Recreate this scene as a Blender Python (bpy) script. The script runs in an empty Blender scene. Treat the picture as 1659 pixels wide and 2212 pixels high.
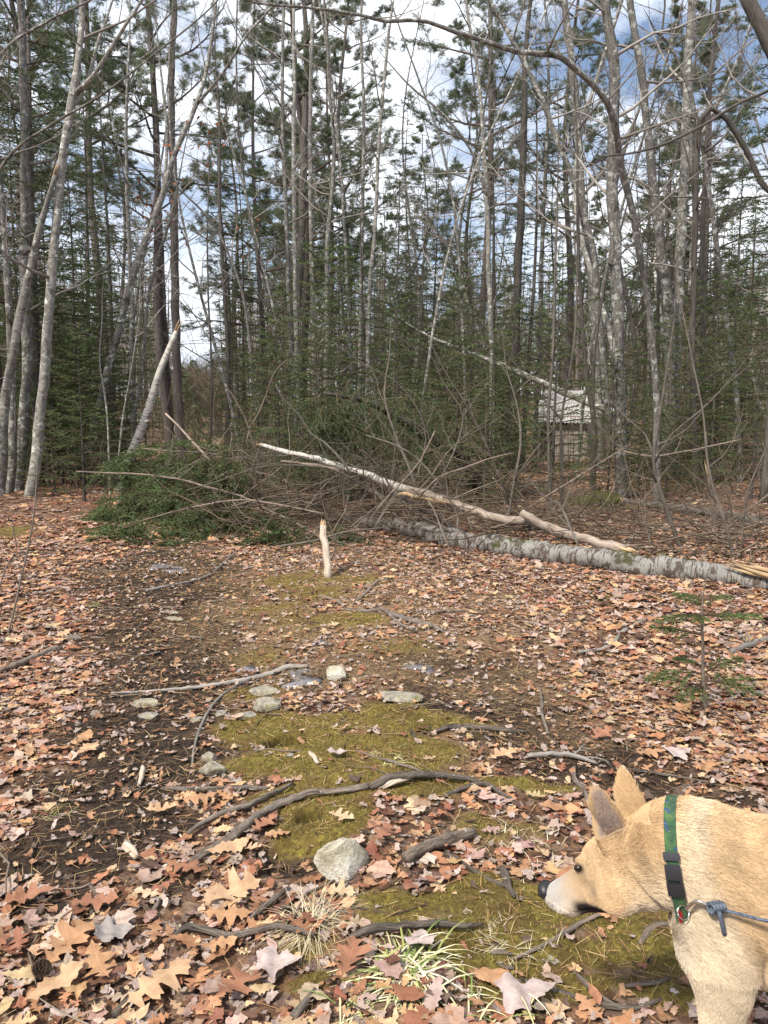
import bpy, math, random
import numpy as np
from mathutils import Vector, Matrix
R = math.radians
scene = bpy.context.scene
COL = scene.collection

# ------------------------------------------------------------------ camera
CAM_H = 1.5
PITCH = R(7.85)
FPX = 1640.0            # focal length in pixels of the 1659 x 2212 view
cam = bpy.data.cameras.new('camera'); cam_o = bpy.data.objects.new('camera', cam); COL.objects.link(cam_o)
cam_o.location = (0, 0, CAM_H); cam_o.rotation_euler = (R(90) - PITCH, 0, 0)
cam.sensor_fit = 'VERTICAL'; cam.angle = 2 * math.atan(1106.0 / FPX)
cam.clip_start = 0.05; cam.clip_end = 2000
scene.camera = cam_o

# ------------------------------------------------------------------ sky, sun, exposure
SUN_EL, SUN_AZ = R(50), R(222)      # azimuth clockwise from +Y: the sun stands behind the camera, a little left
w = bpy.data.worlds.new("World"); scene.world = w; w.use_nodes = True
nt = w.node_tree; nt.nodes.clear()
def N(nt, t, **kw):
    n = nt.nodes.new(t)
    for k, v in kw.items():
        if k in n.inputs: n.inputs[k].default_value = v
        else: setattr(n, k, v)
    return n
def L(nt, a, b): nt.links.new(a, b)
wo = N(nt, 'ShaderNodeOutputWorld'); bg = N(nt, 'ShaderNodeBackground'); bg.inputs['Strength'].default_value = 0.078
sky = N(nt, 'ShaderNodeTexSky'); sky.sky_type = 'NISHITA'; sky.sun_disc = False
sky.sun_elevation = SUN_EL; sky.sun_rotation = SUN_AZ; sky.altitude = 300; sky.air_density = 1.0; sky.ozone_density = 3.0
tc = N(nt, 'ShaderNodeTexCoord')
mp = N(nt, 'ShaderNodeMapping'); mp.inputs['Scale'].default_value = (1.0, 1.0, 2.0); mp.inputs['Location'].default_value = (1.3, 2.2, 0.7)
n1 = N(nt, 'ShaderNodeTexNoise', Scale=2.6, Detail=9.0, Roughness=0.6, Distortion=0.3)
L(nt, tc.outputs['Generated'], mp.inputs['Vector']); L(nt, mp.outputs['Vector'], n1.inputs['Vector'])
cr = N(nt, 'ShaderNodeValToRGB'); cr.color_ramp.elements[0].position = 0.40; cr.color_ramp.elements[1].position = 0.54; cr.color_ramp.elements[0].color = (.10, .10, .10, 1)
L(nt, n1.outputs['Fac'], cr.inputs['Fac'])
n2 = N(nt, 'ShaderNodeTexNoise', Scale=5.0, Detail=6.0, Roughness=0.6)
L(nt, mp.outputs['Vector'], n2.inputs['Vector'])
cc = N(nt, 'ShaderNodeValToRGB'); cc.color_ramp.elements[0].color = (6.2, 7.0, 8.3, 1); cc.color_ramp.elements[1].color = (9.6, 9.9, 10.4, 1)
cc.color_ramp.elements[0].position = 0.3; cc.color_ramp.elements[1].position = 0.65
L(nt, n2.outputs['Fac'], cc.inputs['Fac'])
mx = N(nt, 'ShaderNodeMixRGB'); L(nt, cr.outputs['Color'], mx.inputs['Fac']); L(nt, sky.outputs['Color'], mx.inputs['Color1']); L(nt, cc.outputs['Color'], mx.inputs['Color2'])
L(nt, mx.outputs['Color'], bg.inputs['Color']); L(nt, bg.outputs[0], wo.inputs['Surface'])
sl = bpy.data.lights.new('sun', 'SUN'); sl.energy = 3.0; sl.angle = R(7); sl.color = (1.0, 0.93, 0.82)
so = bpy.data.objects.new('sun', sl); COL.objects.link(so)
sd = Vector((math.sin(SUN_AZ) * math.cos(SUN_EL), math.cos(SUN_AZ) * math.cos(SUN_EL), math.sin(SUN_EL)))
so.rotation_euler = sd.to_track_quat('Z', 'Y').to_euler(); so.location = sd * 30
vs = scene.view_settings; vs.view_transform = 'Standard'; vs.look = 'None'; vs.gamma = 1; vs.exposure = 1.0
scene.cycles.use_denoising = True
scene.cycles.max_bounces = 6; scene.cycles.diffuse_bounces = 3; scene.cycles.glossy_bounces = 2
scene.cycles.transmission_bounces = 2; scene.cycles.transparent_max_bounces = 4
scene.cycles.caustics_reflective = False; scene.cycles.caustics_refractive = False

# ------------------------------------------------------------------ pixels to places
def ray(px, py):
    c, s = math.cos(PITCH), math.sin(PITCH)
    x = (px - 829.5) / FPX; y = -(py - 1106.0) / FPX
    return np.array([x, c + y * s, -s + y * c])
def at(px, py, Y):
    r = ray(px, py); return np.array([0, 0, CAM_H]) + r * (Y / r[1])
def sm(a, b, x):
    t = np.clip((np.asarray(x, float) - a) / (b - a), 0, 1); return t * t * (3 - 2 * t)
def vn(x, y, f, s=0.0):          # cheap smooth noise, about -1..1
    x = np.asarray(x, float) * f; y = np.asarray(y, float) * f
    return (np.sin(x * 1.3 + 1.7 * np.sin(y * 0.9 + s) + s) + np.sin(y * 1.7 + 1.3 * np.sin(x * 1.1 + 2 * s) + 2.3 * s) + 0.6 * np.sin(2.9 * x - 2.3 * y + s * 5 + np.sin(y * 2.1))) / 2.6
PITS = []
def hgt(x, y):
    x = np.asarray(x, float); y = np.asarray(y, float)
    h = 0.014 * vn(x, y, 2.2, 1) + 0.008 * vn(x, y, 6.5, 2) * sm(16, 8, y)
    h = h + 0.035 * vn(x, y, 0.7, 3) * sm(3, 8, y)
    ridge = np.exp(-((x + 0.02 - 0.02 * y) / 0.38) ** 2) * sm(7, 5, y) * sm(0.3, 1.2, y)
    h = h + 0.065 * ridge
    h = h + 0.12 * sm(-2.6, -5.5, x - 0.12 * y + 0.6) + 0.10 * sm(4.5, 8, x)
    for cx, cy, r, dep in PITS: h = h - dep * np.exp(-(((x - cx) ** 2 + ((y - cy) * 1.25) ** 2) / r ** 2) ** 4)
    h = h - 1.0 * sm(19, 34, y) + 0.25 * vn(x, y, 0.16, 4) * sm(14, 30, y)
    h = h + 4.0 * sm(52, 118, y) + 2 * sm(45, 90, np.abs(x))
    return h
def G(px, py, dz=0.0):           # where the sight line through a pixel meets the ground
    r = ray(px, py); t = CAM_H / max(-r[2], 1e-3)
    for _ in range(12):
        p = r * t; t = (CAM_H - float(hgt(p[0], p[1]))) / max(-r[2], 1e-3)
    p = np.array([0, 0, CAM_H]) + r * t
    p[2] = float(hgt(p[0], p[1])) + dz
    return p
def proj(P):
    P = np.atleast_2d(P); c, s = math.cos(PITCH), math.sin(PITCH)
    d = P[:, 1] * c - (P[:, 2] - CAM_H) * s; u = P[:, 1] * s + (P[:, 2] - CAM_H) * c
    return 829.5 + FPX * P[:, 0] / d, 1106 - FPX * u / d, d

# ------------------------------------------------------------------ objects
def link(o): COL.objects.link(o); return o
def thing(name, label, cat, loc=(0, 0, 0), group=None, rotz=0.0, kind=None):
    o = link(bpy.data.objects.new(name, None)); o.location = tuple(float(v) for v in loc); o.rotation_euler = (0, 0, rotz)
    o.empty_display_size = 0.1
    return tag(o, label, cat, group, kind)
def tag(o, label=None, cat=None, group=None, kind=None):
    if label: o['label'] = label
    if cat: o['category'] = cat
    if group: o['group'] = group
    if kind: o['kind'] = kind
    return o
def obj(name, me, mat, parent=None, loc=None):
    o = link(bpy.data.objects.new(name, me))
    if mat is not None and not me.materials: me.materials.append(mat)
    if parent is not None: o.parent = parent
    if loc is not None: o.location = tuple(float(v) for v in loc)
    return o
def dup(root, loc, rz=0.0, s=1.0, label=None, group=None, tilt=(0, 0)):
    r = link(root.copy()); r.location = tuple(float(v) for v in loc); r.rotation_euler = (tilt[0], tilt[1], rz); r.scale = (s, s, s)
    if label: r['label'] = label
    if group: r['group'] = group
    for ch in list(root.children):
        c = link(ch.copy()); c.parent = r
    return r

class MB:
    """collects geometry; build() makes one mesh with a 'bc' coordinate and a 'tint' colour per vertex"""
    def __init__(s): s.V = []; s.Q = []; s.T = []; s.B = []; s.C = []; s.n = 0
    def add(s, V, Q=None, T=None, B=None, C=None):
        V = np.asarray(V, float).reshape(-1, 3)
        if Q is not None and len(Q): s.Q.append(np.asarray(Q, int).reshape(-1, 4) + s.n)
        if T is not None and len(T): s.T.append(np.asarray(T, int).reshape(-1, 3) + s.n)
        s.V.append(V); s.B.append(V if B is None else np.asarray(B, float).reshape(-1, 3))
        if C is None: C = np.ones(3)
        C = np.asarray(C, float); s.C.append(np.broadcast_to(C, (len(V), 3)) if C.ndim == 1 else C)
        s.n += len(V)
    def build(s, name='mesh', origin=(0, 0, 0), smooth=True):
        me = bpy.data.meshes.new(name)
        if not s.V: return me
        V = np.concatenate(s.V) - np.asarray(origin, float)
        Q = np.concatenate(s.Q) if s.Q else np.zeros((0, 4), int); T = np.concatenate(s.T) if s.T else np.zeros((0, 3), int)
        nl = Q.size + T.size; nf = len(Q) + len(T)
        me.vertices.add(len(V)); me.vertices.foreach_set('co', V.astype(np.float32).ravel())
        me.loops.add(nl); me.loops.foreach_set('vertex_index', np.concatenate([Q.ravel(), T.ravel()]).astype(np.int32))
        me.polygons.add(nf)
        me.polygons.foreach_set('loop_start', np.concatenate([np.arange(len(Q)) * 4, Q.size + np.arange(len(T)) * 3]).astype(np.int32))
        try: me.polygons.foreach_set('loop_total', np.concatenate([np.full(len(Q), 4), np.full(len(T), 3)]).astype(np.int32))
        except Exception: pass
        me.polygons.foreach_set('use_smooth', np.full(nf, smooth, dtype=bool))
        a = me.attributes.new('bc', 'FLOAT_VECTOR', 'POINT'); a.data.foreach_set('vector', np.concatenate(s.B).astype(np.float32).ravel())
        c = me.attributes.new('tint', 'FLOAT_COLOR', 'POINT'); cv = np.concatenate(s.C)
        c.data.foreach_set('color', np.concatenate([cv, np.ones((len(cv), 1))], 1).astype(np.float32).ravel())
        me.update(); me.validate()
        return me

def tubes(mb, lines, sides, col=None, jit=0.0, seed=0, cap=True):
    """lines: list of (pts (n,3), radii (n,)) all of one length n"""
    if not lines: return
    P = np.array([l[0] for l in lines], float); Rr = np.array([l[1] for l in lines], float)
    K, n, _ = P.shape
    T = np.gradient(P, axis=1); T /= np.linalg.norm(T, axis=2, keepdims=True) + 1e-9
    mean = P[:, -1] - P[:, 0]
    ref = np.zeros((K, 3)); ref[np.arange(K), np.argmin(np.abs(mean), axis=1)] = 1
    A = np.cross(T, ref[:, None, :]); A /= np.linalg.norm(A, axis=2, keepdims=True) + 1e-9
    Bn = np.cross(T, A)
    th = np.arange(sides) / sides * 2 * math.pi
    seg = np.linalg.norm(np.diff(P, axis=1), axis=2); s = np.concatenate([np.zeros((K, 1)), np.cumsum(seg, 1)], 1)
    rr = np.repeat(Rr[:, :, None], sides, 2)
    if jit:
        ph = (seed * 1.7 + np.arange(K))[:, None, None]
        rr = rr * (1 + jit * (0.6 * np.sin(3 * th[None, None] + 2.3 * s[:, :, None] + ph) + 0.6 * np.sin(2 * th[None, None] - 5.1 * s[:, :, None] + 2 * ph) + 0.45 * np.sin(5 * th[None, None] + 13 * s[:, :, None])))
    V = P[:, :, None, :] + rr[..., None] * (np.cos(th)[None, None, :, None] * A[:, :, None, :] + np.sin(th)[None, None, :, None] * Bn[:, :, None, :])
    BC = np.stack([rr * np.cos(th), rr * np.sin(th), np.repeat(s[:, :, None], sides, 2)], -1)
    BC = BC + (np.arange(K)[:, None, None, None] * 3.7 + seed)
    idx = np.arange(K * n * sides).reshape(K, n, sides)
    a = idx[:, :-1, :]; b = np.roll(idx, -1, axis=2)[:, :-1, :]; c = np.roll(idx, -1, axis=2)[:, 1:, :]; d = idx[:, 1:, :]
    Q = np.stack([a, b, c, d], -1).reshape(-1, 4)
    T3 = None
    if cap and sides >= 5:
        # close both ends with a fan about the first corner
        f = []
        for i in range(1, sides - 1):
            f.append(np.stack([idx[:, -1, 0], idx[:, -1, i], idx[:, -1, i + 1]], -1)); f.append(np.stack([idx[:, 0, 0], idx[:, 0, i + 1], idx[:, 0, i]], -1))
        T3 = np.concatenate(f)
    C = None
    if col is not None:
        C = np.asarray(col, float)
        if C.ndim == 2: C = np.repeat(C, n * sides, 0)
    mb.add(V, Q, T3, BC, C)

def spline(pts, rad=None, step=0.12):
    """Catmull-Rom through pts, about `step` apart"""
    P = np.array(pts, float); n = len(P)
    rad = np.array(rad, float) if rad is not None else np.ones(n)
    E = np.vstack([2 * P[0] - P[1], P, 2 * P[-1] - P[-2]]); out = []; ro = []
    for i in range(n - 1):
        p0, p1, p2, p3 = E[i], E[i + 1], E[i + 2], E[i + 3]
        k = max(2, int(np.linalg.norm(p2 - p1) / step))
        for j in range(k):
            t = j / k
            out.append(0.5 * (2 * p1 + (p2 - p0) * t + (2 * p0 - 5 * p1 + 4 * p2 - p3) * t * t + (3 * p1 - p0 - 3 * p2 + p3) * t ** 3))
            ro.append(rad[i] * (1 - t) + rad[i + 1] * t)
    out.append(P[-1]); ro.append(rad[-1])
    return np.array(out), np.array(ro)

# ------------------------------------------------------------------ materials
def new_mat(name):
    m = bpy.data.materials.new(name); m.use_nodes = True; nt = m.node_tree
    b = nt.nodes['Principled BSDF']; return m, nt, b
def rampnode(nt, stops, fac):
    r = N(nt, 'ShaderNodeValToRGB'); e = r.color_ramp.elements
    while len(e) < len(stops): e.new(0.5)
    for i, (p, c) in enumerate(stops): e[i].position = p; e[i].color = (c[0], c[1], c[2], 1) if len(c) == 3 else c
    L(nt, fac, r.inputs['Fac']); return r
def mixc(nt, fac, a, b, mode='MIX'):
    m = N(nt, 'ShaderNodeMixRGB'); m.blend_type = mode
    for k, v in (('Fac', fac), ('Color1', a), ('Color2', b)):
        if hasattr(v, 'is_output'): L(nt, v, m.inputs[k])
        elif isinstance(v, (int, float)): m.inputs[k].default_value = v
        else: m.inputs[k].default_value = (v[0], v[1], v[2], 1)
    return m.outputs[0]
def attr(nt, name): return N(nt, 'ShaderNodeAttribute', attribute_name=name)
def noise(nt, vec, scale, detail=4, rough=0.6, stretch=None, dist=0.0):
    if stretch is not None:
        mp = N(nt, 'ShaderNodeMapping'); mp.inputs['Scale'].default_value = stretch; L(nt, vec, mp.inputs['Vector']); vec = mp.outputs[0]
    n = N(nt, 'ShaderNodeTexNoise', Scale=scale, Detail=detail, Roughness=rough, Distortion=dist); L(nt, vec, n.inputs['Vector']); return n.outputs['Fac']
def bump(nt, b, hgt_, strength=0.5, dist=0.01):
    bn = N(nt, 'ShaderNodeBump', Strength=strength, Distance=dist); L(nt, hgt_, bn.inputs['Height']); L(nt, bn.outputs[0], b.inputs['Normal'])
def bark(name, base, dark, lichen=None, lich=0.6, fiss=(26, 26, 5), moss=None, vary=0.35, bstr=0.9, mosst=0.62):
    m, nt, b = new_mat(name); bc = attr(nt, 'bc').outputs['Vector']
    f = noise(nt, bc, 1.0, 5, 0.65, fiss)
    c = rampnode(nt, [(0.34, dark), (0.56, base)], f).outputs[0]
    big = noise(nt, bc, 2.1, 3, 0.6)
    c = mixc(nt, rampnode(nt, [(0.35, (0, 0, 0)), (0.65, (0.5, 0.5, 0.5))], big).outputs[0], c, tuple(v * 0.55 for v in base))
    if lichen:
        l = rampnode(nt, [(lich, (0, 0, 0)), (lich + 0.05, (1, 1, 1))], noise(nt, bc, 9.0, 5, 0.7)).outputs[0]
        c = mixc(nt, l, c, lichen)
        l2 = rampnode(nt, [(lich + 0.06, (0, 0, 0)), (lich + 0.09, (0.85, 0.85, 0.85))], noise(nt, bc, 38.0, 3, 0.7)).outputs[0]
        c = mixc(nt, l2, c, tuple(v * 1.15 for v in lichen))
    if moss:
        mm = rampnode(nt, [(mosst, (0, 0, 0)), (mosst + 0.07, (1, 1, 1))], noise(nt, bc, 3.3, 5, 0.65, None, 0.4)).outputs[0]
        c = mixc(nt, mm, c, moss)
    oi = N(nt, 'ShaderNodeObjectInfo'); v = N(nt, 'ShaderNodeMapRange'); v.inputs['To Min'].default_value = 1 - vary; v.inputs['To Max'].default_value = 1 + vary
    L(nt, oi.outputs['Random'], v.inputs['Value'])
    vv = N(nt, 'ShaderNodeCombineColor'); [L(nt, v.outputs[0], vv.inputs[i]) for i in range(3)]
    c = mixc(nt, 1.0, c, vv.outputs[0], 'MULTIPLY')
    c = mixc(nt, 1.0, c, attr(nt, 'tint').outputs['Color'], 'MULTIPLY')
    L(nt, c, b.inputs['Base Color']); b.inputs['Roughness'].default_value = 0.9; b.inputs['Specular IOR Level'].default_value = 0.2
    if bstr: bump(nt, b, f, bstr, 0.02)
    return m
M = {}
M['grey_bark'] = bark('grey_bark', (0.195, 0.182, 0.160), (0.05, 0.045, 0.039), (0.40, 0.40, 0.365), 0.55, (22, 22, 7), (0.045, 0.045, 0.026), mosst=0.60, bstr=1.0)
M['pale_bark'] = bark('pale_bark', (0.255, 0.24, 0.21), (0.085, 0.075, 0.065), (0.50, 0.50, 0.46), 0.57, (12, 12, 14), (0.09, 0.085, 0.06), mosst=0.63)
M['dark_bark'] = bark('dark_bark', (0.115, 0.102, 0.088), (0.035, 0.030, 0.026), (0.2, 0.22, 0.18), 0.66, (26, 26, 4.0), (0.05, 0.06, 0.025), mosst=0.68)
M['pine_bark'] = bark('pine_bark', (0.155, 0.130, 0.117), (0.05, 0.041, 0.037), None, 0.7, (30, 30, 5.0), None)
M['twig'] = bark('twig_bark', (0.16, 0.138, 0.115), (0.08, 0.067, 0.055), None, bstr=0, fiss=(30, 30, 8))
M['grey_twig'] = bark('grey_twig_bark', (0.31, 0.28, 0.25), (0.13, 0.11, 0.09), None, bstr=0, fiss=(30, 30, 8))
M['root'] = bark('root_bark', (0.20, 0.165, 0.135), (0.035, 0.028, 0.023), (0.34, 0.31, 0.27), 0.60, (60, 60, 12), None, bstr=1.0)
M['stick'] = bark('stick_bark', (0.24, 0.19, 0.15), (0.08, 0.062, 0.05), (0.42, 0.38, 0.34), 0.62, (50, 50, 10))
M['bare_wood'] = bark('bare_wood', (0.60, 0.50, 0.40), (0.38, 0.28, 0.20), (0.32, 0.23, 0.18), 0.63, (60, 60, 6), None, bstr=0.4, vary=0.1)
M['splinter'] = bark('splintered_wood', (0.58, 0.42, 0.25), (0.30, 0.18, 0.09), None, 0.7, (90, 90, 6), None, bstr=0.6, vary=0.1)
M['pole'] = bark('peeled_pole', (0.38, 0.31, 0.25), (0.19, 0.14, 0.11), (0.12, 0.09, 0.07), 0.60, (26, 26, 8), None, bstr=0.3, vary=0.1)
def birch(name, white, dash, patch, lichen=None, moss=None, pth=0.6, dth=0.62, pst=(3.2, 3.2, 11), mth=.62):
    m, nt, b = new_mat(name); bc = attr(nt, 'bc').outputs['Vector']
    d = noise(nt, bc, 1.0, 3, 0.6, (7, 7, 60)); d2 = noise(nt, bc, 1.0, 6, 0.7, pst, 0.4)
    c = mixc(nt, noise(nt, bc, 14, 5, 0.7), tuple(v * 0.62 for v in white), white)
    if lichen: c = mixc(nt, rampnode(nt, [(0.5, (0, 0, 0)), (0.62, (1, 1, 1))], noise(nt, bc, 7, 6, 0.75)).outputs[0], c, lichen)
    c = mixc(nt, rampnode(nt, [(dth, (0, 0, 0)), (dth + 0.05, (1, 1, 1))], d).outputs[0], c, dash)
    c = mixc(nt, rampnode(nt, [(pth, (0, 0, 0)), (pth + 0.05, (1, 1, 1))], d2).outputs[0], c, patch)
    if moss: c = mixc(nt, rampnode(nt, [(mth, (0, 0, 0)), (mth + .06, (1, 1, 1))], noise(nt, bc, 3.0, 5, 0.7)).outputs[0], c, moss)
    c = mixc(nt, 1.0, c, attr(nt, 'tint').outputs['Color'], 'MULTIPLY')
    L(nt, c, b.inputs['Base Color']); b.inputs['Roughness'].default_value = 0.75; b.inputs['Specular IOR Level'].default_value = 0.25
    bump(nt, b, d2, 0.6, 0.012)
    return m
M['birch'] = birch('birch_bark', (0.60, 0.56, 0.50), (0.13, 0.10, 0.085), (0.05, 0.042, 0.036), dth=0.56, pth=0.585, pst=(5, 5, 20))
M['log'] = birch('old_birch_bark', (0.29, 0.275, 0.25), (0.085, 0.06, 0.047), (0.075, 0.057, 0.045), (0.20, 0.195, 0.18), (0.045, 0.048, 0.018), pth=0.50, dth=0.56, pst=(8, 8, 16), mth=.60)
def tinted(name, rough=0.8, spec=0.25, vary=0.0, gain=1.0, bumpy=0):
    m, nt, b = new_mat(name); c = attr(nt, 'tint').outputs['Color']
    if vary:
        oi = N(nt, 'ShaderNodeObjectInfo'); v = N(nt, 'ShaderNodeMapRange'); v.inputs['To Min'].default_value = (1 - vary) * gain; v.inputs['To Max'].default_value = (1 + vary) * gain
        L(nt, oi.outputs['Random'], v.inputs['Value']); vv = N(nt, 'ShaderNodeCombineColor'); [L(nt, v.outputs[0], vv.inputs[i]) for i in range(3)]
        c = mixc(nt, 1.0, c, vv.outputs[0], 'MULTIPLY')
    L(nt, c, b.inputs['Base Color']); b.inputs['Roughness'].default_value = rough; b.inputs['Specular IOR Level'].default_value = spec
    return m
M['needle'] = tinted('needles', 0.7, 0.3, 0.25)
_n = M['needle'].node_tree; _b = _n.nodes['Principled BSDF']; _t = N(_n, 'ShaderNodeBsdfTranslucent'); _m = N(_n, 'ShaderNodeMixShader'); _m.inputs[0].default_value = 0.35
L(_n, attr(_n, 'tint').outputs['Color'], _t.inputs['Color']); L(_n, _b.outputs[0], _m.inputs[1]); L(_n, _t.outputs[0], _m.inputs[2]); L(_n, _m.outputs[0], _n.nodes['Material Output'].inputs['Surface'])
M['blade'] = tinted('dry_blades', 0.75, 0.2)

# ------------------------------------------------------------------ growing branches
def nrm(v): return v / (np.linalg.norm(v) + 1e-9)
def sidedir(rs, d, ang):
    a = rs.normal(0, 1, 3); a = nrm(a - d * a.dot(d)); return nrm(d * math.cos(ang) + a * math.sin(ang))
def grow(rs, out, p, d, Ln, r, lvl, mx, up=0.05, wander=0.14, kids=(5, 5, 4), ang=(0.6, 1.0), shrink=0.55, n=None, droop=0.0):
    n = n or (7 if lvl == 0 else 5 if lvl == 1 else 4)
    pts = [p.copy()]; q = p.copy(); d = nrm(d)
    for i in range(n - 1):
        d = nrm(d + rs.normal(0, wander, 3) + np.array([0, 0, up - droop])); q = q + d * Ln / (n - 1); pts.append(q.copy())
    pts = np.array(pts); rad = r * (1 - np.linspace(0, 1, n) * 0.78)
    out.append((pts, rad))
    if lvl < mx:
        k = kids[min(lvl, len(kids) - 1)]; k = max(1, int(k + rs.randint(-1, 2)))
        for j in range(k):
            t = 0.22 + 0.76 * (j + rs.rand()) / k; i = min(n - 2, int(t * (n - 1))); f = t * (n - 1) - i
            b = pts[i] * (1 - f) + pts[i + 1] * f; dd = nrm(pts[i + 1] - pts[i])
            grow(rs, out, b, sidedir(rs, dd, rs.uniform(*ang)), Ln * shrink * rs.uniform(0.6, 1.15) * (1.1 - 0.5 * t), max(0.0016, r * 0.5 * (1 - 0.5 * t)), lvl + 1, mx, up, wander, kids, ang, shrink, None, droop)
def lines_to(mb, lines, col=None, jit=0.0, seed=0):
    g = {}
    for pts, rad in lines:
        s = 3 if rad[0] < 0.012 else (5 if rad[0] < 0.035 else (8 if rad[0] < 0.08 else 14))
        g.setdefault((len(pts), s), []).append((pts, rad))
    for (n, s), ls in g.items(): tubes(mb, ls, s, col, jit if s >= 8 else 0, seed)

def slivers(mb, P, D, ln, wd, cols, rs, flat=None):
    """thin tapering faces (needles, blades): P start points, D unit directions"""
    n = len(P); 
    if n == 0: return
    D = D / (np.linalg.norm(D, axis=1, keepdims=True) + 1e-9)
    a = rs.normal(0, 1, (n, 3)) if flat is None else np.tile(np.asarray(flat, float), (n, 1)) + rs.normal(0, 0.35, (n, 3))
    S = np.cross(D, a); S /= np.linalg.norm(S, axis=1, keepdims=True) + 1e-9
    ln = np.broadcast_to(ln, n)[:, None]; wd = np.broadcast_to(wd, n)[:, None]
    V = np.stack([P - S * wd * .5, P + S * wd * .5, P + D * ln * .6 + S * wd * .42, P + D * ln, P + D * ln * .6 - S * wd * .42], 1)
    base = np.arange(n)[:, None] * 5
    Q = np.concatenate([base + np.array([[0, 1, 2, 4]])]); T = base + np.array([[4, 2, 3]])
    mb.add(V.reshape(-1, 3), Q, T, None, np.repeat(cols, 5, 0))

def spray(rs, tw, nd, p, d, Ln, side=10, step=0.03, nl=0.035, nw=0.007, droop=0.12, bare=0.25, r=0.012, twl=0.42, up=0.0, cluster=2):
    """one fir bough: axis, flat side twigs, needles; twigs go to tw, needle seeds (p, dir) to nd"""
    n = 7; pts = [p.copy()]; q = p.copy(); d = nrm(d)
    for i in range(n - 1):
        d = nrm(d + rs.normal(0, 0.05, 3) + np.array([0, 0, -droop + up * i / n])); q = q + d * Ln / (n - 1); pts.append(q.copy())
    pts = np.array(pts); tw.append((pts, r * (1 - np.linspace(0, 1, n) * .85)))
    def needles(a, b, k0=0.0):
        m = max(2, int(np.linalg.norm(b - a) / step)); t = np.linspace(k0, 1, m)[:, None]
        X = a + (b - a) * t; dd = nrm(b - a)
        for c in range(cluster):
            u = rs.normal(0, 1, (m, 3)) * np.array([1, 1, .55]); nd.append((X, dd[None] * 0.75 + u * 0.5))
    for i in range(n - 1):
        if i / (n - 1) >= bare: needles(pts[i], pts[i + 1])
    for j in range(side):
        t = bare + (1 - bare) * (j + 0.5 * rs.rand()) / side; i = min(n - 2, int(t * (n - 1))); f = t * (n - 1) - i
        b = pts[i] * (1 - f) + pts[i + 1] * f; dd = nrm(pts[i + 1] - pts[i]); sd = nrm(np.cross(dd, (0, 0, 1)) + 1e-4) * (1 if j % 2 else -1)
        l = Ln * twl * (1.15 - t) * rs.uniform(0.7, 1.1); e = b + nrm(dd * 0.75 + sd * 0.75 + np.array([0, 0, rs.uniform(-.35, 0.05)])) * l
        m_ = (b + e) / 2 + np.array([0, 0, 0.03 * l]); tw.append((np.array([b, m_, e]), np.array([r * .35, r * .25, r * .1])))
        needles(b, m_); needles(m_, e)
        if l > 0.28:
            for s_ in (-1, 1):
                for ff in (0.35, 0.65):
                    bb = b + (e - b) * ff; ee = bb + nrm(nrm(e - b) + s_ * nrm(np.cross(nrm(e - b), (0, 0, 1)) + 1e-4) * 0.8 + rs.normal(0, .1, 3)) * l * 0.38; needles(bb, ee)
def needles_to(mb, nd, rs, nl, nw, base, var=0.35):
    if not nd: return
    P = np.concatenate([a for a, b in nd]); D = np.concatenate([b for a, b in nd]); n = len(P)
    # each clump of needles keeps a shade of its own
    g = 1 + var * np.repeat(rs.uniform(-1, 1, (n // 9 + 1, 1)), 9, 0)[:n] + 0.15 * rs.uniform(-1, 1, (n, 1))
    C = np.array(base)[None] * g; br = rs.rand(n) < 0.03; C[br] = (0.16, 0.09, 0.04)
    slivers(mb, P, D, nl * rs.uniform(.7, 1.2, n), nw, C, rs)

FIR = (0.075, 0.112, 0.048); PINE = (0.135, 0.165, 0.09)
def trunk_line(rs, H, r, lean=0.0, wob=0.05, n=22, top=0.12):
    z = np.linspace(0, H, n); a = rs.rand() * 6.28; k = rs.uniform(.25, .6); ph = rs.rand() * 6
    x = lean * z * math.cos(a) + wob * H / 14 * (np.sin(k * z + ph) - math.sin(ph)) * z / (z + 2); y = lean * z * math.sin(a) + wob * H / 14 * (np.cos(k * 1.2 * z + ph) - math.cos(ph)) * z / (z + 2)
    rad = r * (1 - (1 - top) * (z / H) ** 1.1); rad[0] *= 1.35; rad[1] *= 1.05 if n > 12 else 1
    return np.stack([x, y, z - 0.15], 1), rad
def tl_at(T, rad, z):
    i = int(np.clip(np.searchsorted(T[:, 2], z) - 1, 0, len(T) - 2)); f = (z - T[i, 2]) / (T[i + 1, 2] - T[i, 2] + 1e-9)
    return T[i] * (1 - f) + T[i + 1] * f, rad[i] * (1 - f) + rad[i + 1] * f
def bare_crown(rs, T, rad, z0, z1, count, out, L0=2.6, mx=3, kids=(5, 4, 3), rel=0.5, updir=0.9):
    for j in range(count):
        z = z0 + (z1 - z0) * ((j + rs.rand()) / count) ** 0.9; p, r = tl_at(T, rad, z); a = rs.rand() * 6.28
        d = np.array([math.cos(a), math.sin(a), rs.uniform(.2, updir)]); Ln = L0 * rs.uniform(.5, 1.1) * (1.15 - 0.7 * (z - z0) / (z1 - z0 + 1e-6))
        grow(rs, out, p, d, Ln, min(r * rel, 0.016 * Ln + 0.004), 0, mx, up=0.07, kids=kids)
def bare_tree(seed, H=14, r=0.1, z0=3, count=20, lean=0.02, wob=0.3, mx=3, L0=2.6, kids=(5, 4, 3)):
    rs = np.random.RandomState(seed); T, rad = trunk_line(rs, H, r, lean, wob); a = MB(); tubes(a, [(T, rad)], 10, jit=0.06, seed=seed)
    out = []; bare_crown(rs, T, rad, z0, H - 0.3, count, out, L0, mx, kids); b = MB(); lines_to(b, out)
    return a.build('trunk'), b.build('crown')
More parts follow.
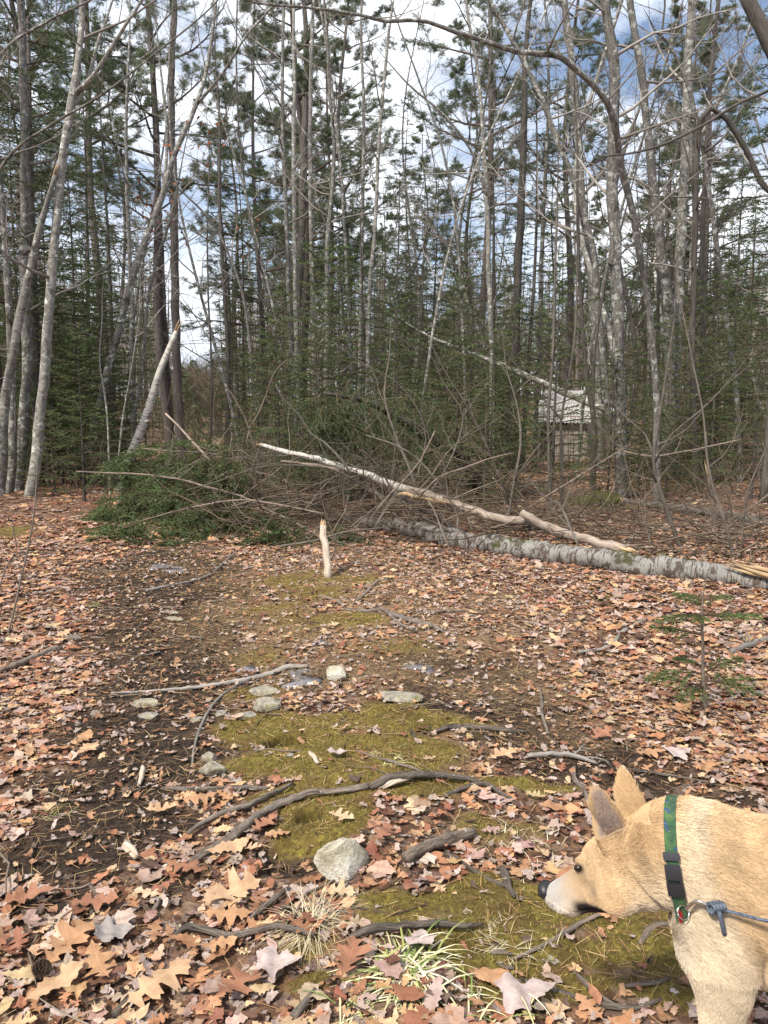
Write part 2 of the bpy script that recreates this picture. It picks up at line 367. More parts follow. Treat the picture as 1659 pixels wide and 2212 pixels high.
def dead_twigs(rs, T, rad, z0, z1, count, out, L0=0.9):
    for j in range(count):
        z = rs.uniform(z0, z1); p, r = tl_at(T, rad, z); a = rs.rand() * 6.28
        grow(rs, out, p, np.array([math.cos(a), math.sin(a), rs.uniform(-.35, .25)]), L0 * rs.uniform(.4, 1.2), 0.008, 1, 2, up=-0.02, wander=.12, kids=(3, 4, 3))
def fir_tree(seed, H=12, r=0.11, z0=3.0, Lm=1.5, nb=70, step=0.045, nl=0.05, nw=0.014, dead=22, side=9, droop=0.1, low=0.25, mix=FIR):
    rs = np.random.RandomState(seed); T, rad = trunk_line(rs, H, r, 0.01, 0.12, top=0.06); a = MB(); tubes(a, [(T, rad)], 9, jit=0.04, seed=seed)
    tw, nd = [], []
    for j in range(nb):
        f = (j + rs.rand() * .8) / nb; z = z0 + (H - z0 - .1) * f; p, r_ = tl_at(T, rad, z); an = j * 2.4 + rs.rand()
        Ln = (Lm * (1 - f) ** 0.75 + low) * rs.uniform(.65, 1.1); spray(rs, tw, nd, p, np.array([math.cos(an), math.sin(an), 0.15 + 0.35 * f]), Ln, side, step, droop=droop, bare=0.3 * (1 - f), r=0.006 + .006 * Ln, up=.12)
    if dead: dead_twigs(rs, T, rad, 0.8, z0 + 2, dead, tw)
    b = MB(); lines_to(b, tw, (0.6, 0.5, 0.4)); nb_ = MB(); needles_to(nb_, nd, rs, nl, nw, mix)
    return a.build('trunk'), b.build('branches'), nb_.build('crown')
def pine_tree(seed, H=20, r=0.17, z0=7, nb=36, Lm=3.2, dead=26, tufts=22, lean=0.0):
    rs = np.random.RandomState(seed); T, rad = trunk_line(rs, H, r, lean, 0.15, n=26, top=0.15); a = MB(); tubes(a, [(T, rad)], 12, jit=0.04, seed=seed)
    br, P, D, C = [], [], [], []
    for j in range(nb):
        f = (j + rs.rand()) / nb; z = z0 + (H - z0 - .2) * f; p, r_ = tl_at(T, rad, z); an = j * 2.4 + rs.rand() * 1.2
        Ln = Lm * (1 - 0.75 * f) * rs.uniform(.55, 1.15) + .3; o = []
        grow(rs, o, p, np.array([math.cos(an), math.sin(an), rs.uniform(.0, .3)]), Ln, min(0.014 * Ln + 0.006, r_ * .6), 0, 2, up=0.05, wander=.09, kids=(7, 5), ang=(.5, .9), shrink=.42)
        br += o
        for pts, rr in o:
            if len(pts) == 4 or (len(pts) == 5 and rs.rand() < .9) :
                k = 9 if len(pts) == 4 else 7
                for q in range(k):
                    i = rs.randint(max(1, len(pts) - 3), len(pts)); e = pts[i] + (pts[i] - pts[i - 1]) * rs.uniform(-.9, .2) + rs.normal(0, .05, 3) * np.array([1, 1, .5]); m = 10; dd = nrm(pts[-1] - pts[0]); sh = rs.uniform(.6, 1.4)
                    P.append(np.tile(e, (m, 1))); D.append(dd * .5 + rs.normal(0, .6, (m, 3)) * np.array([1, 1, .6]) + np.array([0, 0, .25])); C.append(np.tile(np.array(PINE) * sh, (m, 1)))
    if dead:
        for j in range(dead):
            z = rs.uniform(2.0, z0 + 2); p, r_ = tl_at(T, rad, z); an = rs.rand() * 6.28
            grow(rs, br, p, np.array([math.cos(an), math.sin(an), rs.uniform(-.2, .35)]), rs.uniform(.5, 2.2), 0.016, 1, 2, up=.0, wander=.14, kids=(3, 3))
    b = MB(); lines_to(b, br, (0.75, 0.65, 0.6)); c = MB(); P = np.concatenate(P); slivers(c, P, np.concatenate(D), 0.12 * rs.uniform(.7, 1.2, len(P)), 0.0075, np.concatenate(C) * rs.uniform(.8, 1.2, (len(P), 1)), rs)
    return a.build('trunk'), b.build('branches'), c.build('crown')

def make_tree(parts, mats, name, label, cat, loc, group=None, rz=0.0, s=1.0):
    t = thing(name, label, cat, loc, group, rz); t.scale = (s, s, s)
    for me, mt, nm in zip(parts, mats, ('trunk', 'crown') if len(parts) == 2 else ('trunk', 'branches', 'crown')): obj(nm, me, mt, t)
    return t

def limb_tree(name, label, cat, pix, Y, mat, crown_mat=None, ext=4.0, crown=10, seed=0, z0=2.5, L0=2.7, group=None, sink=0.25, dY=0.0, jit=0.08, subs=(), mx=3, deadtw=0, kids=(5, 4, 3), flare=True, broken=False, knots=0, leaves=0):
    """a tree whose stem passes through the given (px, py, width px) points at distance Y, rooted in the ground.
    subs: further limbs, each a list of the same kind"""
    rs = np.random.RandomState(seed + 100)
    def to3(pp, y0, y1):
        m = len(pp); P = []; rad = []
        for i, (a, b_, wd) in enumerate(pp):
            yy = y0 + (y1 - y0) * i / max(1, m - 1); q = at(a, b_, yy); P.append(q)
            d = proj(q)[2][0]; rad.append(.8 * wd / FPX * d / 2)
        return P, rad
    P, rad = to3(pix, Y, Y + dY)
    base = P[0].copy(); g = float(hgt(base[0], base[1]))
    if base[2] > g + 0.05:
        d = P[0] - P[1]; k = min(1.5, (base[2] - g) / max(0.05, -d[2])) if d[2] < 0 else 0; b2 = P[0] + d * k; b2[2] = g; P.insert(0, b2); rad.insert(0, rad[0] * 1.12)
    P.insert(0, P[0] - np.array([0, 0, sink])); rad.insert(0, rad[0] * (1.25 if flare else 1.0))
    if ext:
        d = nrm(P[-1] - P[-2]); d = nrm(d + np.array([0, 0, .35])); k = max(2, int(ext / 1.2)); q = P[-1].copy(); r0 = rad[-1]
        for i in range(k):
            d = nrm(d + rs.normal(0, .07, 3) + np.array([0, 0, .08])); q = q + d * ext / k; P.append(q.copy()); rad.append(r0 * (1 - 0.88 * (i + 1) / k))
    S, sr = spline(P, rad, 0.14)
    mb = MB(); wob = 0.012 + 0.0 * sr; S = S + np.stack([np.sin(S[:, 2] * 5 + seed), np.cos(S[:, 2] * 4.1 + seed * 2), 0 * sr], 1) * (0.10 * sr)[:, None]
    tubes(mb, [(S, sr)], 14, jit=jit, seed=seed); limbs = [(S, sr)]
    for sp in subs:
        P2, r2 = to3(sp[0], sp[1], sp[2] if len(sp) > 2 else sp[1])
        e2 = sp[3] if len(sp) > 3 else 2.0
        if e2:
            d = nrm(P2[-1] - P2[-2]); q = P2[-1] + nrm(d + np.array([0, 0, .2])) * e2; P2.append(q); r2.append(r2[-1] * .2)
        s2, q2 = spline(P2, r2, 0.14); tubes(mb, [(s2, q2)], 10, jit=jit, seed=seed + 3); limbs.append((s2, q2))
    for k in range(knots):
        i = rs.randint(len(S) // 8, len(S) - 3); a = sidedir(rs, np.array([0, 0, 1.]), 1.3); tubes(mb, [(np.array([S[i], S[i] + a * sr[i] * 1.5, S[i] + a * sr[i] * 2.2]), np.array([sr[i] * .5, sr[i] * .38, sr[i] * .2]))], 7)
    if broken:
        top, d = S[-1], nrm(S[-1] - S[-3]); 
    o3 = tuple(base); t = thing(name, label, cat, (base[0], base[1], g), group); org = np.array([base[0], base[1], g])
    obj('trunk', mb.build('trunk', org), mat, t)
    if broken:
        sb = MB()
        for k in range(9):
            a = sidedir(rs, d, 1.57) * sr[-1] * .75; l = rs.uniform(.05, .2) * (1 + sr[-1] * 6); tubes(sb, [(np.array([top + a - d * .03, top + a * .9 + d * l * .6, top + a * .8 + d * l]), np.array([sr[-1] * .35, sr[-1] * .22, .001]))], 5)
        obj('splintered_top', sb.build('splinter', org), M['splinter'], t)
    out = []
    if crown:
        cnt = max(1, crown // len(limbs))
        for li, (s2, q2) in enumerate(limbs):
            lo = z0 if li == 0 else s2[0, 2] + .4
            idx = [i for i in range(len(s2)) if s2[i, 2] > lo]
            if not idx: continue
            for j in range(cnt):
                i = idx[int((len(idx) - 1) * ((j + rs.rand()) / cnt))]; a = rs.rand() * 6.28; f = i / len(s2)
                Ln = L0 * rs.uniform(.45, 1.1) * (1.15 - .6 * f)
                grow(rs, out, s2[i], np.array([math.cos(a), math.sin(a), rs.uniform(.15, .9)]), Ln, min(q2[i] * .5, 0.013 * Ln + .003), 0 if mx == 3 else 1, mx, up=.07, kids=kids)
    if deadtw:
        for j in range(deadtw):
            i = rs.randint(len(S) // 10, len(S) - 2); a = rs.rand() * 6.28; grow(rs, out, S[i], np.array([math.cos(a), math.sin(a), rs.uniform(-.3, .4)]), rs.uniform(.3, 1.1), .006, 1, 2, up=0, kids=(3, 3))
    if out:
        cb = MB(); lines_to(cb, out)
        obj('crown', cb.build('crown', org), crown_mat or M['grey_twig'], t)
    if leaves:
        lb = MB(); tips = [o[0][-1] for o in out if o[0][-1][2] < 6.5 and len(o[0]) == 4]
        if tips:
            X = np.array([tips[rs.randint(len(tips))] for _ in range(leaves)]) + rs.normal(0, .12, (leaves, 3)); slivers(lb, X, rs.normal(0, 1, (leaves, 3)) - np.array([0, 0, .6]), .07, .045, np.array([0.30, .10, .05]) * rs.uniform(.6, 1.3, (leaves, 1)), rs)
            obj('dry_leaves', lb.build('dry_leaves', org), M['blade'], t)
    return t

# ------------------------------------------------------------------ the ground sheet
def blob(x, y, L_):
    """soft union of discs given as (px, py, radius x, radius y in metres) on the ground"""
    m = np.zeros_like(np.asarray(x, float))
    for px, py, rx, ry, s in L_:
        c = G(px, py); m = np.maximum(m, s * np.exp(-(((x - c[0]) / rx) ** 2 + ((y - c[1]) / ry) ** 2) ** 1.5))
    return m
DIRT = [(375, 1190, .5, 1.0, .7), (350, 1240, .8, 1.0, 1), (380, 1290, .7, .8, 1), (370, 1360, .62, .65, 1), (400, 1430, .5, .45, 1), (380, 1500, .55, .35, .95), (300, 1570, .5, .32, .9), (340, 1640, .42, .28, .95), (250, 1700, .42, .22, .95), (250, 1790, .38, .2, .9), (130, 1860, .3, .2, .85), (110, 1960, .25, .15, .6), (380, 1900, .2, .12, .5),
        (950, 1440, .8, .45, .7), (1040, 1520, .6, .3, .85), (1150, 1590, .42, .25, .8), (1270, 1640, .35, .2, .8), (1390, 1690, .3, .17, .8), (1560, 1740, .3, .12, .6), (1180, 1660, .3, .15, .6), (620, 1470, .5, .3, .7), (640, 1870, .13, .16, .95), (800, 1600, .3, .2, .4), (480, 1590, .2, .2, .5)]
MOSS = [(720, 1345, .6, .4, .55), (560, 1500, .3, .2, .5), (600, 1570, .4, .2, .8), (830, 1550, .5, .2, .9), (730, 1630, .55, .2, 1), (620, 1600, .3, .12, .9), (780, 1700, .5, .14, 1), (950, 1680, .35, .11, .9), (1100, 1700, .28, .07, .95), (690, 1780, .19, .14, 1), (640, 1830, .13, .1, .9), (1080, 1790, .2, .1, .6), (980, 1960, .35, .10, .95), (1180, 1960, .4, .1, 1), (1120, 2050, .36, .09, 1), (1330, 2060, .3, .09, .95), (1230, 2150, .3, .07, .8), (830, 1990, .1, .06, .8), (660, 2050, .1, .05, .7), (660, 2130, .05, .06, .8), (1450, 2010, .25, .08, .9), (1450, 2150, .2, .08, .7),
        (700, 1260, .7, .8, .55), (900, 1455, .35, .12, .4), (230, 1150, .5, .5, .5), (20, 1150, .5, .6, .6), (1290, 1090, .7, .8, .9), (1540, 1040, 1.5, 1.5, .5), (1180, 1225, .3, .2, .3), (600, 1320, .5, .4, .5), (820, 1390, .5, .3, .45), (560, 1420, .3, .25, .45)]
STRAW = [(700, 1230, 1.2, 1.6, .9), (850, 1300, 1.2, 1.2, 1), (600, 1340, .8, 1.0, .9), (1000, 1400, .9, .6, .9), (760, 1420, .8, .6, .8), (1100, 1480, .5, .4, .8), (900, 1600, .4, .3, .6), (1250, 1580, .4, .25, .6), (700, 1800, .3, .2, .3), (1130, 1810, .25, .12, .8)]
def straw(x, y): return sm(.15, .7, blob(x + .1 * vn(x, y, 3, 61), y + .1 * vn(x, y, 3, 62), STRAW)) * (.6 + .4 * vn(x, y, 4, 63))
def masks(x, y):
    n1 = 0.5 + 0.5 * vn(x, y, 5.5, 7); n2 = 0.5 + 0.5 * vn(x, y, 14, 8)
    wx = x + 0.05 * vn(x, y, 7, 11) + 0.02 * vn(x, y, 23, 12); wy = y + 0.05 * vn(x, y, 7, 13) + 0.02 * vn(x, y, 23, 14)
    d = blob(wx, wy, DIRT); m = blob(wx, wy, MOSS)
    m = sm(.25, .6, m * (0.65 + 0.6 * n1)); d = sm(.2, .7, d * (0.7 + 0.5 * n2)) * (1 - m)
    return d, m
def build_ground():
    def axis(a, b, core0, core1, st, g):
        v = list(np.arange(core0, core1 + 1e-6, st)); s = st; x = core1
        while x < b: s *= g; x += s; v.append(x)
        s = st; x = core0; pre = []
        while x > a: s *= g; x -= s; pre.append(x)
        return np.array(pre[::-1] + v)
    xs = axis(-85, 85, -2.6, 2.6, 0.02, 1.07); ys = axis(-10, 112, 1.0, 7.0, 0.02, 1.05)
    X, Y = np.meshgrid(xs, ys); d, m = masks(X, Y)
    Z = hgt(X, Y) + 0.007 * vn(X, Y, 31, 21) * sm(9, 6, Y) + m * 0.012 * (0.6 + vn(X, Y, 17, 22))
    nx, ny = len(xs), len(ys); idx = np.arange(nx * ny).reshape(ny, nx)
    Q = np.stack([idx[:-1, :-1], idx[:-1, 1:], idx[1:, 1:], idx[1:, :-1]], -1).reshape(-1, 4)
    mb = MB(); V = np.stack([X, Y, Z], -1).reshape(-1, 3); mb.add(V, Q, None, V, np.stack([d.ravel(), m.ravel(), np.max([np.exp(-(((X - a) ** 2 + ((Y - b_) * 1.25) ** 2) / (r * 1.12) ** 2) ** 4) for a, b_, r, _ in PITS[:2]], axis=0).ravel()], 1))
    mt, nt, b = new_mat('forest_floor'); bc = attr(nt, 'bc').outputs['Vector']; sp = N(nt, 'ShaderNodeSeparateColor'); L(nt, attr(nt, 'tint').outputs['Color'], sp.inputs[0])
    vo = N(nt, 'ShaderNodeTexVoronoi', Scale=26.0); vo.inputs['Randomness'].default_value = 1; 
    wv = N(nt, 'ShaderNodeVectorMath'); wv.operation = 'ADD'; nz = N(nt, 'ShaderNodeTexNoise', Scale=30.0, Detail=3.0); L(nt, bc, nz.inputs['Vector'])
    sc_ = N(nt, 'ShaderNodeVectorMath'); sc_.operation = 'SCALE'; sc_.inputs['Scale'].default_value = 0.03; L(nt, nz.outputs['Color'], sc_.inputs[0]); L(nt, bc, wv.inputs[0]); L(nt, sc_.outputs[0], wv.inputs[1]); L(nt, wv.outputs[0], vo.inputs['Vector'])
    sv = N(nt, 'ShaderNodeSeparateColor'); L(nt, vo.outputs['Color'], sv.inputs[0])
    lit = rampnode(nt, [(0.0, (.10, .055, .035)), (.25, (.23, .12, .07)), (.5, (.34, .19, .11)), (.7, (.32, .22, .18)), (.85, (.15, .07, .045)), (1, (.42, .29, .2))], sv.outputs[0]).outputs[0]
    lit = mixc(nt, rampnode(nt, [(.3, (.75, .75, .75)), (.6, (0.1, 0.1, 0.1))], noise(nt, bc, 60, 4)).outputs[0], lit, (.07, .042, .028))
    f = noise(nt, bc, 45, 6, .75); soil = rampnode(nt, [(.32, (.016, .011, .008)), (.5, (.045, .031, .022)), (.62, (.095, .066, .047)), (.72, (.24, .175, .135)), (.85, (.36, .28, .24))], f).outputs[0]
    f2 = noise(nt, bc, 55, 5, .7); mo = rampnode(nt, [(.28, (.05, .037, .012)), (.46, (.15, .115, .03)), (.6, (.26, .205, .048)), (.75, (.36, .29, .075))], f2).outputs[0]
    mo = mixc(nt, rampnode(nt, [(.45, (0, 0, 0)), (.62, (.8, .8, .8))], noise(nt, bc, 7, 5, .7)).outputs[0], mo, (.13, .085, .03))
    c = mixc(nt, sp.outputs[0], lit, soil); c = mixc(nt, mixc(nt, 1.0, attr(nt, 'straw').outputs['Color'], rampnode(nt, [(.35, (.3, .3, .3)), (.6, (1, 1, 1))], noise(nt, bc, 11, 5, .7)).outputs[0], 'MULTIPLY'), c, rampnode(nt, [(.3, (.13, .085, .045)), (.5, (.30, .21, .11)), (.7, (.46, .35, .20))], noise(nt, bc, 80, 4, .7)).outputs[0]); c = mixc(nt, sp.outputs[1], c, mo); c = mixc(nt, sp.outputs[2], c, (.012, .009, .006))  # pit soil painted near black, putting the hollow's shade into the colour
    L(nt, c, b.inputs['Base Color']); b.inputs['Roughness'].default_value = .95; b.inputs['Specular IOR Level'].default_value = .15
    hh = N(nt, 'ShaderNodeMath'); hh.operation = 'ADD'; L(nt, f, hh.inputs[0]); L(nt, f2, hh.inputs[1]); bump(nt, b, hh.outputs[0], .9, .02)
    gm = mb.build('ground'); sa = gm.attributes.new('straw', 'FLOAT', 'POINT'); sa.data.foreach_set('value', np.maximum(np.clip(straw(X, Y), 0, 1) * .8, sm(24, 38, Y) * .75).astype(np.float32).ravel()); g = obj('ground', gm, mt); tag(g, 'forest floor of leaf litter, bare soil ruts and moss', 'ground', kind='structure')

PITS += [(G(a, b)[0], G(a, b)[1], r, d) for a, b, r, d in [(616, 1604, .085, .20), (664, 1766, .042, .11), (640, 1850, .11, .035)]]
# ------------------------------------------------------------------ leaves
OAK = [(0, .012), (.10, .03), (.18, .17), (.25, .07), (.36, .30), (.43, .10), (.54, .37), (.62, .11), (.74, .27), (.80, .09), (.90, .12), (1, 0)]
OAK2 = [(0, .012), (.08, .05), (.2, .14), (.28, .12), (.36, .24), (.46, .18), (.56, .30), (.64, .20), (.74, .24), (.84, .14), (.92, .12), (1, 0)]
MAPLE = [(0, .012), (.03, .14), (-.01, .31), (.12, .30), (.21, .38), (.32, .49), (.39, .38), (.46, .25), (.60, .30), (.70, .21), (.82, .12), (1, 0)]
BEECH = [(0, .01), (.08, .09), (.17, .17), (.26, .21), (.36, .25), (.46, .25), (.56, .25), (.66, .22), (.76, .17), (.86, .11), (.94, .05), (1, 0)]
BROKE = [(0, .05), (.05, .14), (.18, .20), (.22, .12), (.35, .22), (.42, .26), (.55, .18), (.6, .25), (.7, .2), (.75, .1), (.82, .14), (.86, .04)]
SHAPES = [OAK, OAK2, MAPLE, BEECH, BROKE]
def leaf_tpl(o):
    o = np.array(o); n = len(o); mid = np.clip(np.maximum.accumulate(o[:, 0]), 0, 1); mid = np.linspace(0, 1, n) * 0.4 + mid * 0.6; mid[-1] = o[-1, 0]; mid[0] = 0
    return np.concatenate([np.stack([o[:, 0], o[:, 1]], 1), np.stack([mid, 0 * mid], 1), np.stack([o[:, 0], -o[:, 1]], 1)])
TPL = np.array([leaf_tpl(o) for o in SHAPES])
OAKH = [(0, .010), (.08, .012), (.13, .04), (.17, .12), (.205, .17), (.22, .11), (.25, .055), (.29, .06), (.325, .16), (.365, .27), (.40, .225), (.43, .275), (.45, .17), (.475, .08), (.51, .085), (.545, .19), (.60, .31), (.625, .25), (.665, .27), (.69, .14), (.71, .08), (.755, .09), (.82, .18), (.85, .12), (.90, .12), (.93, .05), (1, 0)]
OAKI = [(0, .010), (.05, .02), (.10, .06), (.14, .12), (.18, .13), (.21, .10), (.25, .11), (.29, .18), (.32, .21), (.36, .17), (.40, .18), (.44, .25), (.48, .27), (.51, .20), (.55, .20), (.59, .27), (.63, .28), (.66, .20), (.70, .19), (.74, .23), (.78, .22), (.81, .15), (.85, .14), (.89, .15), (.93, .09), (.97, .05), (1, 0)]
MAPH = [(0, .01), (.02, .03), (.00, .12), (-.04, .24), (-.01, .29), (.03, .28), (.06, .35), (.12, .31), (.17, .37), (.22, .40), (.28, .46), (.35, .53), (.36, .43), (.41, .40), (.42, .32), (.45, .24), (.50, .20), (.56, .25), (.60, .235), (.67, .26), (.71, .19), (.77, .17), (.82, .11), (.88, .085), (.92, .05), (.96, .03), (1, 0)]
def up27(o, j=0):
    o = np.array(o, float); t = np.linspace(0, len(o) - 1, 27); a = np.array([np.interp(t, np.arange(len(o)), o[:, k]) for k in (0, 1)]).T; a[1:-1, 1] *= 1 + j * np.sin(np.arange(25) * 2.4); return a
TPLH = np.array([leaf_tpl(o) for o in (OAKH, OAKI, MAPH, up27(BEECH, .05), up27(BROKE, .12))])
def leaf_faces(n=12):
    Q = []
    for i in range(n - 1): Q.append([i, n + i, n + i + 1, i + 1]); Q.append([n + i, 2 * n + i, 2 * n + i + 1, n + i + 1])
    return np.array(Q)
LQ = leaf_faces(); LQH = leaf_faces(27)
LEAFC = np.array([(.51, .335, .19), (.44, .25, .14), (.56, .41, .26), (.36, .18, .105), (.27, .12, .075), (.42, .31, .26), (.47, .37, .32), (.36, .25, .21), (.17, .085, .06), (.11, .065, .05), (.36, .30, .27)])
LEAFW = np.array([.13, .11, .09, .09, .07, .13, .11, .11, .07, .04, .05])
def leaf_mesh(mb, rs, P, size, shape, colour, tilt=.3, curl=1.0, yaw=None, width=None, hi=False):
    n = len(P); U = (TPLH if hi else TPL)[shape].copy(); q = U.shape[1] // 3; jt = rs.normal(0, .006 if hi else .022, (n, 3 * q, 2)); jt[:, q:2 * q] = 0; U = U + jt; U[..., 1] *= 1 + .16 * np.sin(U[..., 0] * rs.uniform(3, 9, (n, 1)) + rs.rand(n, 1) * 6)                       # (n, 36, 2)
    asym = 1 + rs.uniform(-.2, .2, (n, 1)); y = U[..., 1] * np.where(U[..., 1] > 0, asym, 2 - asym) * (rs.uniform(.75, 1.15, (n, 1)) if width is None else width); x = U[..., 0] - .5
    y = y + rs.uniform(-.25, .25, (n, 1)) * (x ** 2)        # bent midrib
    ay = np.abs(y); z = curl * (rs.uniform(-.5, .9, (n, 1)) * ay * .55 + rs.uniform(-.3, .9, (n, 1)) * x ** 2 * .6 + rs.uniform(-.5, .5, (n, 1)) * x * y * 1.2 + .05 * np.sin(x * 13 + rs.rand(n, 1) * 6) * ay * 4)
    th = rs.uniform(0, 6.28, n) if yaw is None else np.broadcast_to(yaw, n); ph = rs.uniform(0, 6.28, n); tl = np.abs(rs.normal(0, tilt, n))
    ax = np.stack([np.cos(ph), np.sin(ph), 0 * ph], 1); c, s_ = np.cos(th)[:, None], np.sin(th)[:, None]
    X = x * c - y * s_; Y = x * s_ + y * c; V = np.stack([X, Y, z], -1)
    ct, st = np.cos(tl)[:, None, None], np.sin(tl)[:, None, None]; k = ax[:, None, :]
    V = V * ct + np.cross(np.broadcast_to(k, V.shape), V) * st + k * (V * k).sum(-1, keepdims=True) * (1 - ct)
    V = V * size[:, None, None]; V[..., 2] -= V[..., 2].min(1, keepdims=True) * .75
    V = V + P[:, None, :]
    bc = np.stack([U[..., 0], U[..., 1], np.broadcast_to(rs.rand(n, 1) * 40, U[..., 0].shape)], -1)
    Q = (np.arange(n)[:, None, None] * 3 * q + (LQH if hi else LQ)[None]).reshape(-1, 4)
    mb.add(V.reshape(-1, 3), Q, None, bc.reshape(-1, 3), np.repeat(colour, 3 * q, 0))
def leaf_material():
    m, nt, b = new_mat('dead_leaf'); bc = attr(nt, 'bc').outputs['Vector']; s = N(nt, 'ShaderNodeSeparateXYZ'); L(nt, bc, s.inputs[0])
    def mth(op, a, b_=None, clamp=False):
        n = N(nt, 'ShaderNodeMath'); n.operation = op; n.use_clamp = clamp
        for i, v in enumerate((a, b_)):
            if v is None: continue
            if hasattr(v, 'is_output'): L(nt, v, n.inputs[i])
            else: n.inputs[i].default_value = v
        return n.outputs[0]
    ay = mth('ABSOLUTE', s.outputs[1]); rib = mth('SUBTRACT', 1.0, mth('MULTIPLY', ay, 60.0), True)
    v = mth('SUBTRACT', s.outputs[0], mth('MULTIPLY', ay, .75)); w_ = mth('ABSOLUTE', mth('SUBTRACT', mth('FRACT', mth('MULTIPLY', v, 7.0)), .5)); vein = mth('SUBTRACT', 1.0, mth('MULTIPLY', w_, 11.0), True)
    rb = mth('MAXIMUM', rib, mth('MULTIPLY', vein, .6))
    base = attr(nt, 'tint').outputs['Color']; bl = noise(nt, bc, 5, 4, .65)
    c = mixc(nt, rampnode(nt, [(.35, (.55, .55, .55)), (.6, (0, 0, 0))], bl).outputs[0], base, mixc(nt, 1.0, base, (.55, .42, .36), 'MULTIPLY'))
    c = mixc(nt, mth('MULTIPLY', rb, .38), c, mixc(nt, 1.0, base, (1.3, 1.25, 1.2), 'MULTIPLY'))
    sp = rampnode(nt, [(.68, (0, 0, 0)), (.72, (.7, .7, .7))], noise(nt, bc, 22, 3, .6)).outputs[0]; c = mixc(nt, sp, c, mixc(nt, 1.0, base, (.35, .28, .25), 'MULTIPLY'))
    L(nt, c, b.inputs['Base Color']); b.inputs['Roughness'].default_value = .62; b.inputs['Specular IOR Level'].default_value = .3
    bump(nt, b, mth('ADD', mth('MULTIPLY', rb, -.5), bl), .35, .004)
    return m
def visible_xy(rs, n, y0, y1, pw=1.0, margin=1.12):
    u = rs.rand(n); y = (y0 ** pw + (y1 ** pw - y0 ** pw) * u) ** (1 / pw); x = rs.uniform(-1, 1, n) * (0.52 * y * margin + np.where(y < 6, 1.3, .6))
    for a, b_, r, _ in PITS[:2]: x = np.where((x - a) ** 2 + (y - b_) ** 2 < (r * 1.1) ** 2, x + .3, x)
    return x, y
def scatter_leaves():
    rs = np.random.RandomState(5); M['leaf'] = leaf_material(); mb = MB()
    for (n, y0, y1, lo, hi, pw) in ((15500, 1.0, 4.2, .04, .11, 1.8), (22000, 4.2, 9.5, .055, .13, 2), (20000, 9.5, 24, .07, .16, 1.6)):
        x, y = visible_xy(rs, n, y0, y1, pw); d, m = masks(x, y); cl = 0.5 + .5 * vn(x, y, 1.7, 31)
        bank = sm(-.1, -1.1, x + .06 * y) + sm(.6, 1.5, x - .05 * y)      # the leaves lie thickest beside the ruts
        keep = rs.rand(n) < (1 - .93 * d - .93 * m).clip(.05, 1) * (.35 + .45 * np.clip(bank, 0, 1) + .3 * cl) * (1 - .78 * np.clip(straw(x, y), 0, 1))
        x, y, d, m = x[keep], y[keep], d[keep], m[keep]; n = len(x)
        size = lo + (hi - lo) * rs.rand(n) ** 1.6; near = sm(2.9, 1.9, y); size = size * (1 + .12 * near) * (1 - .35 * np.maximum(d, m))
        shp = rs.choice(5, n, p=[.27, .13, .33, .09, .18]); ci = rs.choice(len(LEAFC), n, p=LEAFW / LEAFW.sum())
        # oaks run tan to rust, maples pinkish grey
        oakish = (shp <= 1) & (rs.rand(n) < .6); ci = np.where(oakish, rs.choice([0, 1, 2, 3, 4], n), ci); mp_ = (shp == 2) & (rs.rand(n) < .5); ci = np.where(mp_, rs.choice([5, 6, 7, 3], n), ci)
        size = np.where(shp == 2, size * .78, size); size = np.where(shp == 4, size * .6, size)
        C = LEAFC[ci] * rs.uniform(.72, 1.14, (n, 1)) * (1 + rs.normal(0, .04, (n, 3))) * np.array([1.0, .955, .90])
        left = sm(-.5, -2.5, x)[:, None] * .2; C = C * (1 - left) + left * C * np.array([1.05, .86, .8])
        ok = ~np.any([((x - a) ** 2 + (y - b_) ** 2) < (r * 1.1) ** 2 for a, b_, r, _ in PITS[:2]], axis=0); x, y, d, m, size, shp, C = x[ok], y[ok], d[ok], m[ok], size[ok], shp[ok], C[ok]; n = len(x)
        P = np.stack([x, y, hgt(x, y) + .003 + .02 * rs.rand(n) ** 1.5 * (1 - d)], 1)
        leaf_mesh(mb, rs, P, size, shp, C, .15 if y0 < 2 else .2, .8, hi=y0 < 2)
    # torn scraps between the whole leaves
    n = 42000; x, y = visible_xy(rs, n, 1.25, 8, 1.6); d, m = masks(x, y); keep = rs.rand(n) < (.9 - .55 * d - .82 * m); x, y = x[keep], y[keep]; n = len(x)
    C = np.array([(.42, .34, .30), (.36, .28, .24), (.36, .20, .11), (.28, .12, .07), (.12, .08, .06), (.5, .36, .22)])[rs.choice(6, n, p=[.2, .2, .2, .12, .16, .12])] * rs.uniform(.7, 1.15, (n, 1))
    leaf_mesh(mb, rs, np.stack([x, y, hgt(x, y) + .003 + .014 * rs.rand(n)], 1), rs.uniform(.018, .05, n), rs.choice([2, 3, 4], n, p=[.2, .2, .6]), C, .35, 1.2)
    o = obj('leaf_litter', mb.build('leaf_litter'), M['leaf']); tag(o, 'fallen brown, pink and tan leaves covering the forest floor', 'leaf litter', kind='stuff')
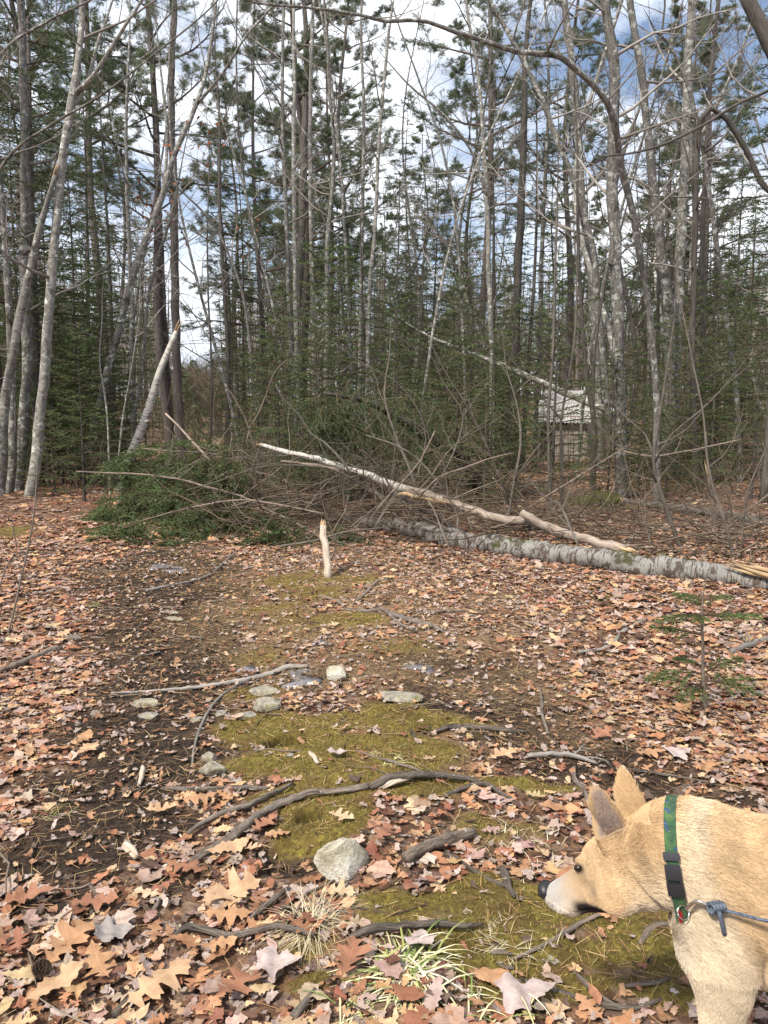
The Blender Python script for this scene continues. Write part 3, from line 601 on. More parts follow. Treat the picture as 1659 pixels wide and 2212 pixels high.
def scatter_debris():
    rs = np.random.RandomState(9)
    # dead pine needles
    mb = MB(); n = 95000; x, y = visible_xy(rs, n, 1.3, 10, 1.5); d, m = masks(x, y); cl = .5 + .5 * vn(x, y, 3, 41); keep = rs.rand(n) < ((.25 + .6 * d + .5 * m) * (.4 + .9 * cl) + .6 * straw(x, y)); x, y = x[keep], y[keep]; n = len(x)
    a = rs.rand(n) * 6.28; D = np.stack([np.cos(a), np.sin(a), rs.normal(0, .08, n)], 1); P = np.stack([x, y, hgt(x, y) + .006 + .014 * rs.rand(n)], 1)
    C = np.array([(.42, .25, .12), (.30, .16, .08), (.5, .36, .18), (.2, .11, .06)])[rs.choice(4, n)] * rs.uniform(.7, 1.15, (n, 1))
    slivers(mb, P, D, rs.uniform(.035, .095, n), .0017 + .0006 * sm(2, 6, y), C, rs, (0, 0, 1))
    o = obj('pine_straw', mb.build('pine_straw'), M['blade']); tag(o, 'dead orange brown pine needles strewn over the trail', 'pine needles', kind='stuff')
    # crumbs: bark chips, leaf bits
    mb = MB(); n = 26000; x, y = visible_xy(rs, n, 1.3, 8, 1.6); d, m = masks(x, y); keep = rs.rand(n) < .3 + .7 * d - .2 * m; x, y = x[keep], y[keep]; n = len(x)
    a = rs.rand(n) * 6.28; D = np.stack([np.cos(a), np.sin(a), rs.normal(0, .25, n)], 1); P = np.stack([x, y, hgt(x, y) + .004 + .012 * rs.rand(n)], 1)
    C = np.array([(.06, .04, .03), (.14, .09, .06), (.40, .31, .26), (.28, .17, .10), (.03, .022, .018)])[rs.choice(5, n, p=[.32, .22, .14, .12, .2])] * rs.uniform(.7, 1.15, (n, 1))
    slivers(mb, P, D, rs.uniform(.01, .034, n), rs.uniform(.005, .015, n), C, rs, (0, 0, 1))
    o = obj('bark_crumbs', mb.build('bark_crumbs'), M['blade']); tag(o, 'dark bark crumbs and leaf scraps on the bare soil ruts', 'debris', kind='stuff')
    # moss fibres
    mb = MB(); n = 150000; x, y = visible_xy(rs, n, 1.3, 6.5, 1.2); d, m = masks(x, y); keep = (rs.rand(n) < m) & ~np.any([((x - a) ** 2 + (y - b_) ** 2) < (r * 1.05) ** 2 for a, b_, r, _ in PITS[:2]], axis=0); x, y, m = x[keep], y[keep], m[keep]; n = len(x)
    D = rs.normal(0, .55, (n, 3)) + np.array([0, 0, 1]); P = np.stack([x, y, hgt(x, y) + m * .012 * (.6 + vn(x, y, 17, 22)) + .007 * vn(x, y, 31, 21)], 1)
    g = .5 + .5 * vn(x, y, 5, 51); g2 = .5 + .5 * vn(x, y, 12, 52); C = np.array([(.35, .26, .08)]) * (1 - g[:, None]) + np.array([(.22, .195, .042)]) * g[:, None]; C = C * (.55 + .6 * g2[:, None]) * rs.uniform(.6, 1.35, (n, 1))
    dr = rs.rand(n) < .18 + .3 * sm(.0, .8, vn(x, y, 4.3, 71)); C[dr] = np.array([.33, .22, .1]) * .8
    slivers(mb, P, D, rs.uniform(.006, .017, n), .0028 + .0012 * sm(2, 5, y), C, rs)
    o = obj('moss', mb.build('moss'), M['blade']); tag(o, 'yellow green moss carpeting the middle of the trail', 'moss', kind='stuff')
    # small twigs lying about
    mb = MB(); ls = []
    for i in range(1500):
        xx, yy = visible_xy(rs, 1, 1.5, 13, 1.4); p = np.array([xx[0], yy[0], float(hgt(xx[0], yy[0])) + .012]); a = rs.rand() * 6.28; l = rs.uniform(.05, .32); pts = []
        for k in range(4): pts.append(p + np.array([math.cos(a), math.sin(a), 0]) * l * k / 3 + np.array([0, 0, rs.uniform(-.004, .012)])); a += rs.normal(0, .25)
        ls.append((np.array(pts), np.array([1, .9, .7, .4]) * rs.uniform(.0014, .005)))
    C = np.array([(.5, .42, .36), (1.0, .9, .8), (1.6, 1.5, 1.4), (.8, .6, .45)])[rs.choice(4, len(ls))]; tubes(mb, ls, 4, C)
    o = obj('twig_debris', mb.build('twig_debris'), M['twig']); tag(o, 'small broken twigs scattered over the leaf litter', 'debris', kind='stuff')

# ------------------------------------------------------------------ the named trees of the picture
GREY, PALE, DARK, TW, GTW = M['grey_bark'], M['pale_bark'], M['dark_bark'], M['twig'], M['grey_twig']
def build_trees():
    K = dict
    specs = [
     # left group
     K(name='broken_tree', label='dead snag with a pale snapped top at the far left', cat='tree', pix=[(2, 1075, 24), (10, 878, 24), (30, 753, 23), (60, 603, 20), (90, 480, 16), (118, 378, 11)], Y=11.6, mat=PALE, ext=0, crown=0, broken=True, deadtw=14),
     K(name='bare_tree', label='upright grey trunk behind the snapped snag at the left edge', cat='tree', pix=[(40, 1050, 34), (52, 900, 27), (58, 750, 25), (52, 550, 24), (54, 300, 22), (50, 150, 20), (45, 0, 18)], Y=12.6, mat=GREY, ext=5, crown=12, z0=3),
     K(name='bare_tree', label='pale leaning trunk with a wide base, right side of the left cluster', cat='tree', pix=[(66, 1088, 34), (82, 953, 27), (96, 803, 26), (107, 653, 25), (116, 553, 24), (126, 425, 23), (136, 340, 22), (150, 240, 21), (163, 180, 20), (170, 125, 17), (176, 0, 14)], Y=11.7, mat=PALE, ext=4, crown=12, z0=3.2, subs=[([(165, 200, 16), (200, 165, 12), (240, 105, 10), (280, 40, 8), (312, -10, 7)], 11.7, 11.2, 2.5), ([(150, 240, 12), (190, 170, 10), (215, 80, 8), (240, 10, 6)], 11.7, 12.1, 2)], knots=4),
     K(name='bare_tree', label='slim trunk fused to the pale leaning trunk at the left, showing its dark fissured side', cat='tree', pix=[(20, 1080, 24), (28, 960, 20), (25, 820, 18), (18, 650, 17), (8, 480, 15), (-10, 300, 13), (-20, 100, 11)], Y=12.2, mat=GREY, ext=3, crown=7, z0=3.5),
     K(name='leaning_tree', label='long trunk leaning right, dark below and pale above, crossing in front of the pines', cat='tree', pix=[(182, 1030, 22), (208, 903, 19), (235, 793, 19), (265, 678, 18), (293, 578, 18), (325, 490, 17), (350, 425, 16), (372, 350, 14), (392, 300, 14), (418, 240, 12), (445, 160, 11), (460, 60, 9), (468, -20, 8)], Y=14.0, mat=GREY, ext=2.5, crown=10, z0=3.2, subs=[([(350, 425, 10), (360, 340, 8), (358, 250, 7), (345, 130, 5)], 14, 14.4, 1.5), ([(425, 225, 9), (480, 160, 7), (530, 80, 6), (590, 10, 5)], 14, 13.4, 1.5)], leaves=50),
     K(name='birch_snag', label='white birch trunk leaning right with its top snapped off', cat='tree', pix=[(268, 1028, 27), (283, 985, 25), (302, 935, 24), (325, 868, 21), (345, 805, 18), (362, 762, 16), (380, 715, 12)], Y=12.8, mat=M['birch'], ext=0, crown=0, broken=True, deadtw=2, jit=.05, knots=2),
     K(name='white_pine', label='thick straight pine trunk, right of the pair beside the leaning birch', cat='tree', pix=[(392, 968, 27), (385, 853, 24), (381, 753, 23), (377, 553, 22), (375, 400, 21), (371, 300, 20), (370, 150, 18), (376, 30, 17)], Y=24, mat=M['pine_bark'], ext=6, crown=0, jit=.03),
     K(name='white_pine', label='thinner pine trunk close against the left side of the thick pine', cat='tree', pix=[(369, 970, 21), (365, 880, 20), (360, 803, 19), (352, 653, 17), (346, 500, 15), (338, 350, 14), (330, 150, 12)], Y=24.6, mat=M['pine_bark'], ext=5, crown=0, jit=.03),
     K(name='slender_birch', label='slim white birch stem standing just left of the leaning birch', cat='tree', pix=[(286, 910, 12), (284, 853, 12), (284, 730, 11), (286, 653, 10), (280, 550, 10), (273, 350, 9), (274, 200, 7), (280, 80, 5)], Y=15.5, mat=PALE, ext=2, crown=7, z0=4),
     K(name='slender_birch', label='thin curved white stem rising behind the leaning birch toward the right', cat='tree', pix=[(290, 900, 9), (300, 853, 9), (310, 760, 9), (318, 653, 8), (330, 600, 8), (342, 553, 8), (365, 480, 7), (380, 420, 5)], Y=15, mat=PALE, ext=2, crown=5, z0=4, leaves=40),
     K(name='sapling', label='pale thin crooked sapling left of the leaning birch base', cat='tree', pix=[(238, 1060, 6), (235, 980, 6), (232, 900, 5), (226, 850, 5), (215, 780, 4), (220, 700, 3)], Y=12.2, mat=PALE, ext=1, crown=4, z0=1.5, mx=2, L0=.9),
     K(name='sapling', label='whip-like young stem between the left cluster and the leaning birch', cat='tree', pix=[(258, 970, 5), (266, 900, 5), (278, 830, 4), (290, 760, 4), (300, 690, 3)], Y=13, mat=PALE, ext=1, crown=3, z0=1.5, mx=2, L0=.8),
     K(name='bare_tree', label='thin bowed tree bending in from the left edge under the top left corner', cat='tree', pix=[(-90, 1100, 14), (-85, 800, 12), (-60, 520, 10), (10, 350, 8), (110, 270, 7), (220, 205, 6), (330, 120, 5), (430, 40, 4), (480, -10, 3)], Y=9.5, dY=-1.0, mat=GREY, ext=.4, crown=10, z0=3, L0=1.6, mx=2),
     K(name='bare_tree', label='slender limb sweeping along the top left corner', cat='tree', pix=[(-120, 1120, 14), (-130, 700, 12), (-100, 300, 10), (0, 120, 8), (100, 48, 6), (205, -5, 5)], Y=10.5, dY=-1.5, mat=GREY, ext=.6, crown=12, z0=3, L0=1.8, mx=2),
     K(name='bare_tree', label='thin stem slanting from the pale pair up left across the pine crowns', cat='tree', pix=[(640, 960, 8), (610, 760, 8), (565, 560, 7), (520, 380, 6), (470, 230, 5), (440, 130, 4)], Y=15.2, mat=GREY, ext=1.5, crown=9, z0=4),
     K(name='bare_tree', label='thin stem slanting right to left in front of the sky gap', cat='tree', pix=[(560, 960, 8), (545, 800, 8), (525, 640, 7), (470, 500, 6), (400, 420, 5), (340, 370, 3)], Y=14.6, mat=PALE, ext=.8, crown=9, z0=3.4, mx=2),
     K(name='bare_tree', label='long whip leaning left from the pointed spruce toward the top centre', cat='tree', pix=[(1010, 960, 8), (1000, 720, 8), (985, 480, 7), (950, 300, 6), (900, 160, 5), (850, 20, 4)], Y=14.2, mat=GREY, ext=1.5, crown=10, z0=3.5),
     K(name='bare_tree', label='long whip leaning right from the pointed spruce toward the arch', cat='tree', pix=[(900, 970, 8), (930, 750, 8), (975, 520, 7), (1040, 330, 6), (1110, 180, 5), (1180, 20, 4)], Y=15.8, mat=PALE, ext=1.5, crown=10, z0=3.5),
     K(name='bare_tree', label='thin stem slanting up right behind the spotted trunk', cat='tree', pix=[(1250, 980, 9), (1275, 760, 9), (1330, 500, 8), (1400, 260, 6), (1460, 60, 5)], Y=16.4, mat=GREY, ext=1.5, crown=10, z0=3.5),
     # middle group
     K(name='bare_tree', label='pale slim trunk, left of the close pair in the middle of the wood', cat='tree', pix=[(640, 960, 12), (632, 800, 12), (624, 650, 11), (620, 500, 11), (611, 300, 10), (610, 200, 9), (612, 60, 8)], Y=16, mat=PALE, ext=4, crown=10, z0=5),
     K(name='bare_tree', label='pale slim trunk, right of the close pair in the middle of the wood', cat='tree', pix=[(648, 970, 13), (642, 800, 12), (638, 653, 12), (636, 500, 11), (634, 330, 11), (636, 200, 10), (634, 40, 8)], Y=16.8, mat=PALE, ext=4, crown=9, z0=5.5),
     K(name='white_pine', label='dark broad pine trunk behind the close pair of pale stems', cat='tree', pix=[(618, 960, 24), (630, 800, 22), (645, 620, 22), (652, 500, 21), (656, 325, 19), (662, 150, 16)], Y=22, mat=M['dark_bark'], ext=5, crown=0, jit=.03),
     K(name='bare_tree', label='tall straight pale trunk reaching the top edge right of the pale pair', cat='tree', pix=[(680, 950, 13), (678, 800, 13), (674, 600, 12), (672, 500, 12), (670, 300, 11), (675, 50, 9)], Y=17, mat=PALE, ext=4, crown=9, z0=5),
     K(name='bare_tree', label='whitish trunk with a slight kink left of the central spruce', cat='tree', pix=[(702, 970, 15), (704, 850, 14), (706, 700, 13), (706, 553, 12), (712, 470, 11), (722, 330, 10), (712, 200, 9), (705, 60, 7)], Y=14.5, mat=PALE, ext=3, crown=10, z0=4.5, leaves=0),
     K(name='bare_tree', label='slim trunk leaning left across the middle of the wood', cat='tree', pix=[(765, 950, 10), (757, 750, 10), (750, 600, 10), (742, 450, 9), (728, 280, 8), (705, 100, 6)], Y=18, mat=GREY, ext=3, crown=8, z0=5),
     K(name='bare_tree', label='straight grey trunk behind the raised end of the peeled pole', cat='tree', pix=[(776, 950, 12), (778, 750, 11), (782, 500, 10), (786, 250, 9), (780, 50, 7)], Y=19, mat=GREY, ext=3, crown=8, z0=6),
     K(name='bare_tree', label='slim pale trunk leaning right toward the blue gap at the top', cat='tree', pix=[(790, 960, 11), (794, 800, 11), (800, 600, 11), (810, 500, 10), (819, 300, 9), (835, 120, 8), (845, 30, 7)], Y=17.5, mat=PALE, ext=3, crown=9, z0=5),
     K(name='bare_tree', label='dark thin trunk at the right side of the sky gap', cat='tree', pix=[(490, 940, 13), (494, 803, 12), (486, 650, 11), (480, 553, 10), (474, 420, 9), (474, 250, 7)], Y=20, mat=DARK, ext=3, crown=6, z0=6, deadtw=20),
     K(name='bare_tree', label='very thin dark stem standing alone in the sky gap beside the pine', cat='tree', pix=[(455, 950, 6), (458, 840, 6), (455, 740, 5), (450, 640, 5), (448, 500, 4), (452, 350, 3)], Y=17, mat=DARK, ext=1.5, crown=4, z0=3, deadtw=10, leaves=12),
     # right group
     K(name='bare_tree', label='long mossy trunk curving right from the top centre down to the shed', cat='tree', pix=[(1340, 1000, 20), (1325, 930, 19), (1312, 880, 18), (1302, 760, 17), (1288, 640, 16), (1282, 545, 16), (1255, 440, 16), (1230, 365, 15), (1198, 290, 15), (1175, 225, 14), (1140, 150, 13), (1108, 90, 12), (1075, 30, 11), (1050, -20, 10)], Y=15, mat=GREY, ext=2.5, crown=10, z0=4, knots=7, subs=[([(1180, 235, 8), (1160, 215, 5), (1145, 190, 4)], 15, 15, .3)]),
     K(name='bare_tree', label='biggest lichen spotted grey trunk standing right of the shed', cat='tree', pix=[(1342, 1078, 38), (1341, 950, 33), (1338, 853, 32), (1334, 703, 31), (1330, 553, 31), (1322, 350, 30), (1328, 200, 28), (1322, 100, 27), (1307, 0, 25)], Y=12.6, mat=GREY, ext=5, crown=12, z0=4.5, knots=3),
     K(name='arched_tree', label='bowed tree arching over the trail along the top, its bend split open', cat='tree', pix=[(1418, 990, 20), (1418, 853, 18), (1405, 703, 18), (1392, 603, 17), (1380, 545, 17), (1366, 460, 17), (1351, 390, 17), (1338, 330, 17), (1331, 275, 17), (1310, 220, 17), (1282, 186, 16), (1245, 152, 16), (1212, 125, 15), (1180, 117, 14), (1115, 112, 13), (1070, 97, 12), (1030, 84, 11), (985, 70, 11), (925, 48, 10), (880, 44, 10), (830, 46, 9), (780, 33, 8), (690, 19, 7), (590, 10, 6), (525, -2, 5)], Y=11.2, dY=-4.2, mat=M['grey_bark'], ext=.8, crown=9, z0=3.8, L0=1.5, mx=2),
     K(name='bare_tree', label='tall trunk, left one of the two joined at the base right of the spotted trunk', cat='tree', pix=[(1442, 985, 36), (1446, 853, 30), (1446, 703, 29), (1430, 553, 27), (1418, 450, 26), (1404, 340, 22), (1394, 230, 20), (1381, 125, 20), (1368, 50, 18), (1360, -10, 17)], Y=15.5, mat=GREY, ext=4, crown=12, z0=5, knots=2),
     K(name='bare_tree', label='tall trunk, right one of the two joined at the base right of the spotted trunk', cat='tree', pix=[(1458, 980, 30), (1456, 850, 28), (1462, 703, 28), (1468, 553, 26), (1476, 425, 25), (1481, 300, 25), (1486, 150, 23), (1495, 0, 21)], Y=15.9, mat=GREY, ext=4, crown=10, z0=5, subs=[([(1490, 640, 12), (1496, 540, 13), (1500, 470, 12), (1493, 330, 11), (1489, 280, 12)], 15.3, 15.3, 0)]),
     K(name='bare_tree', label='dark slim trunk standing upright to the right of the joined trunks', cat='tree', pix=[(1520, 980, 15), (1518, 853, 14), (1519, 703, 14), (1518, 500, 13), (1525, 350, 13), (1533, 200, 12), (1552, 0, 11)], Y=17, mat=DARK, ext=4, crown=9, z0=5),
     K(name='bare_tree', label='crooked tree with a hooked bare limb against the blue sky', cat='tree', pix=[(1595, 980, 16), (1590, 850, 15), (1570, 700, 14), (1552, 560, 13), (1520, 330, 12), (1505, 260, 11), (1480, 170, 9), (1445, 95, 8), (1418, 70, 6)], Y=14.5, mat=GREY, ext=.5, crown=8, z0=4, subs=[([(1520, 330, 9), (1560, 300, 7), (1600, 240, 6)], 14.5, 14.2, 1)]),
     K(name='bare_tree', label='mossy trunk leaning steeply right out of the picture', cat='tree', pix=[(1500, 960, 16), (1496, 760, 15), (1500, 560, 15), (1512, 260, 15), (1560, 248, 14), (1585, 280, 14), (1620, 340, 14), (1645, 395, 15)], Y=13.4, mat=DARK, ext=1, crown=5, z0=4, knots=2, mx=2) ,
     K(name='bare_tree', label='thick dark mossy limb crossing the top right corner', cat='tree', pix=[(1740, 1050, 60), (1735, 700, 52), (1725, 400, 48), (1700, 190, 44), (1659, 90, 40), (1625, 20, 34), (1600, -40, 30)], Y=9.5, mat=DARK, ext=2, crown=8, z0=3.5, L0=1.8, subs=[([(1728, 420, 24), (1690, 210, 12), (1640, 205, 9), (1580, 232, 8), (1520, 270, 8), (1450, 305, 7), (1380, 328, 6), (1300, 338, 4)], 9.5, 8.4, .1)]),
     K(name='bare_tree', label='straight grey trunk behind the arch, left of the spotted trunk', cat='tree', pix=[(1296, 960, 22), (1290, 800, 21), (1283, 680, 21), (1270, 553, 20), (1258, 440, 20), (1250, 300, 19), (1236, 150, 19), (1218, 0, 18)], Y=18, mat=GREY, ext=4, crown=10, z0=6),
     K(name='spruce', label='dark mossy spruce trunk hung with dead twigs left of the shed', cat='tree', pix=[(1102, 950, 26), (1106, 850, 24), (1112, 753, 23), (1120, 553, 22), (1127, 420, 20), (1132, 280, 18), (1135, 120, 14)], Y=17.5, mat=DARK, ext=3, crown=0, deadtw=60),
     K(name='bare_tree', label='slender trunk rising just left of the shed roof', cat='tree', pix=[(1156, 960, 13), (1160, 853, 12), (1166, 700, 12), (1170, 553, 11), (1178, 380, 10), (1185, 200, 8)], Y=18.5, mat=GREY, ext=3, crown=7, z0=5),
     K(name='bare_tree', label='forked slim tree standing right of the pointed spruce', cat='tree', pix=[(1063, 950, 14), (1062, 750, 13), (1056, 600, 13), (1054, 480, 12), (1044, 300, 10), (1032, 150, 9), (1015, 60, 8)], Y=17, mat=PALE, ext=3, crown=9, z0=5, subs=[([(1054, 430, 9), (1020, 330, 8), (960, 250, 6), (880, 180, 5)], 17, 16.2, 1)]),
     K(name='sapling', label='reddish brown sapling in front of the left corner of the shed', cat='tree', pix=[(1190, 1090, 9), (1186, 1000, 8), (1184, 900, 8), (1192, 800, 8), (1197, 680, 7), (1200, 553, 6), (1204, 430, 5)], Y=10.3, mat=M['twig'], crown_mat=M['twig'], ext=2, crown=7, z0=1.4, mx=2, L0=1.4, subs=[([(1192, 780, 5), (1160, 740, 4), (1110, 700, 3)], 10.3, 10, .5)]),
     K(name='sapling', label='brown sapling forking in front of the shed wall', cat='tree', pix=[(1215, 1080, 8), (1213, 980, 8), (1212, 910, 7), (1222, 850, 6), (1240, 740, 6), (1246, 600, 4)], Y=10.6, mat=M['twig'], crown_mat=M['twig'], ext=2, crown=6, z0=1.4, mx=2, L0=1.3, subs=[([(1212, 905, 5), (1190, 880, 4), (1150, 830, 4), (1090, 760, 3)], 10.6, 10.4, .5)]),
     K(name='bare_tree', label='rough double stem in front of the shed gable', cat='tree', pix=[(1282, 1010, 18), (1283, 940, 16), (1280, 880, 15), (1268, 830, 13), (1262, 760, 11), (1252, 600, 10), (1248, 480, 9)], Y=14.0, mat=DARK, ext=3, crown=6, z0=4, subs=[([(1281, 890, 9), (1282, 800, 8), (1290, 720, 7), (1310, 600, 6), (1345, 480, 5)], 14, 14, 2)]),
     # shrubby stems at the right of the log
     K(name='bare_shrub', label='many stemmed brown shrub growing behind the thick end of the birch log', cat='shrub', pix=[(1478, 1205, 12), (1460, 1160, 11), (1440, 1100, 10), (1420, 1040, 9), (1412, 990, 8), (1425, 900, 7), (1440, 800, 5), (1455, 700, 4)], Y=7.9, mat=M['twig'], crown_mat=M['twig'], ext=.6, crown=20, z0=.5, L0=.9, mx=2, subs=[([(1414, 1000, 6), (1450, 940, 5), (1510, 890, 5), (1560, 840, 4)], 7.9, 7.5, .5), ([(1412, 990, 6), (1395, 940, 4), (1350, 900, 3)], 7.9, 8.2, .4), ([(1420, 1045, 6), (1380, 980, 4), (1330, 960, 3)], 7.9, 7.6, .3)]),
     K(name='bare_shrub', label='thin bare shrub stem rising at the right edge above the log', cat='shrub', pix=[(1585, 1220, 9), (1572, 1150, 9), (1552, 1090, 8), (1530, 1010, 7), (1520, 900, 5), (1500, 800, 4), (1480, 700, 3)], Y=7.6, mat=M['twig'], crown_mat=M['twig'], ext=.5, crown=16, z0=.4, L0=.9, mx=2, subs=[([(1600, 1215, 7), (1606, 1130, 6), (1615, 1060, 5), (1650, 980, 4)], 7.5, 7.2, .5)]),
     K(name='bare_shrub', label='short broken shrub stem with a torn orange wound near the right edge', cat='shrub', pix=[(1548, 1160, 15), (1540, 1100, 15), (1535, 1060, 13), (1530, 1030, 8)], Y=9.2, mat=M['stick'], crown_mat=M['twig'], ext=0, crown=5, z0=.3, L0=.6, mx=2, broken=True),
     K(name='bare_shrub', label='thin arching brown shoots in front of the shed side of the log', cat='shrub', pix=[(1090, 1160, 9), (1100, 1100, 8), (1110, 1040, 7), (1125, 960, 6), (1118, 880, 5), (1095, 800, 3)], Y=8.9, mat=M['twig'], crown_mat=M['twig'], ext=.5, crown=16, z0=.5, L0=1.1, mx=2, subs=[([(1110, 1040, 5), (1150, 980, 4), (1185, 940, 3)], 8.9, 8.6, .4), ([(1100, 1090, 5), (1050, 960, 4), (1010, 880, 3), (960, 800, 3)], 8.9, 8.6, .4)]),
     K(name='bare_shrub', label='tangled bare shrub arching over the middle of the fallen birch', cat='shrub', pix=[(905, 1130, 9), (900, 1060, 8), (880, 1000, 7), (850, 930, 6), (830, 850, 5), (840, 780, 4)], Y=9.5, mat=M['twig'], crown_mat=M['twig'], ext=.5, crown=22, z0=.4, L0=1.2, mx=2, subs=[([(895, 1050, 5), (920, 950, 4), (900, 880, 4), (850, 820, 3), (790, 790, 3)], 9.5, 9, .5), ([(905, 1100, 5), (970, 1000, 5), (1000, 900, 4), (960, 830, 3)], 9.5, 9.2, .5)]),
     K(name='bare_shrub', label='spindly bare shrub at the left margin of the trail', cat='shrub', pix=[(12, 1400, 6), (30, 1320, 6), (45, 1250, 5), (62, 1180, 5), (75, 1100, 4), (78, 1050, 3)], Y=4.9, mat=M['twig'], crown_mat=M['twig'], ext=.3, crown=9, z0=.2, L0=.5, mx=2, subs=[([(0, 1370, 6), (-5, 1300, 5), (10, 1230, 4), (35, 1190, 3), (30, 1150, 3)], 4.7, 4.6, .2)]),
    ]
    for i, s in enumerate(specs): limb_tree(seed=i * 7 + 3, **s)

def far_label(px, Y, kind):
    zones = [(120, 'behind the left trunk cluster'), (360, 'beyond the leaning birch'), (500, 'in the bright gap beside the pines'), (720, 'behind the pale pair of trunks'), (900, 'above the raised end of the pole'), (1080, 'beside the pointed spruce'), (1260, 'directly behind the shed roof'), (1420, 'behind the lichen spotted trunk'), (9999, 'behind the joined trunks at the right')]
    z = next(t for m, t in zones if px < m)
    return f"{kind} {'deep in the wood ' if Y > 34 else ''}{z}"

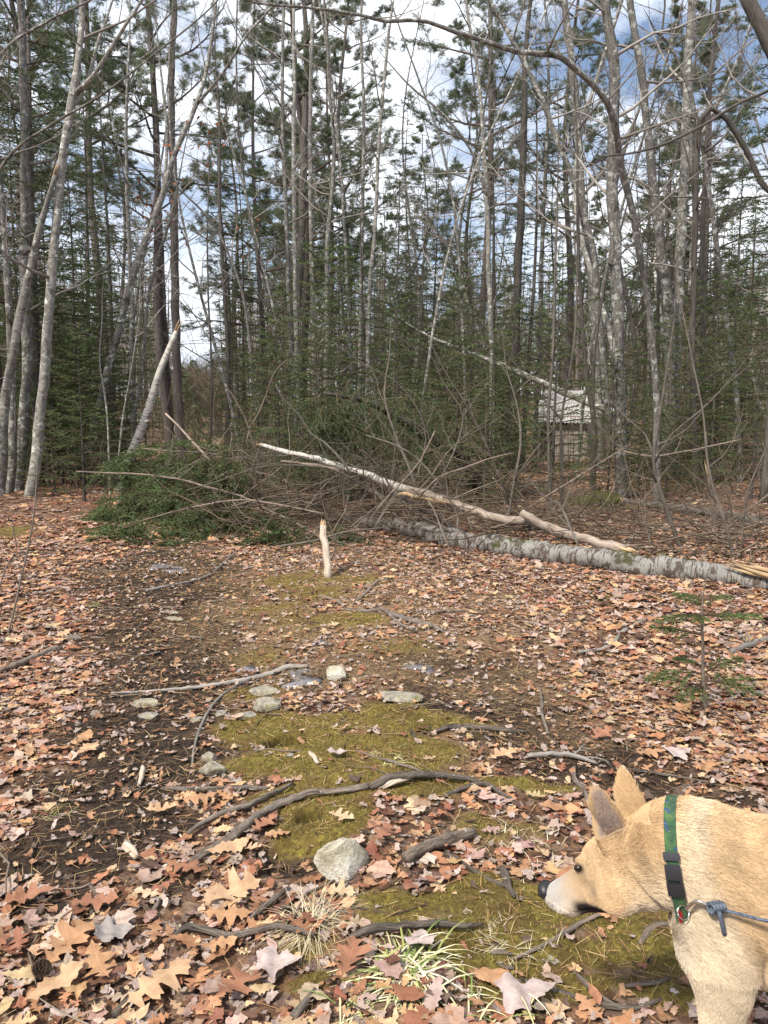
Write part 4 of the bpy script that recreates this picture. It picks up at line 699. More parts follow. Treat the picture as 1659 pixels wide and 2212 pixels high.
YNG = (.105, .15, .055)
def build_forest():
    rs = np.random.RandomState(11)
    used = set()
    bare = [bare_tree(1, 15, .062, 2.6, 30, L0=3.0), bare_tree(2, 13, .05, 2.2, 26, .05, .8, L0=2.9), bare_tree(3, 17, .08, 3.5, 30, .03, .5, L0=3.2), bare_tree(4, 11, .034, 2.0, 17, .06, .5, L0=1.9), bare_tree(5, 16, .066, 4, 20, .03, .8), bare_tree(6, 9, .027, 1.3, 17, .1, .8, L0=1.7)]
    firs = [fir_tree(21, 12, .085, 2.6, 1.5, 74), fir_tree(22, 9, .06, .7, 1.45, 74), fir_tree(23, 14, .09, 4, 1.7, 70, dead=40), fir_tree(24, 10, .06, 1.8, 1.2, 60, dead=40)]
    pines = [pine_tree(31, 21, .15, 7, 36), pine_tree(32, 18, .13, 5, 34, 2.8), pine_tree(33, 23, .16, 9, 36, 3.6)]
    young = [fir_tree(41, 2.6, .025, .15, .9, 46, .028, .032, .010, 0, 8, .05, .2, YNG), fir_tree(42, 3.8, .03, .3, 1.1, 54, .032, .038, .011, 0, 9, .06, .2, YNG), fir_tree(43, 1.6, .02, .1, .65, 34, .022, .028, .009, 0, 8, .04, .15, YNG)]
    bm = [(PALE, GTW), (GREY, GTW), (DARK, TW), (GREY, TW), (PALE, GTW), (GREY, TW)]
    protos = {}
    def put(fam, k, px, Y, s, rz, label, group, cat, name, tilt=(0, 0)):
        p = at(px, 1106, Y); x = p[0]; loc = (x, Y, float(hgt(x, Y)))
        key = (fam, k)
        if key not in protos:
            parts = {'b': bare, 'f': firs, 'p': pines, 'y': young}[fam][k]
            mats = {'b': bm[k] if fam == 'b' else None, 'f': (DARK, TW, M['needle']), 'p': (M['pine_bark'], TW, M['needle']), 'y': (DARK, TW, M['needle'])}[fam]
            protos[key] = make_tree(parts, mats, name, label, cat, loc, group, rz, s)
        else: dup(protos[key], loc, rz, s, label, group, tilt)
        used.add((px, Y))
    # conifers where the photograph shows them: (family, variant, px, distance, scale, label)
    for fam, k, px, Y, s, lab in [
        ('f', 0, 935, 20, .62, 'narrow dark spruce with a clear pointed top, left of centre right'), ('f', 2, 880, 27, .9, 'dark spruce behind the pointed spruce on its left side'),
        ('p', 0, 375, 24.3, 1.0, 'high green plumes on top of the two joined pine trunks'), ('p', 1, 650, 22.4, 1.0, 'pine crown spreading above the pale pair of trunks'),
        ('p', 2, 240, 27, 1.0, 'tall pine with level plumes behind the long leaning trunk'), ('p', 1, 575, 31, 1.05, 'tall pine standing between the sky gap and the pale pair'), ('p', 0, 1000, 33, .85, 'pine with flat layered plumes above the pointed spruce'),
        ('p', 2, 1200, 30, .95, 'pine with hazy plumes above the shed'), ('p', 1, 1480, 29, .9, 'pine behind the two joined trunks at the right'), ('p', 0, 90, 22, .9, 'pine behind the left trunk cluster'), ('p', 2, 740, 36, 1.05, 'far pine filling the top centre'),
        ('f', 2, -30, 12.6, .9, 'tall dark fir just outside the left edge reaching in with boughs'), ('f', 0, 88, 13.4, 1.0, 'dark fir between the two forks of the pale leaning trunk'), ('f', 3, 20, 13.5, .95, 'dark fir at the upper left edge with drooping boughs'), ('f', 0, 105, 15.5, 1.0, 'green fir behind the pale leaning trunk of the left cluster'), ('f', 1, 175, 15.2, .75, 'bushy fir left of the leaning birch, green to the ground'), ('f', 1, 130, 17, .8, 'bushy fir deeper behind the left trunk cluster'), ('f', 1, 245, 19, .7, 'small full fir just behind the leaning birch'),
        ('f', 3, 530, 24, 1.0, 'dark narrow fir at the right side of the sky gap'), ('f', 2, 500, 30, 1.0, 'thin fir right of the sky gap'), ('f', 3, 580, 21, .8, 'thin fir left of the pale pair'), ('f', 1, 850, 15.5, .72, 'leafy green fir in the centre behind the tangled shrub'), ('f', 1, 790, 18, .75, 'green fir behind the raised end of the pole'), ('f', 1, 980, 17, .55, 'low full fir right of the pointed spruce'),
        ('f', 3, 1126, 17.8, 1.0, 'boughs around the dark mossy spruce trunk left of the shed'), ('f', 2, 1180, 31, .9, 'dark fir behind the left end of the shed'), ('f', 0, 1050, 24, 1.0, 'dark fir between the pointed spruce and the shed'), ('f', 3, 1385, 22, .9, 'thin fir right of the spotted trunk'), ('f', 2, 1440, 26, 1.0, 'far fir behind the joined trunks'),
        ('f', 0, 1650, 11.5, .8, 'fir reaching in from the right edge with green boughs'), ('f', 1, 1590, 16, .7, 'fir inside the right edge of the wood'), ('f', 3, 1560, 21, .95, 'narrow fir near the right edge'), ('f', 2, 40, 20, .9, 'tall fir filling the upper left corner'), ('f', 1, 320, 30, 1.0, 'distant fir left of the two pine trunks'), ('f', 1, 700, 26, .9, 'fir deep between the pale trunks'),
        ('y', 0, 1045, 10.2, .72, 'young fir growing just behind the peeled pole'), ('y', 1, 690, 11.8, .8, 'young fir behind the raised end of the peeled pole'), ('y', 1, 1170, 17.5, .5, 'young fir at the foot of the shed wall'), ('y', 0, 1235, 15.5, .5, 'low young fir in front of the shed'), ('y', 2, 960, 12, 1.0, 'small young fir behind the tangled shrub'), ('y', 1, 110, 13.2, .9, 'young fir behind the left trunk cluster'), ('y', 0, 200, 14, 1.0, 'young fir left of the leaning birch'), ('y', 1, 860, 13, .9, 'young fir in the centre of the clearing edge'), ('y', 2, 780, 12.2, 1.1, 'small fir behind the fallen pole tip'), ('y', 0, 1500, 14.5, .8, 'young fir between the trunks at the right'), ('y', 0, 160, 13.5, .6, 'low fir on the left bank'), ('y', 1, 1400, 17, .8, 'young fir right of the shed'), ('y', 1, 600, 15, .8, 'young fir behind the fallen fir boughs'), ('y', 1, 730, 12.8, 1.1, 'tall young fir left of the tangled shrub'), ('y', 1, 1010, 12.5, .8, 'young fir right of the tangled shrub'), ('y', 0, 1090, 12.8, .9, 'young fir between the spruce trunk and the peeled pole'), ('y', 1, 130, 14.5, 1.2, 'tall young fir in the left shade'), ('y', 1, 240, 15.5, 1.1, 'young fir right behind the pale crooked sapling'), ('y', 1, 1620, 12.0, .8, 'young fir at the right edge'), ('f', 1, 900, 19, .8, 'leafy fir under the pointed spruce'), ('f', 1, 660, 19, .7, 'bushy fir behind the pale pair'), ('f', 1, 70, 16, .9, 'bushy fir at the far left edge'), ('f', 1, 205, 17.2, 1.0, 'broad fir between the left cluster and the leaning birch'), ('f', 1, 1520, 19, .8, 'bushy fir behind the joined trunks'), ('f', 1, 1290, 30, .9, 'bushy fir behind the shed gable'), ('f', 1, 1110, 21, .7, 'bushy fir left behind the shed')]:
        put(fam, k, px, Y, s, rs.rand() * 6.28, lab, {'f': 'firs in the wood', 'p': 'pines in the wood', 'y': 'young firs under the trees'}[fam], 'tree', {'f': 'fir_tree', 'p': 'pine_tree', 'y': 'young_fir'}[fam])
    # the rest of the wood
    n = 0
    while n < 150:
        px = rs.uniform(-160, 1820); Y = 15.5 + 45 * rs.rand() ** 1.25
        if 372 < px < 482: continue
        if 1120 < px < 1330 and Y < 32: continue
        if 840 < px < 900 and rs.rand() < .6: continue
        x = at(px, 1106, Y)[0]
        if any(abs(at(a, 1106, b)[0] - x) < .5 and abs(b - Y) < .8 for a, b in used): continue
        r = rs.rand(); n += 1
        if r < .66:
            k = rs.randint(6); put('b', k, px, Y, rs.uniform(.75, 1.15), rs.rand() * 6.28, far_label(px, Y, ['pale bare tree', 'grey bare tree', 'dark bare tree', 'thin bare sapling', 'tall pale bare tree', 'small bare tree'][k]), 'bare trees of the wood', 'tree', 'bare_tree', (rs.normal(0, .06), rs.normal(0, .09)))
        elif r < .90:
            k = rs.randint(4); put('f', k, px, Y, rs.uniform(.42, .9), rs.rand() * 6.28, far_label(px, Y, ['green fir', 'bushy fir', 'tall fir', 'narrow fir'][k]), 'firs in the wood', 'tree', 'fir_tree')
        else:
            k = rs.randint(3); put('p', k, px, max(Y, 26), rs.uniform(.8, 1.0), rs.rand() * 6.28, far_label(px, Y, 'tall pine'), 'pines in the wood', 'tree', 'pine_tree')
    for i in range(95):      # more young firs in the shade
        px = rs.uniform(520, 1700) if i % 3 else rs.uniform(-20, 260); Y = rs.uniform(11.2, 21); k = rs.randint(3)
        if 1120 < px < 1330 and Y > 13: continue
        put('y', k, px, Y, rs.uniform(.6, 1.15), rs.rand() * 6.28, far_label(px, Y, ['young green fir', 'taller young fir', 'low young fir'][k]), 'young firs under the trees', 'tree', 'young_fir')
    # undergrowth of thin shoots
    ls = []; rs = np.random.RandomState(77)
    for i in range(2600):
        px = rs.uniform(-120, 1780); Y = 12.5 + 34 * rs.rand() ** 1.4; x = at(px, 1106, Y)[0]
        if 300 < px < 480 and Y < 20 and rs.rand() < .6: continue
        if 1125 < px < 1320 and Y < 26 and rs.rand() < .8: continue
        p = np.array([x, Y, float(hgt(x, Y)) - .02]); grow(rs, ls, p, np.array([rs.normal(0, .35), rs.normal(0, .3), 1.]), rs.uniform(.5, 2.6) * (1 if Y > 15 else .6), rs.uniform(.004, .011), 1, 2, up=.03, wander=.13, kids=(3, 4, 3))
    mb = MB(); C = np.array([(1.3, 1.25, 1.15), (1.9, 1.8, 1.65), (.9, .85, .75)])
    g = {}
    for l in ls: g.setdefault(len(l[0]), []).append(l)
    for k, v in g.items(): tubes(mb, v, 3, C[rs.choice(3, len(v))])
    o = obj('undergrowth', mb.build('undergrowth'), M['twig']); tag(o, 'haze of thin bare shoots under the trees', 'undergrowth', kind='stuff')
    # far wood
    mb = MB(); ls = []; P = []; D = []; Cc = []
    for i in range(900):
        px = rs.uniform(-200, 1860); Y = rs.uniform(55, 105); x = at(px, 1106, Y)[0]; z = float(hgt(x, Y)); gap = 375 < px < 490; H = rs.uniform(3.5, 6.0) if gap else rs.uniform(8, 17)
        b = np.array([x, Y, z - .2]); l = rs.normal(0, .03, 2); ls.append((np.array([b, b + (l[0] * H / 2, 0, H / 2), b + (l[0] * H, l[1] * H, H)]), np.array([.12, .08, .02])))
        for k in range(16):
            t = rs.uniform(.25, 1); a = rs.rand() * 6.28; q = b + np.array([l[0] * H * t, l[1] * H * t, H * t]); e = q + np.array([math.cos(a), math.sin(a), .7]) * (1.25 - t) * 2.6; ls.append((np.array([q, (q + e) / 2 + rs.normal(0, .15, 3), e]), np.array([.03, .02, .008])))
            for kk in range(3): u = q + (e - q) * rs.uniform(.3, 1); ls.append((np.array([u, u + rs.normal(0, .3, 3), u + rs.normal(0, .5, 3) + (0, 0, .3)]), np.array([.014, .01, .006])))
        if rs.rand() < .35:
            for k in range(260):
                t = rs.uniform(.2, 1); a = rs.rand() * 6.28; rr = (1.05 - t) * 1.8 * rs.rand() ** .5; P.append(b + np.array([l[0] * H * t + rr * math.cos(a), rr * math.sin(a), H * t])); D.append([math.cos(a), math.sin(a), -.2]); Cc.append(np.array(FIR) * rs.uniform(1.0, 1.8))
    tubes(mb, ls, 3, np.array([(1.5, 1.4, 1.3), (1.2, 1.1, 1.0)])[rs.choice(2, len(ls))])
    o = obj('far_woods', mb.build('far_woods'), M['twig']); tag(o, 'distant grey wood closing the view behind all the trunks', 'far wood', kind='stuff')
    mb = MB(); slivers(mb, np.array(P), np.array(D), .3, .12, np.array(Cc), rs); o = obj('far_woods_evergreens', mb.build('far_evergreens'), M['needle']); tag(o, 'distant evergreen foliage mixed into the far wood', 'far wood', kind='stuff')

# ------------------------------------------------------------------ things lying and standing in the clearing
def stick(name, label, cat, pix, mat, Ys=None, group=None, part='branch', sides=10, jit=.07, seed=0, lift=0.0, cut=None, twigs=0, tw_mat=None, step=.05, taper=None, tl=.5, rest=0, shade=None):
    """a branch, root or log through (px, py, width px[, dist]) points; without a distance the point lies on the ground"""
    P, rad = [], []
    for q in pix:
        if len(q) > 3 and not rest: p = at(q[0], q[1], q[3])
        else: p = G(q[0], q[1])
        d = proj(p)[2][0]; r = q[2] / FPX * d / 2
        if rest:            # a log: its axis lies one radius above the ground on the sight line
            rr = ray(q[0], q[1]); tt = proj(p)[2][0]
            for _ in range(8):
                r = q[2] / FPX * tt / 2; p0 = rr * tt; tt = (CAM_H - float(hgt(p0[0], p0[1])) - r * rest) / -rr[2]
            p = np.array([0, 0, CAM_H]) + rr * tt
        elif len(q) <= 3: p[2] += r * .85 + .006 + lift
        P.append(p); rad.append(max(r, .0012))
    S, sr = spline(P, rad, step); org = P[0].copy(); rs = np.random.RandomState(seed + 5)
    S = S + rs.normal(0, .12, S.shape) * sr[:, None]
    mb = MB(); tubes(mb, [(S, sr)], sides, jit=jit, seed=seed)
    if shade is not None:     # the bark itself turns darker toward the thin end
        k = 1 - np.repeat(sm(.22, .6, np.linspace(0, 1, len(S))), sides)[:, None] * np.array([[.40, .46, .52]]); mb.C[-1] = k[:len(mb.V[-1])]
    t = thing(name, label, cat, org, group); obj(part, mb.build(part, org), mat, t)
    if cut is not None:
        for e in cut:
            i = 0 if e == 0 else -1; d = nrm(S[0] - S[2]) if e == 0 else nrm(S[-1] - S[-3]); cb = MB(); r = sr[i]
            for k in range(8):
                a = sidedir(rs, d, 1.57) * r * rs.uniform(.2, .75); l = r * rs.uniform(.8, 2.6); tubes(cb, [(np.array([S[i] + a - d * r, S[i] + a + d * l * .5, S[i] + a * .8 + d * l]), np.array([r * .42, r * .3, r * .05]))], 6)
            obj('broken_end', cb.build('broken_end', org), M['splinter'], t)
    if twigs:
        out = []
        for k in range(twigs):
            i = rs.randint(len(S) // 6, len(S) - 1); grow(rs, out, S[i], sidedir(rs, nrm(S[min(i + 1, len(S) - 1)] - S[i - 1]), rs.uniform(.5, 1.1)) + np.array([0, 0, .1]), tl * rs.uniform(.4, 1.2), min(sr[i] * .5, .007), 1, 2, up=.02, kids=(3, 4, 3))
        for pts, rr in out: pts[:, 2] = np.maximum(pts[:, 2], hgt(pts[:, 0], pts[:, 1]) + .006)
        tb = MB(); lines_to(tb, out); obj('twigs', tb.build('twigs', org), tw_mat or mat, t)
    return t, S, sr

def build_fallen():
    K = dict
    # the birch log
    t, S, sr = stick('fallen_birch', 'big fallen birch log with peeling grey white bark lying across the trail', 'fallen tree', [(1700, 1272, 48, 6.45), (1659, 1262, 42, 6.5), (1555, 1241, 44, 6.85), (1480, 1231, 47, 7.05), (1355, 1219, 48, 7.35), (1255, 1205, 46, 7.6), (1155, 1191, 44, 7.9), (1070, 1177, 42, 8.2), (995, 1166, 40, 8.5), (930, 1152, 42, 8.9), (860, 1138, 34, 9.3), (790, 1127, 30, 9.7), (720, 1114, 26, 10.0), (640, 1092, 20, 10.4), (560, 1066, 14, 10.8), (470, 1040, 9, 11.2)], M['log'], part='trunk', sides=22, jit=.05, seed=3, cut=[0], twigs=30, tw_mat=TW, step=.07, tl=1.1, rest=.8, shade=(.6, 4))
    tb = MB(); rs = np.random.RandomState(3)
    for k in range(9):
        a = S[0] + np.array([0, -.02, .10]) + rs.normal(0, .03, 3); e = S[7] + np.array([rs.uniform(-.1, .15), -.03, .12 + rs.uniform(-.03, .02)]); tubes(tb, [(np.array([a, (a + e) / 2 + rs.normal(0, .01, 3), e]), np.array([.022, .016, .002]))], 5)
    obj('splintered_wood', tb.build('splinter', t.location), M['splinter'], t)
    # tufts of moss and lichen on the log
    mb = MB(); n = 2600; i = rs.choice(len(S), n); c = vn(S[i, 0], S[i, 1], 3.1, 5) > .25; i = i[c]; n = len(i); a = rs.uniform(-1.2, 1.6, n)
    dirs = np.stack([0 * a, -np.sin(a), np.cos(a)], 1); P = S[i] + dirs * sr[i][:, None] * 1.0 + rs.normal(0, .02, (n, 3)) * np.array([1, .3, .3]); slivers(mb, P, dirs + rs.normal(0, .5, (n, 3)), .02, .008, np.array([(.10, .11, .02)]) * rs.uniform(.6, 1.5, (n, 1)), rs)
    obj('moss_tufts', mb.build('moss_tufts', t.location), M['blade'], t)['kind'] = 'stuff'
    # the peeled pole
    stick('fallen_pole', 'long peeled pinkish pole leaning over the birch log, its raised end birch white', 'fallen tree', [(1352, 1188, 22, 7.3), (1280, 1170, 21, 7.5), (1210, 1147, 20, 7.75), (1140, 1126, 20, 8.0), (1095, 1124, 19, 8.15), (1050, 1112, 19, 8.3), (995, 1093, 18, 8.5), (930, 1070, 18, 8.7), (875, 1055, 16, 8.8)], M['pole'], part='trunk', sides=16, jit=.04, seed=8, cut=[0], step=.07)
    t2, _, _ = stick('fallen_birch', 'white barked upper end of a slim fallen birch, pointing up left of the peeled pole', 'fallen tree', [(880, 1057, 17, 8.8), (829, 1040, 15, 8.9), (790, 1024, 14, 8.97), (750, 1013, 13, 9.05), (700, 996, 12, 9.15), (655, 985, 11, 9.22), (625, 978, 10, 9.3), (590, 968, 9, 9.35), (562, 960, 8, 9.4)], M['birch'], part='trunk', sides=12, jit=.08, seed=9, twigs=14, tw_mat=TW, cut=[1], step=.06, tl=.9)
    stick('broken_branch', 'thick stub branch with a pale knob joining the peeled pole', 'branch', [(1215, 1158, 18, 7.7), (1175, 1136, 18, 7.8), (1145, 1117, 17, 7.85), (1126, 1107, 16, 7.9)], M['pole'], seed=12, sides=12)
    stick('broken_branch', 'bright splintered stub poking from the underside of the peeled pole', 'branch', [(975, 1088, 9, 8.5), (930, 1080, 9, 8.5), (880, 1068, 9, 8.5), (868, 1066, 8, 8.5)], M['splinter'], seed=13, cut=[1])
    stick('fallen_branch', 'pale barkless limb lying parallel under the white birch top', 'branch', [(1010, 1160, 8, 8.9), (930, 1110, 9, 8.95), (860, 1070, 8, 9.0), (780, 1030, 8, 9.05), (700, 1008, 7, 9.1), (606, 996, 5, 9.2)], M['stick'], seed=14, twigs=10, tw_mat=TW)
    stick('upright_stub', 'short pale barkless stub standing upright in front of the log', 'broken branch', [(710, 1252, 17, 6.55), (708, 1225, 16, 6.6), (704, 1190, 15, 6.68), (700, 1160, 15, 6.75), (697, 1134, 13, 6.8)], M['bare_wood'], part='stem', seed=15, cut=[1], sides=12)
    stick('fallen_tree', 'smooth grey trunk leaning slantwise in front of the shed roof', 'fallen tree', [(1378, 916, 15, 16.4), (1340, 900, 15, 16.5), (1305, 883, 15, 16.6), (1230, 853, 14, 16.8), (1130, 808, 12, 17), (1030, 768, 9, 17.2), (930, 728, 6, 17.4), (850, 680, 4, 17.6)], PALE, part='trunk', seed=16, cut=[0], twigs=12, tw_mat=TW, step=.15)
    stick('fallen_birch', 'short white birch piece lying in the brush among the fir boughs', 'fallen tree', [(548, 1060, 9, 10.2), (530, 1040, 12, 10.1), (500, 1027, 13, 10.0), (470, 1020, 10, 10.0)], M['birch'], part='trunk', seed=17, cut=[1])
    stick('fallen_tree', 'old dark log lying on the leaves far right behind the log', 'fallen tree', [(1660, 1130, 20, 9.8), (1580, 1115, 20, 10.1), (1480, 1100, 18, 10.4), (1400, 1090, 14, 10.8), (1350, 1082, 10, 11.1)], M['dark_bark'], part='trunk', seed=18, cut=[1], twigs=8, tw_mat=TW)
    stick('fallen_branch', 'tan limb lying just behind the thick end of the birch log', 'branch', [(1470, 1190, 14, 7.9), (1400, 1185, 15, 8.0), (1330, 1182, 12, 8.1)], M['bare_wood'], seed=19)
    # bare branches sticking out of the tangle
    for k, (lab, px, mt, tg) in enumerate([
        ('long thin pale branch reaching left from the tangle across the fir boughs', [(165, 1018, 4, 9.6), (235, 1022, 6, 9.6), (300, 1024, 7, 9.5), (350, 1030, 8, 9.4), (400, 1038, 8, 9.3), (450, 1053, 8, 9.2), (520, 1072, 8, 9.2), (580, 1102, 7, 9.1), (640, 1130, 7, 8.8), (715, 1175, 7, 8.2)], M['stick'], 5),
        ('straight bare stick jutting left above the fir boughs', [(305, 968, 5, 9.8), (360, 974, 6, 9.8), (435, 978, 7, 9.8), (500, 985, 7, 9.8)], M['stick'], 2),
        ('forked stick with a bright broken tip above the fir boughs', [(357, 893, 6, 9.7), (385, 920, 7, 9.7), (410, 948, 8, 9.7), (440, 980, 9, 9.7), (470, 1010, 9, 9.8)], M['bare_wood'], 2),
        ('curved thin branch looping beside the bright tipped stick', [(355, 920, 4, 9.6), (375, 940, 4, 9.6), (372, 958, 4, 9.6), (395, 975, 5, 9.7), (400, 1000, 5, 9.7)], M['stick'], 1),
        ('slender upright branch with a bent tip left of the pole end', [(485, 833, 4, 9.3), (500, 850, 5, 9.3), (530, 905, 6, 9.3), (545, 950, 6, 9.3), (560, 1000, 7, 9.3), (570, 1030, 7, 9.4)], M['stick'], 4),
        ('arched twig curving up and left above the pole end', [(622, 776, 3, 9.4), (595, 800, 4, 9.4), (576, 850, 5, 9.4), (560, 890, 5, 9.4), (540, 925, 5, 9.4), (532, 960, 5, 9.3)], M['stick'], 1),
        ('dark branch sweeping from above the pole end down to the right', [(596, 830, 4, 9.0), (610, 860, 5, 9.0), (645, 895, 6, 9.0), (670, 935, 7, 9.0), (700, 955, 7, 8.9), (735, 990, 8, 8.8), (762, 1030, 8, 8.8)], TW, 5),
        ('long dark branch arching left to right through the tangle', [(400, 1060, 4, 8.9), (470, 1040, 5, 8.9), (560, 1010, 6, 8.9), (640, 1005, 6, 8.8), (720, 1015, 7, 8.7), (790, 1050, 7, 8.6), (840, 1080, 7, 8.5)], TW, 7),
        ('low branch stretching left along the ground under the tangle', [(255, 1140, 4, 8.9), (330, 1118, 5, 8.8), (420, 1095, 6, 8.7), (520, 1080, 7, 8.6), (600, 1090, 7, 8.5), (700, 1110, 8, 8.4)], M['stick'], 8),
        ('pale crooked twig rising from the upright stub', [(712, 1220, 5, 7.0), (725, 1180, 5, 7.0), (718, 1150, 5, 7.0), (745, 1105, 5, 7.1), (752, 1070, 4, 7.2)], M['stick'], 4),
        ('pale forked twig standing against the peeled pole', [(800, 1120, 7, 8.3), (840, 1070, 7, 8.3), (870, 1040, 6, 8.3), (905, 1000, 5, 8.2), (940, 930, 4, 8.2)], M['stick'], 6),
        ('brown branch slanting down right below the log', [(600, 1180, 6, 7.6), (680, 1168, 7, 7.5), (740, 1150, 7, 7.6), (830, 1140, 6, 7.8)], TW, 8),
        ('long arching branch from the log toward the young fir', [(1110, 978, 4, 8.2), (1060, 990, 5, 8.2), (1000, 1012, 6, 8.3), (950, 1030, 7, 8.4), (900, 1080, 7, 8.5)], M['stick'], 5),
        ('bare bough standing above the log in the centre', [(980, 1165, 10, 8.3), (990, 1120, 9, 8.4), (960, 1060, 8, 8.5), (900, 990, 7, 8.5), (850, 960, 6, 8.5), (790, 940, 4, 8.5)], TW, 8),
        ('dark bough curving over the log right of centre', [(1010, 1180, 10, 8.1), (960, 1140, 9, 8.2), (900, 1110, 8, 8.3), (850, 1060, 7, 8.4), (820, 1010, 6, 8.4), (780, 970, 5, 8.4)], TW, 8),
        ('thin stick leaning on the front of the birch log', [(975, 1192, 6, 7.5), (960, 1160, 6, 7.6), (945, 1120, 5, 7.8), (925, 1080, 5, 7.9)], M['stick'], 1),
        ('forked stick leaning against the log at the right', [(1255, 1190, 8, 7.2), (1232, 1140, 7, 7.4), (1215, 1100, 7, 7.6), (1200, 1080, 5, 7.7)], TW, 3),
        ('bare pale branch lying across the right brush', [(1500, 1190, 6, 8.3), (1560, 1150, 7, 8.3), (1620, 1100, 7, 8.3), (1670, 1060, 6, 8.3)], M['stick'], 4),
        ('thin grey branch slanting over the leaves behind the log', [(1120, 1110, 7, 10.2), (1200, 1060, 7, 10.3), (1280, 1010, 6, 10.5), (1360, 960, 5, 10.6)], M['stick'], 5),
        ('dead branch crossing low in front of the spotted trunk', [(1330, 970, 6, 11.0), (1400, 985, 7, 10.8), (1480, 975, 7, 10.6), (1600, 950, 6, 10.4)], M['stick'], 5),
    ]): stick('bare_branch', lab, 'branch', [(q[0], q[1], q[2] * .62) + tuple(q[3:]) for q in px], mt, group='bare branches of the tangle', seed=30 + k, twigs=tg, sides=7, step=.1, tl=.8)
    # brushwood: what nobody could count
    ls = []; rs = np.random.RandomState(19)
    for k in range(760):
        u = rs.rand() ** 1.35; px = 480 + 1180 * u; base = 1125 + 65 * u; g = G(px, base + rs.uniform(-70, 35)); z = rs.uniform(.02, .75) * (1 if px < 1150 else .35) * rs.rand() ** .5; g[2] += z
        d = np.array([rs.normal(0, 1.1), rs.normal(0, .45), rs.normal(.12, .28)]); grow(rs, ls, g, d, rs.uniform(.4, 1.7), rs.uniform(.003, .012), 1, 2, up=.0, wander=.14, kids=(3, 4, 3))
    for pts, rr in ls: pts[:, 2] = np.maximum(pts[:, 2], hgt(pts[:, 0], pts[:, 1]) + .008)
    mb = MB(); g = {}
    for l in ls: g.setdefault(len(l[0]), []).append(l)
    C = np.array([(1.15, 1.05, .95), (2.1, 1.95, 1.75), (.8, .68, .58), (1.6, 1.35, 1.1)])
    for k, v in g.items(): tubes(mb, v, 4, C[rs.choice(4, len(v), p=[.35, .2, .3, .15])])
    o = obj('brushwood', mb.build('brushwood'), M['twig']); tag(o, 'tangle of dead twigs and brush around the fallen birch', 'brushwood', kind='stuff')
    # the fallen fir with its green boughs
    def boughs(name, label, centres, nb, L0, base, trunk=None, seed=0, down=.25, nl=.034, nw=.009, sd=13, step=.017, cat='fallen tree'):
        rs = np.random.RandomState(seed); tw, nd = [], []; org = centres[0][0]
        for k in range(nb):
            c, rad_, dd = centres[rs.randint(len(centres))]; p = c + rs.normal(0, 1, 3) * rad_ * .5; p[2] = max(p[2], float(hgt(p[0], p[1])) + .03)
            d = dd + rs.normal(0, .5, 3); spray(rs, tw, nd, p, d, L0 * rs.uniform(.6, 1.2), sd, step, droop=down * rs.uniform(.5, 1.5), bare=.1, r=.008, twl=.5)
        for pts, rr in tw: pts[:, 2] = np.maximum(pts[:, 2], hgt(pts[:, 0], pts[:, 1]) + .01)
        for X, _ in nd: X[:, 2] = np.maximum(X[:, 2], hgt(X[:, 0], X[:, 1]) + .012)
        t = thing(name, label, cat, org); b = MB(); lines_to(b, tw, (.8, .7, .5)); obj('twigs', b.build('twigs', org), TW, t)
        c_ = MB(); needles_to(c_, nd, rs, nl, nw, base, .5); obj('needles', c_.build('needles', org), M['needle'], t)
        if trunk is not None:
            S, sr = spline([at(*q[:2], q[3]) for q in trunk], [q[2] / FPX * q[3] / 2 for q in trunk]); m_ = MB(); tubes(m_, [(S, sr)], 10, jit=.05); obj('trunk', m_.build('trunk', org), M['dark_bark'], t)
    A = lambda px, py, Y, r, d: (at(px, py, Y), np.array(r), np.array(d, float))
    GRN = (.085, .125, .045)
    boughs('fallen_fir', 'toppled fir with a thick heap of green boughs on the left of the trail', [A(330, 1060, 10.3, (.35, .3, .2), (-.6, -.4, -.1)), A(290, 1070, 10.2, (.3, .3, .2), (-.7, -.5, -.2)), A(390, 1080, 10.0, (.35, .3, .2), (-.2, -.7, -.3)), A(430, 1110, 9.7, (.35, .3, .12), (0, -.7, -.3)), A(350, 1110, 9.6, (.4, .3, .1), (-.6, -.6, -.1)), A(300, 1010, 10.6, (.2, .2, .15), (-.5, -.3, .2)), A(400, 1030, 10.2, (.3, .2, .15), (-.3, -.6, -.1)), A(290, 1125, 9.0, (.3, .2, .06), (-.5, -.5, -.1)), A(420, 1135, 8.8, (.35, .15, .06), (.2, -.6, -.1)), A(260, 1090, 9.8, (.2, .2, .1), (-.6, -.4, -.2)), A(480, 1010, 10.0, (.35, .25, .2), (-.3, -.5, -.2)), A(520, 1060, 9.7, (.35, .25, .2), (-.2, -.5, -.3)), A(460, 1090, 9.4, (.35, .25, .15), (-.3, -.6, -.3)), A(350, 985, 10.5, (.25, .2, .15), (-.6, -.3, .1)), A(430, 990, 10.3, (.3, .2, .15), (-.4, -.5, .1))], 250, .66, (.115, .16, .06), [(260, 1075, 8, 10.6), (400, 1060, 16, 10.4), (560, 1080, 22, 10.3), (700, 1100, 26, 10.2)], 61)
    boughs('fir_bough', 'drooping green fir bough hanging over the heap under the pole end', [A(505, 985, 9.5, (.2, .15, .08), (-.4, -.3, -.5)), A(470, 990, 9.6, (.2, .15, .1), (-.5, -.3, -.5)), A(440, 1005, 9.7, (.2, .1, .1), (-.3, -.3, -.6))], 34, .5, (.085, .115, .045), None, 62, .35, cat='bough')
    boughs('fir_bough', 'narrow green fir spray hanging straight down to the trail', [A(488, 1100, 9.0, (.05, .05, .12), (0, -.1, -1)), A(486, 1130, 8.9, (.05, .05, .1), (0, -.1, -1))], 12, .38, GRN, None, 63, .3, cat='bough')
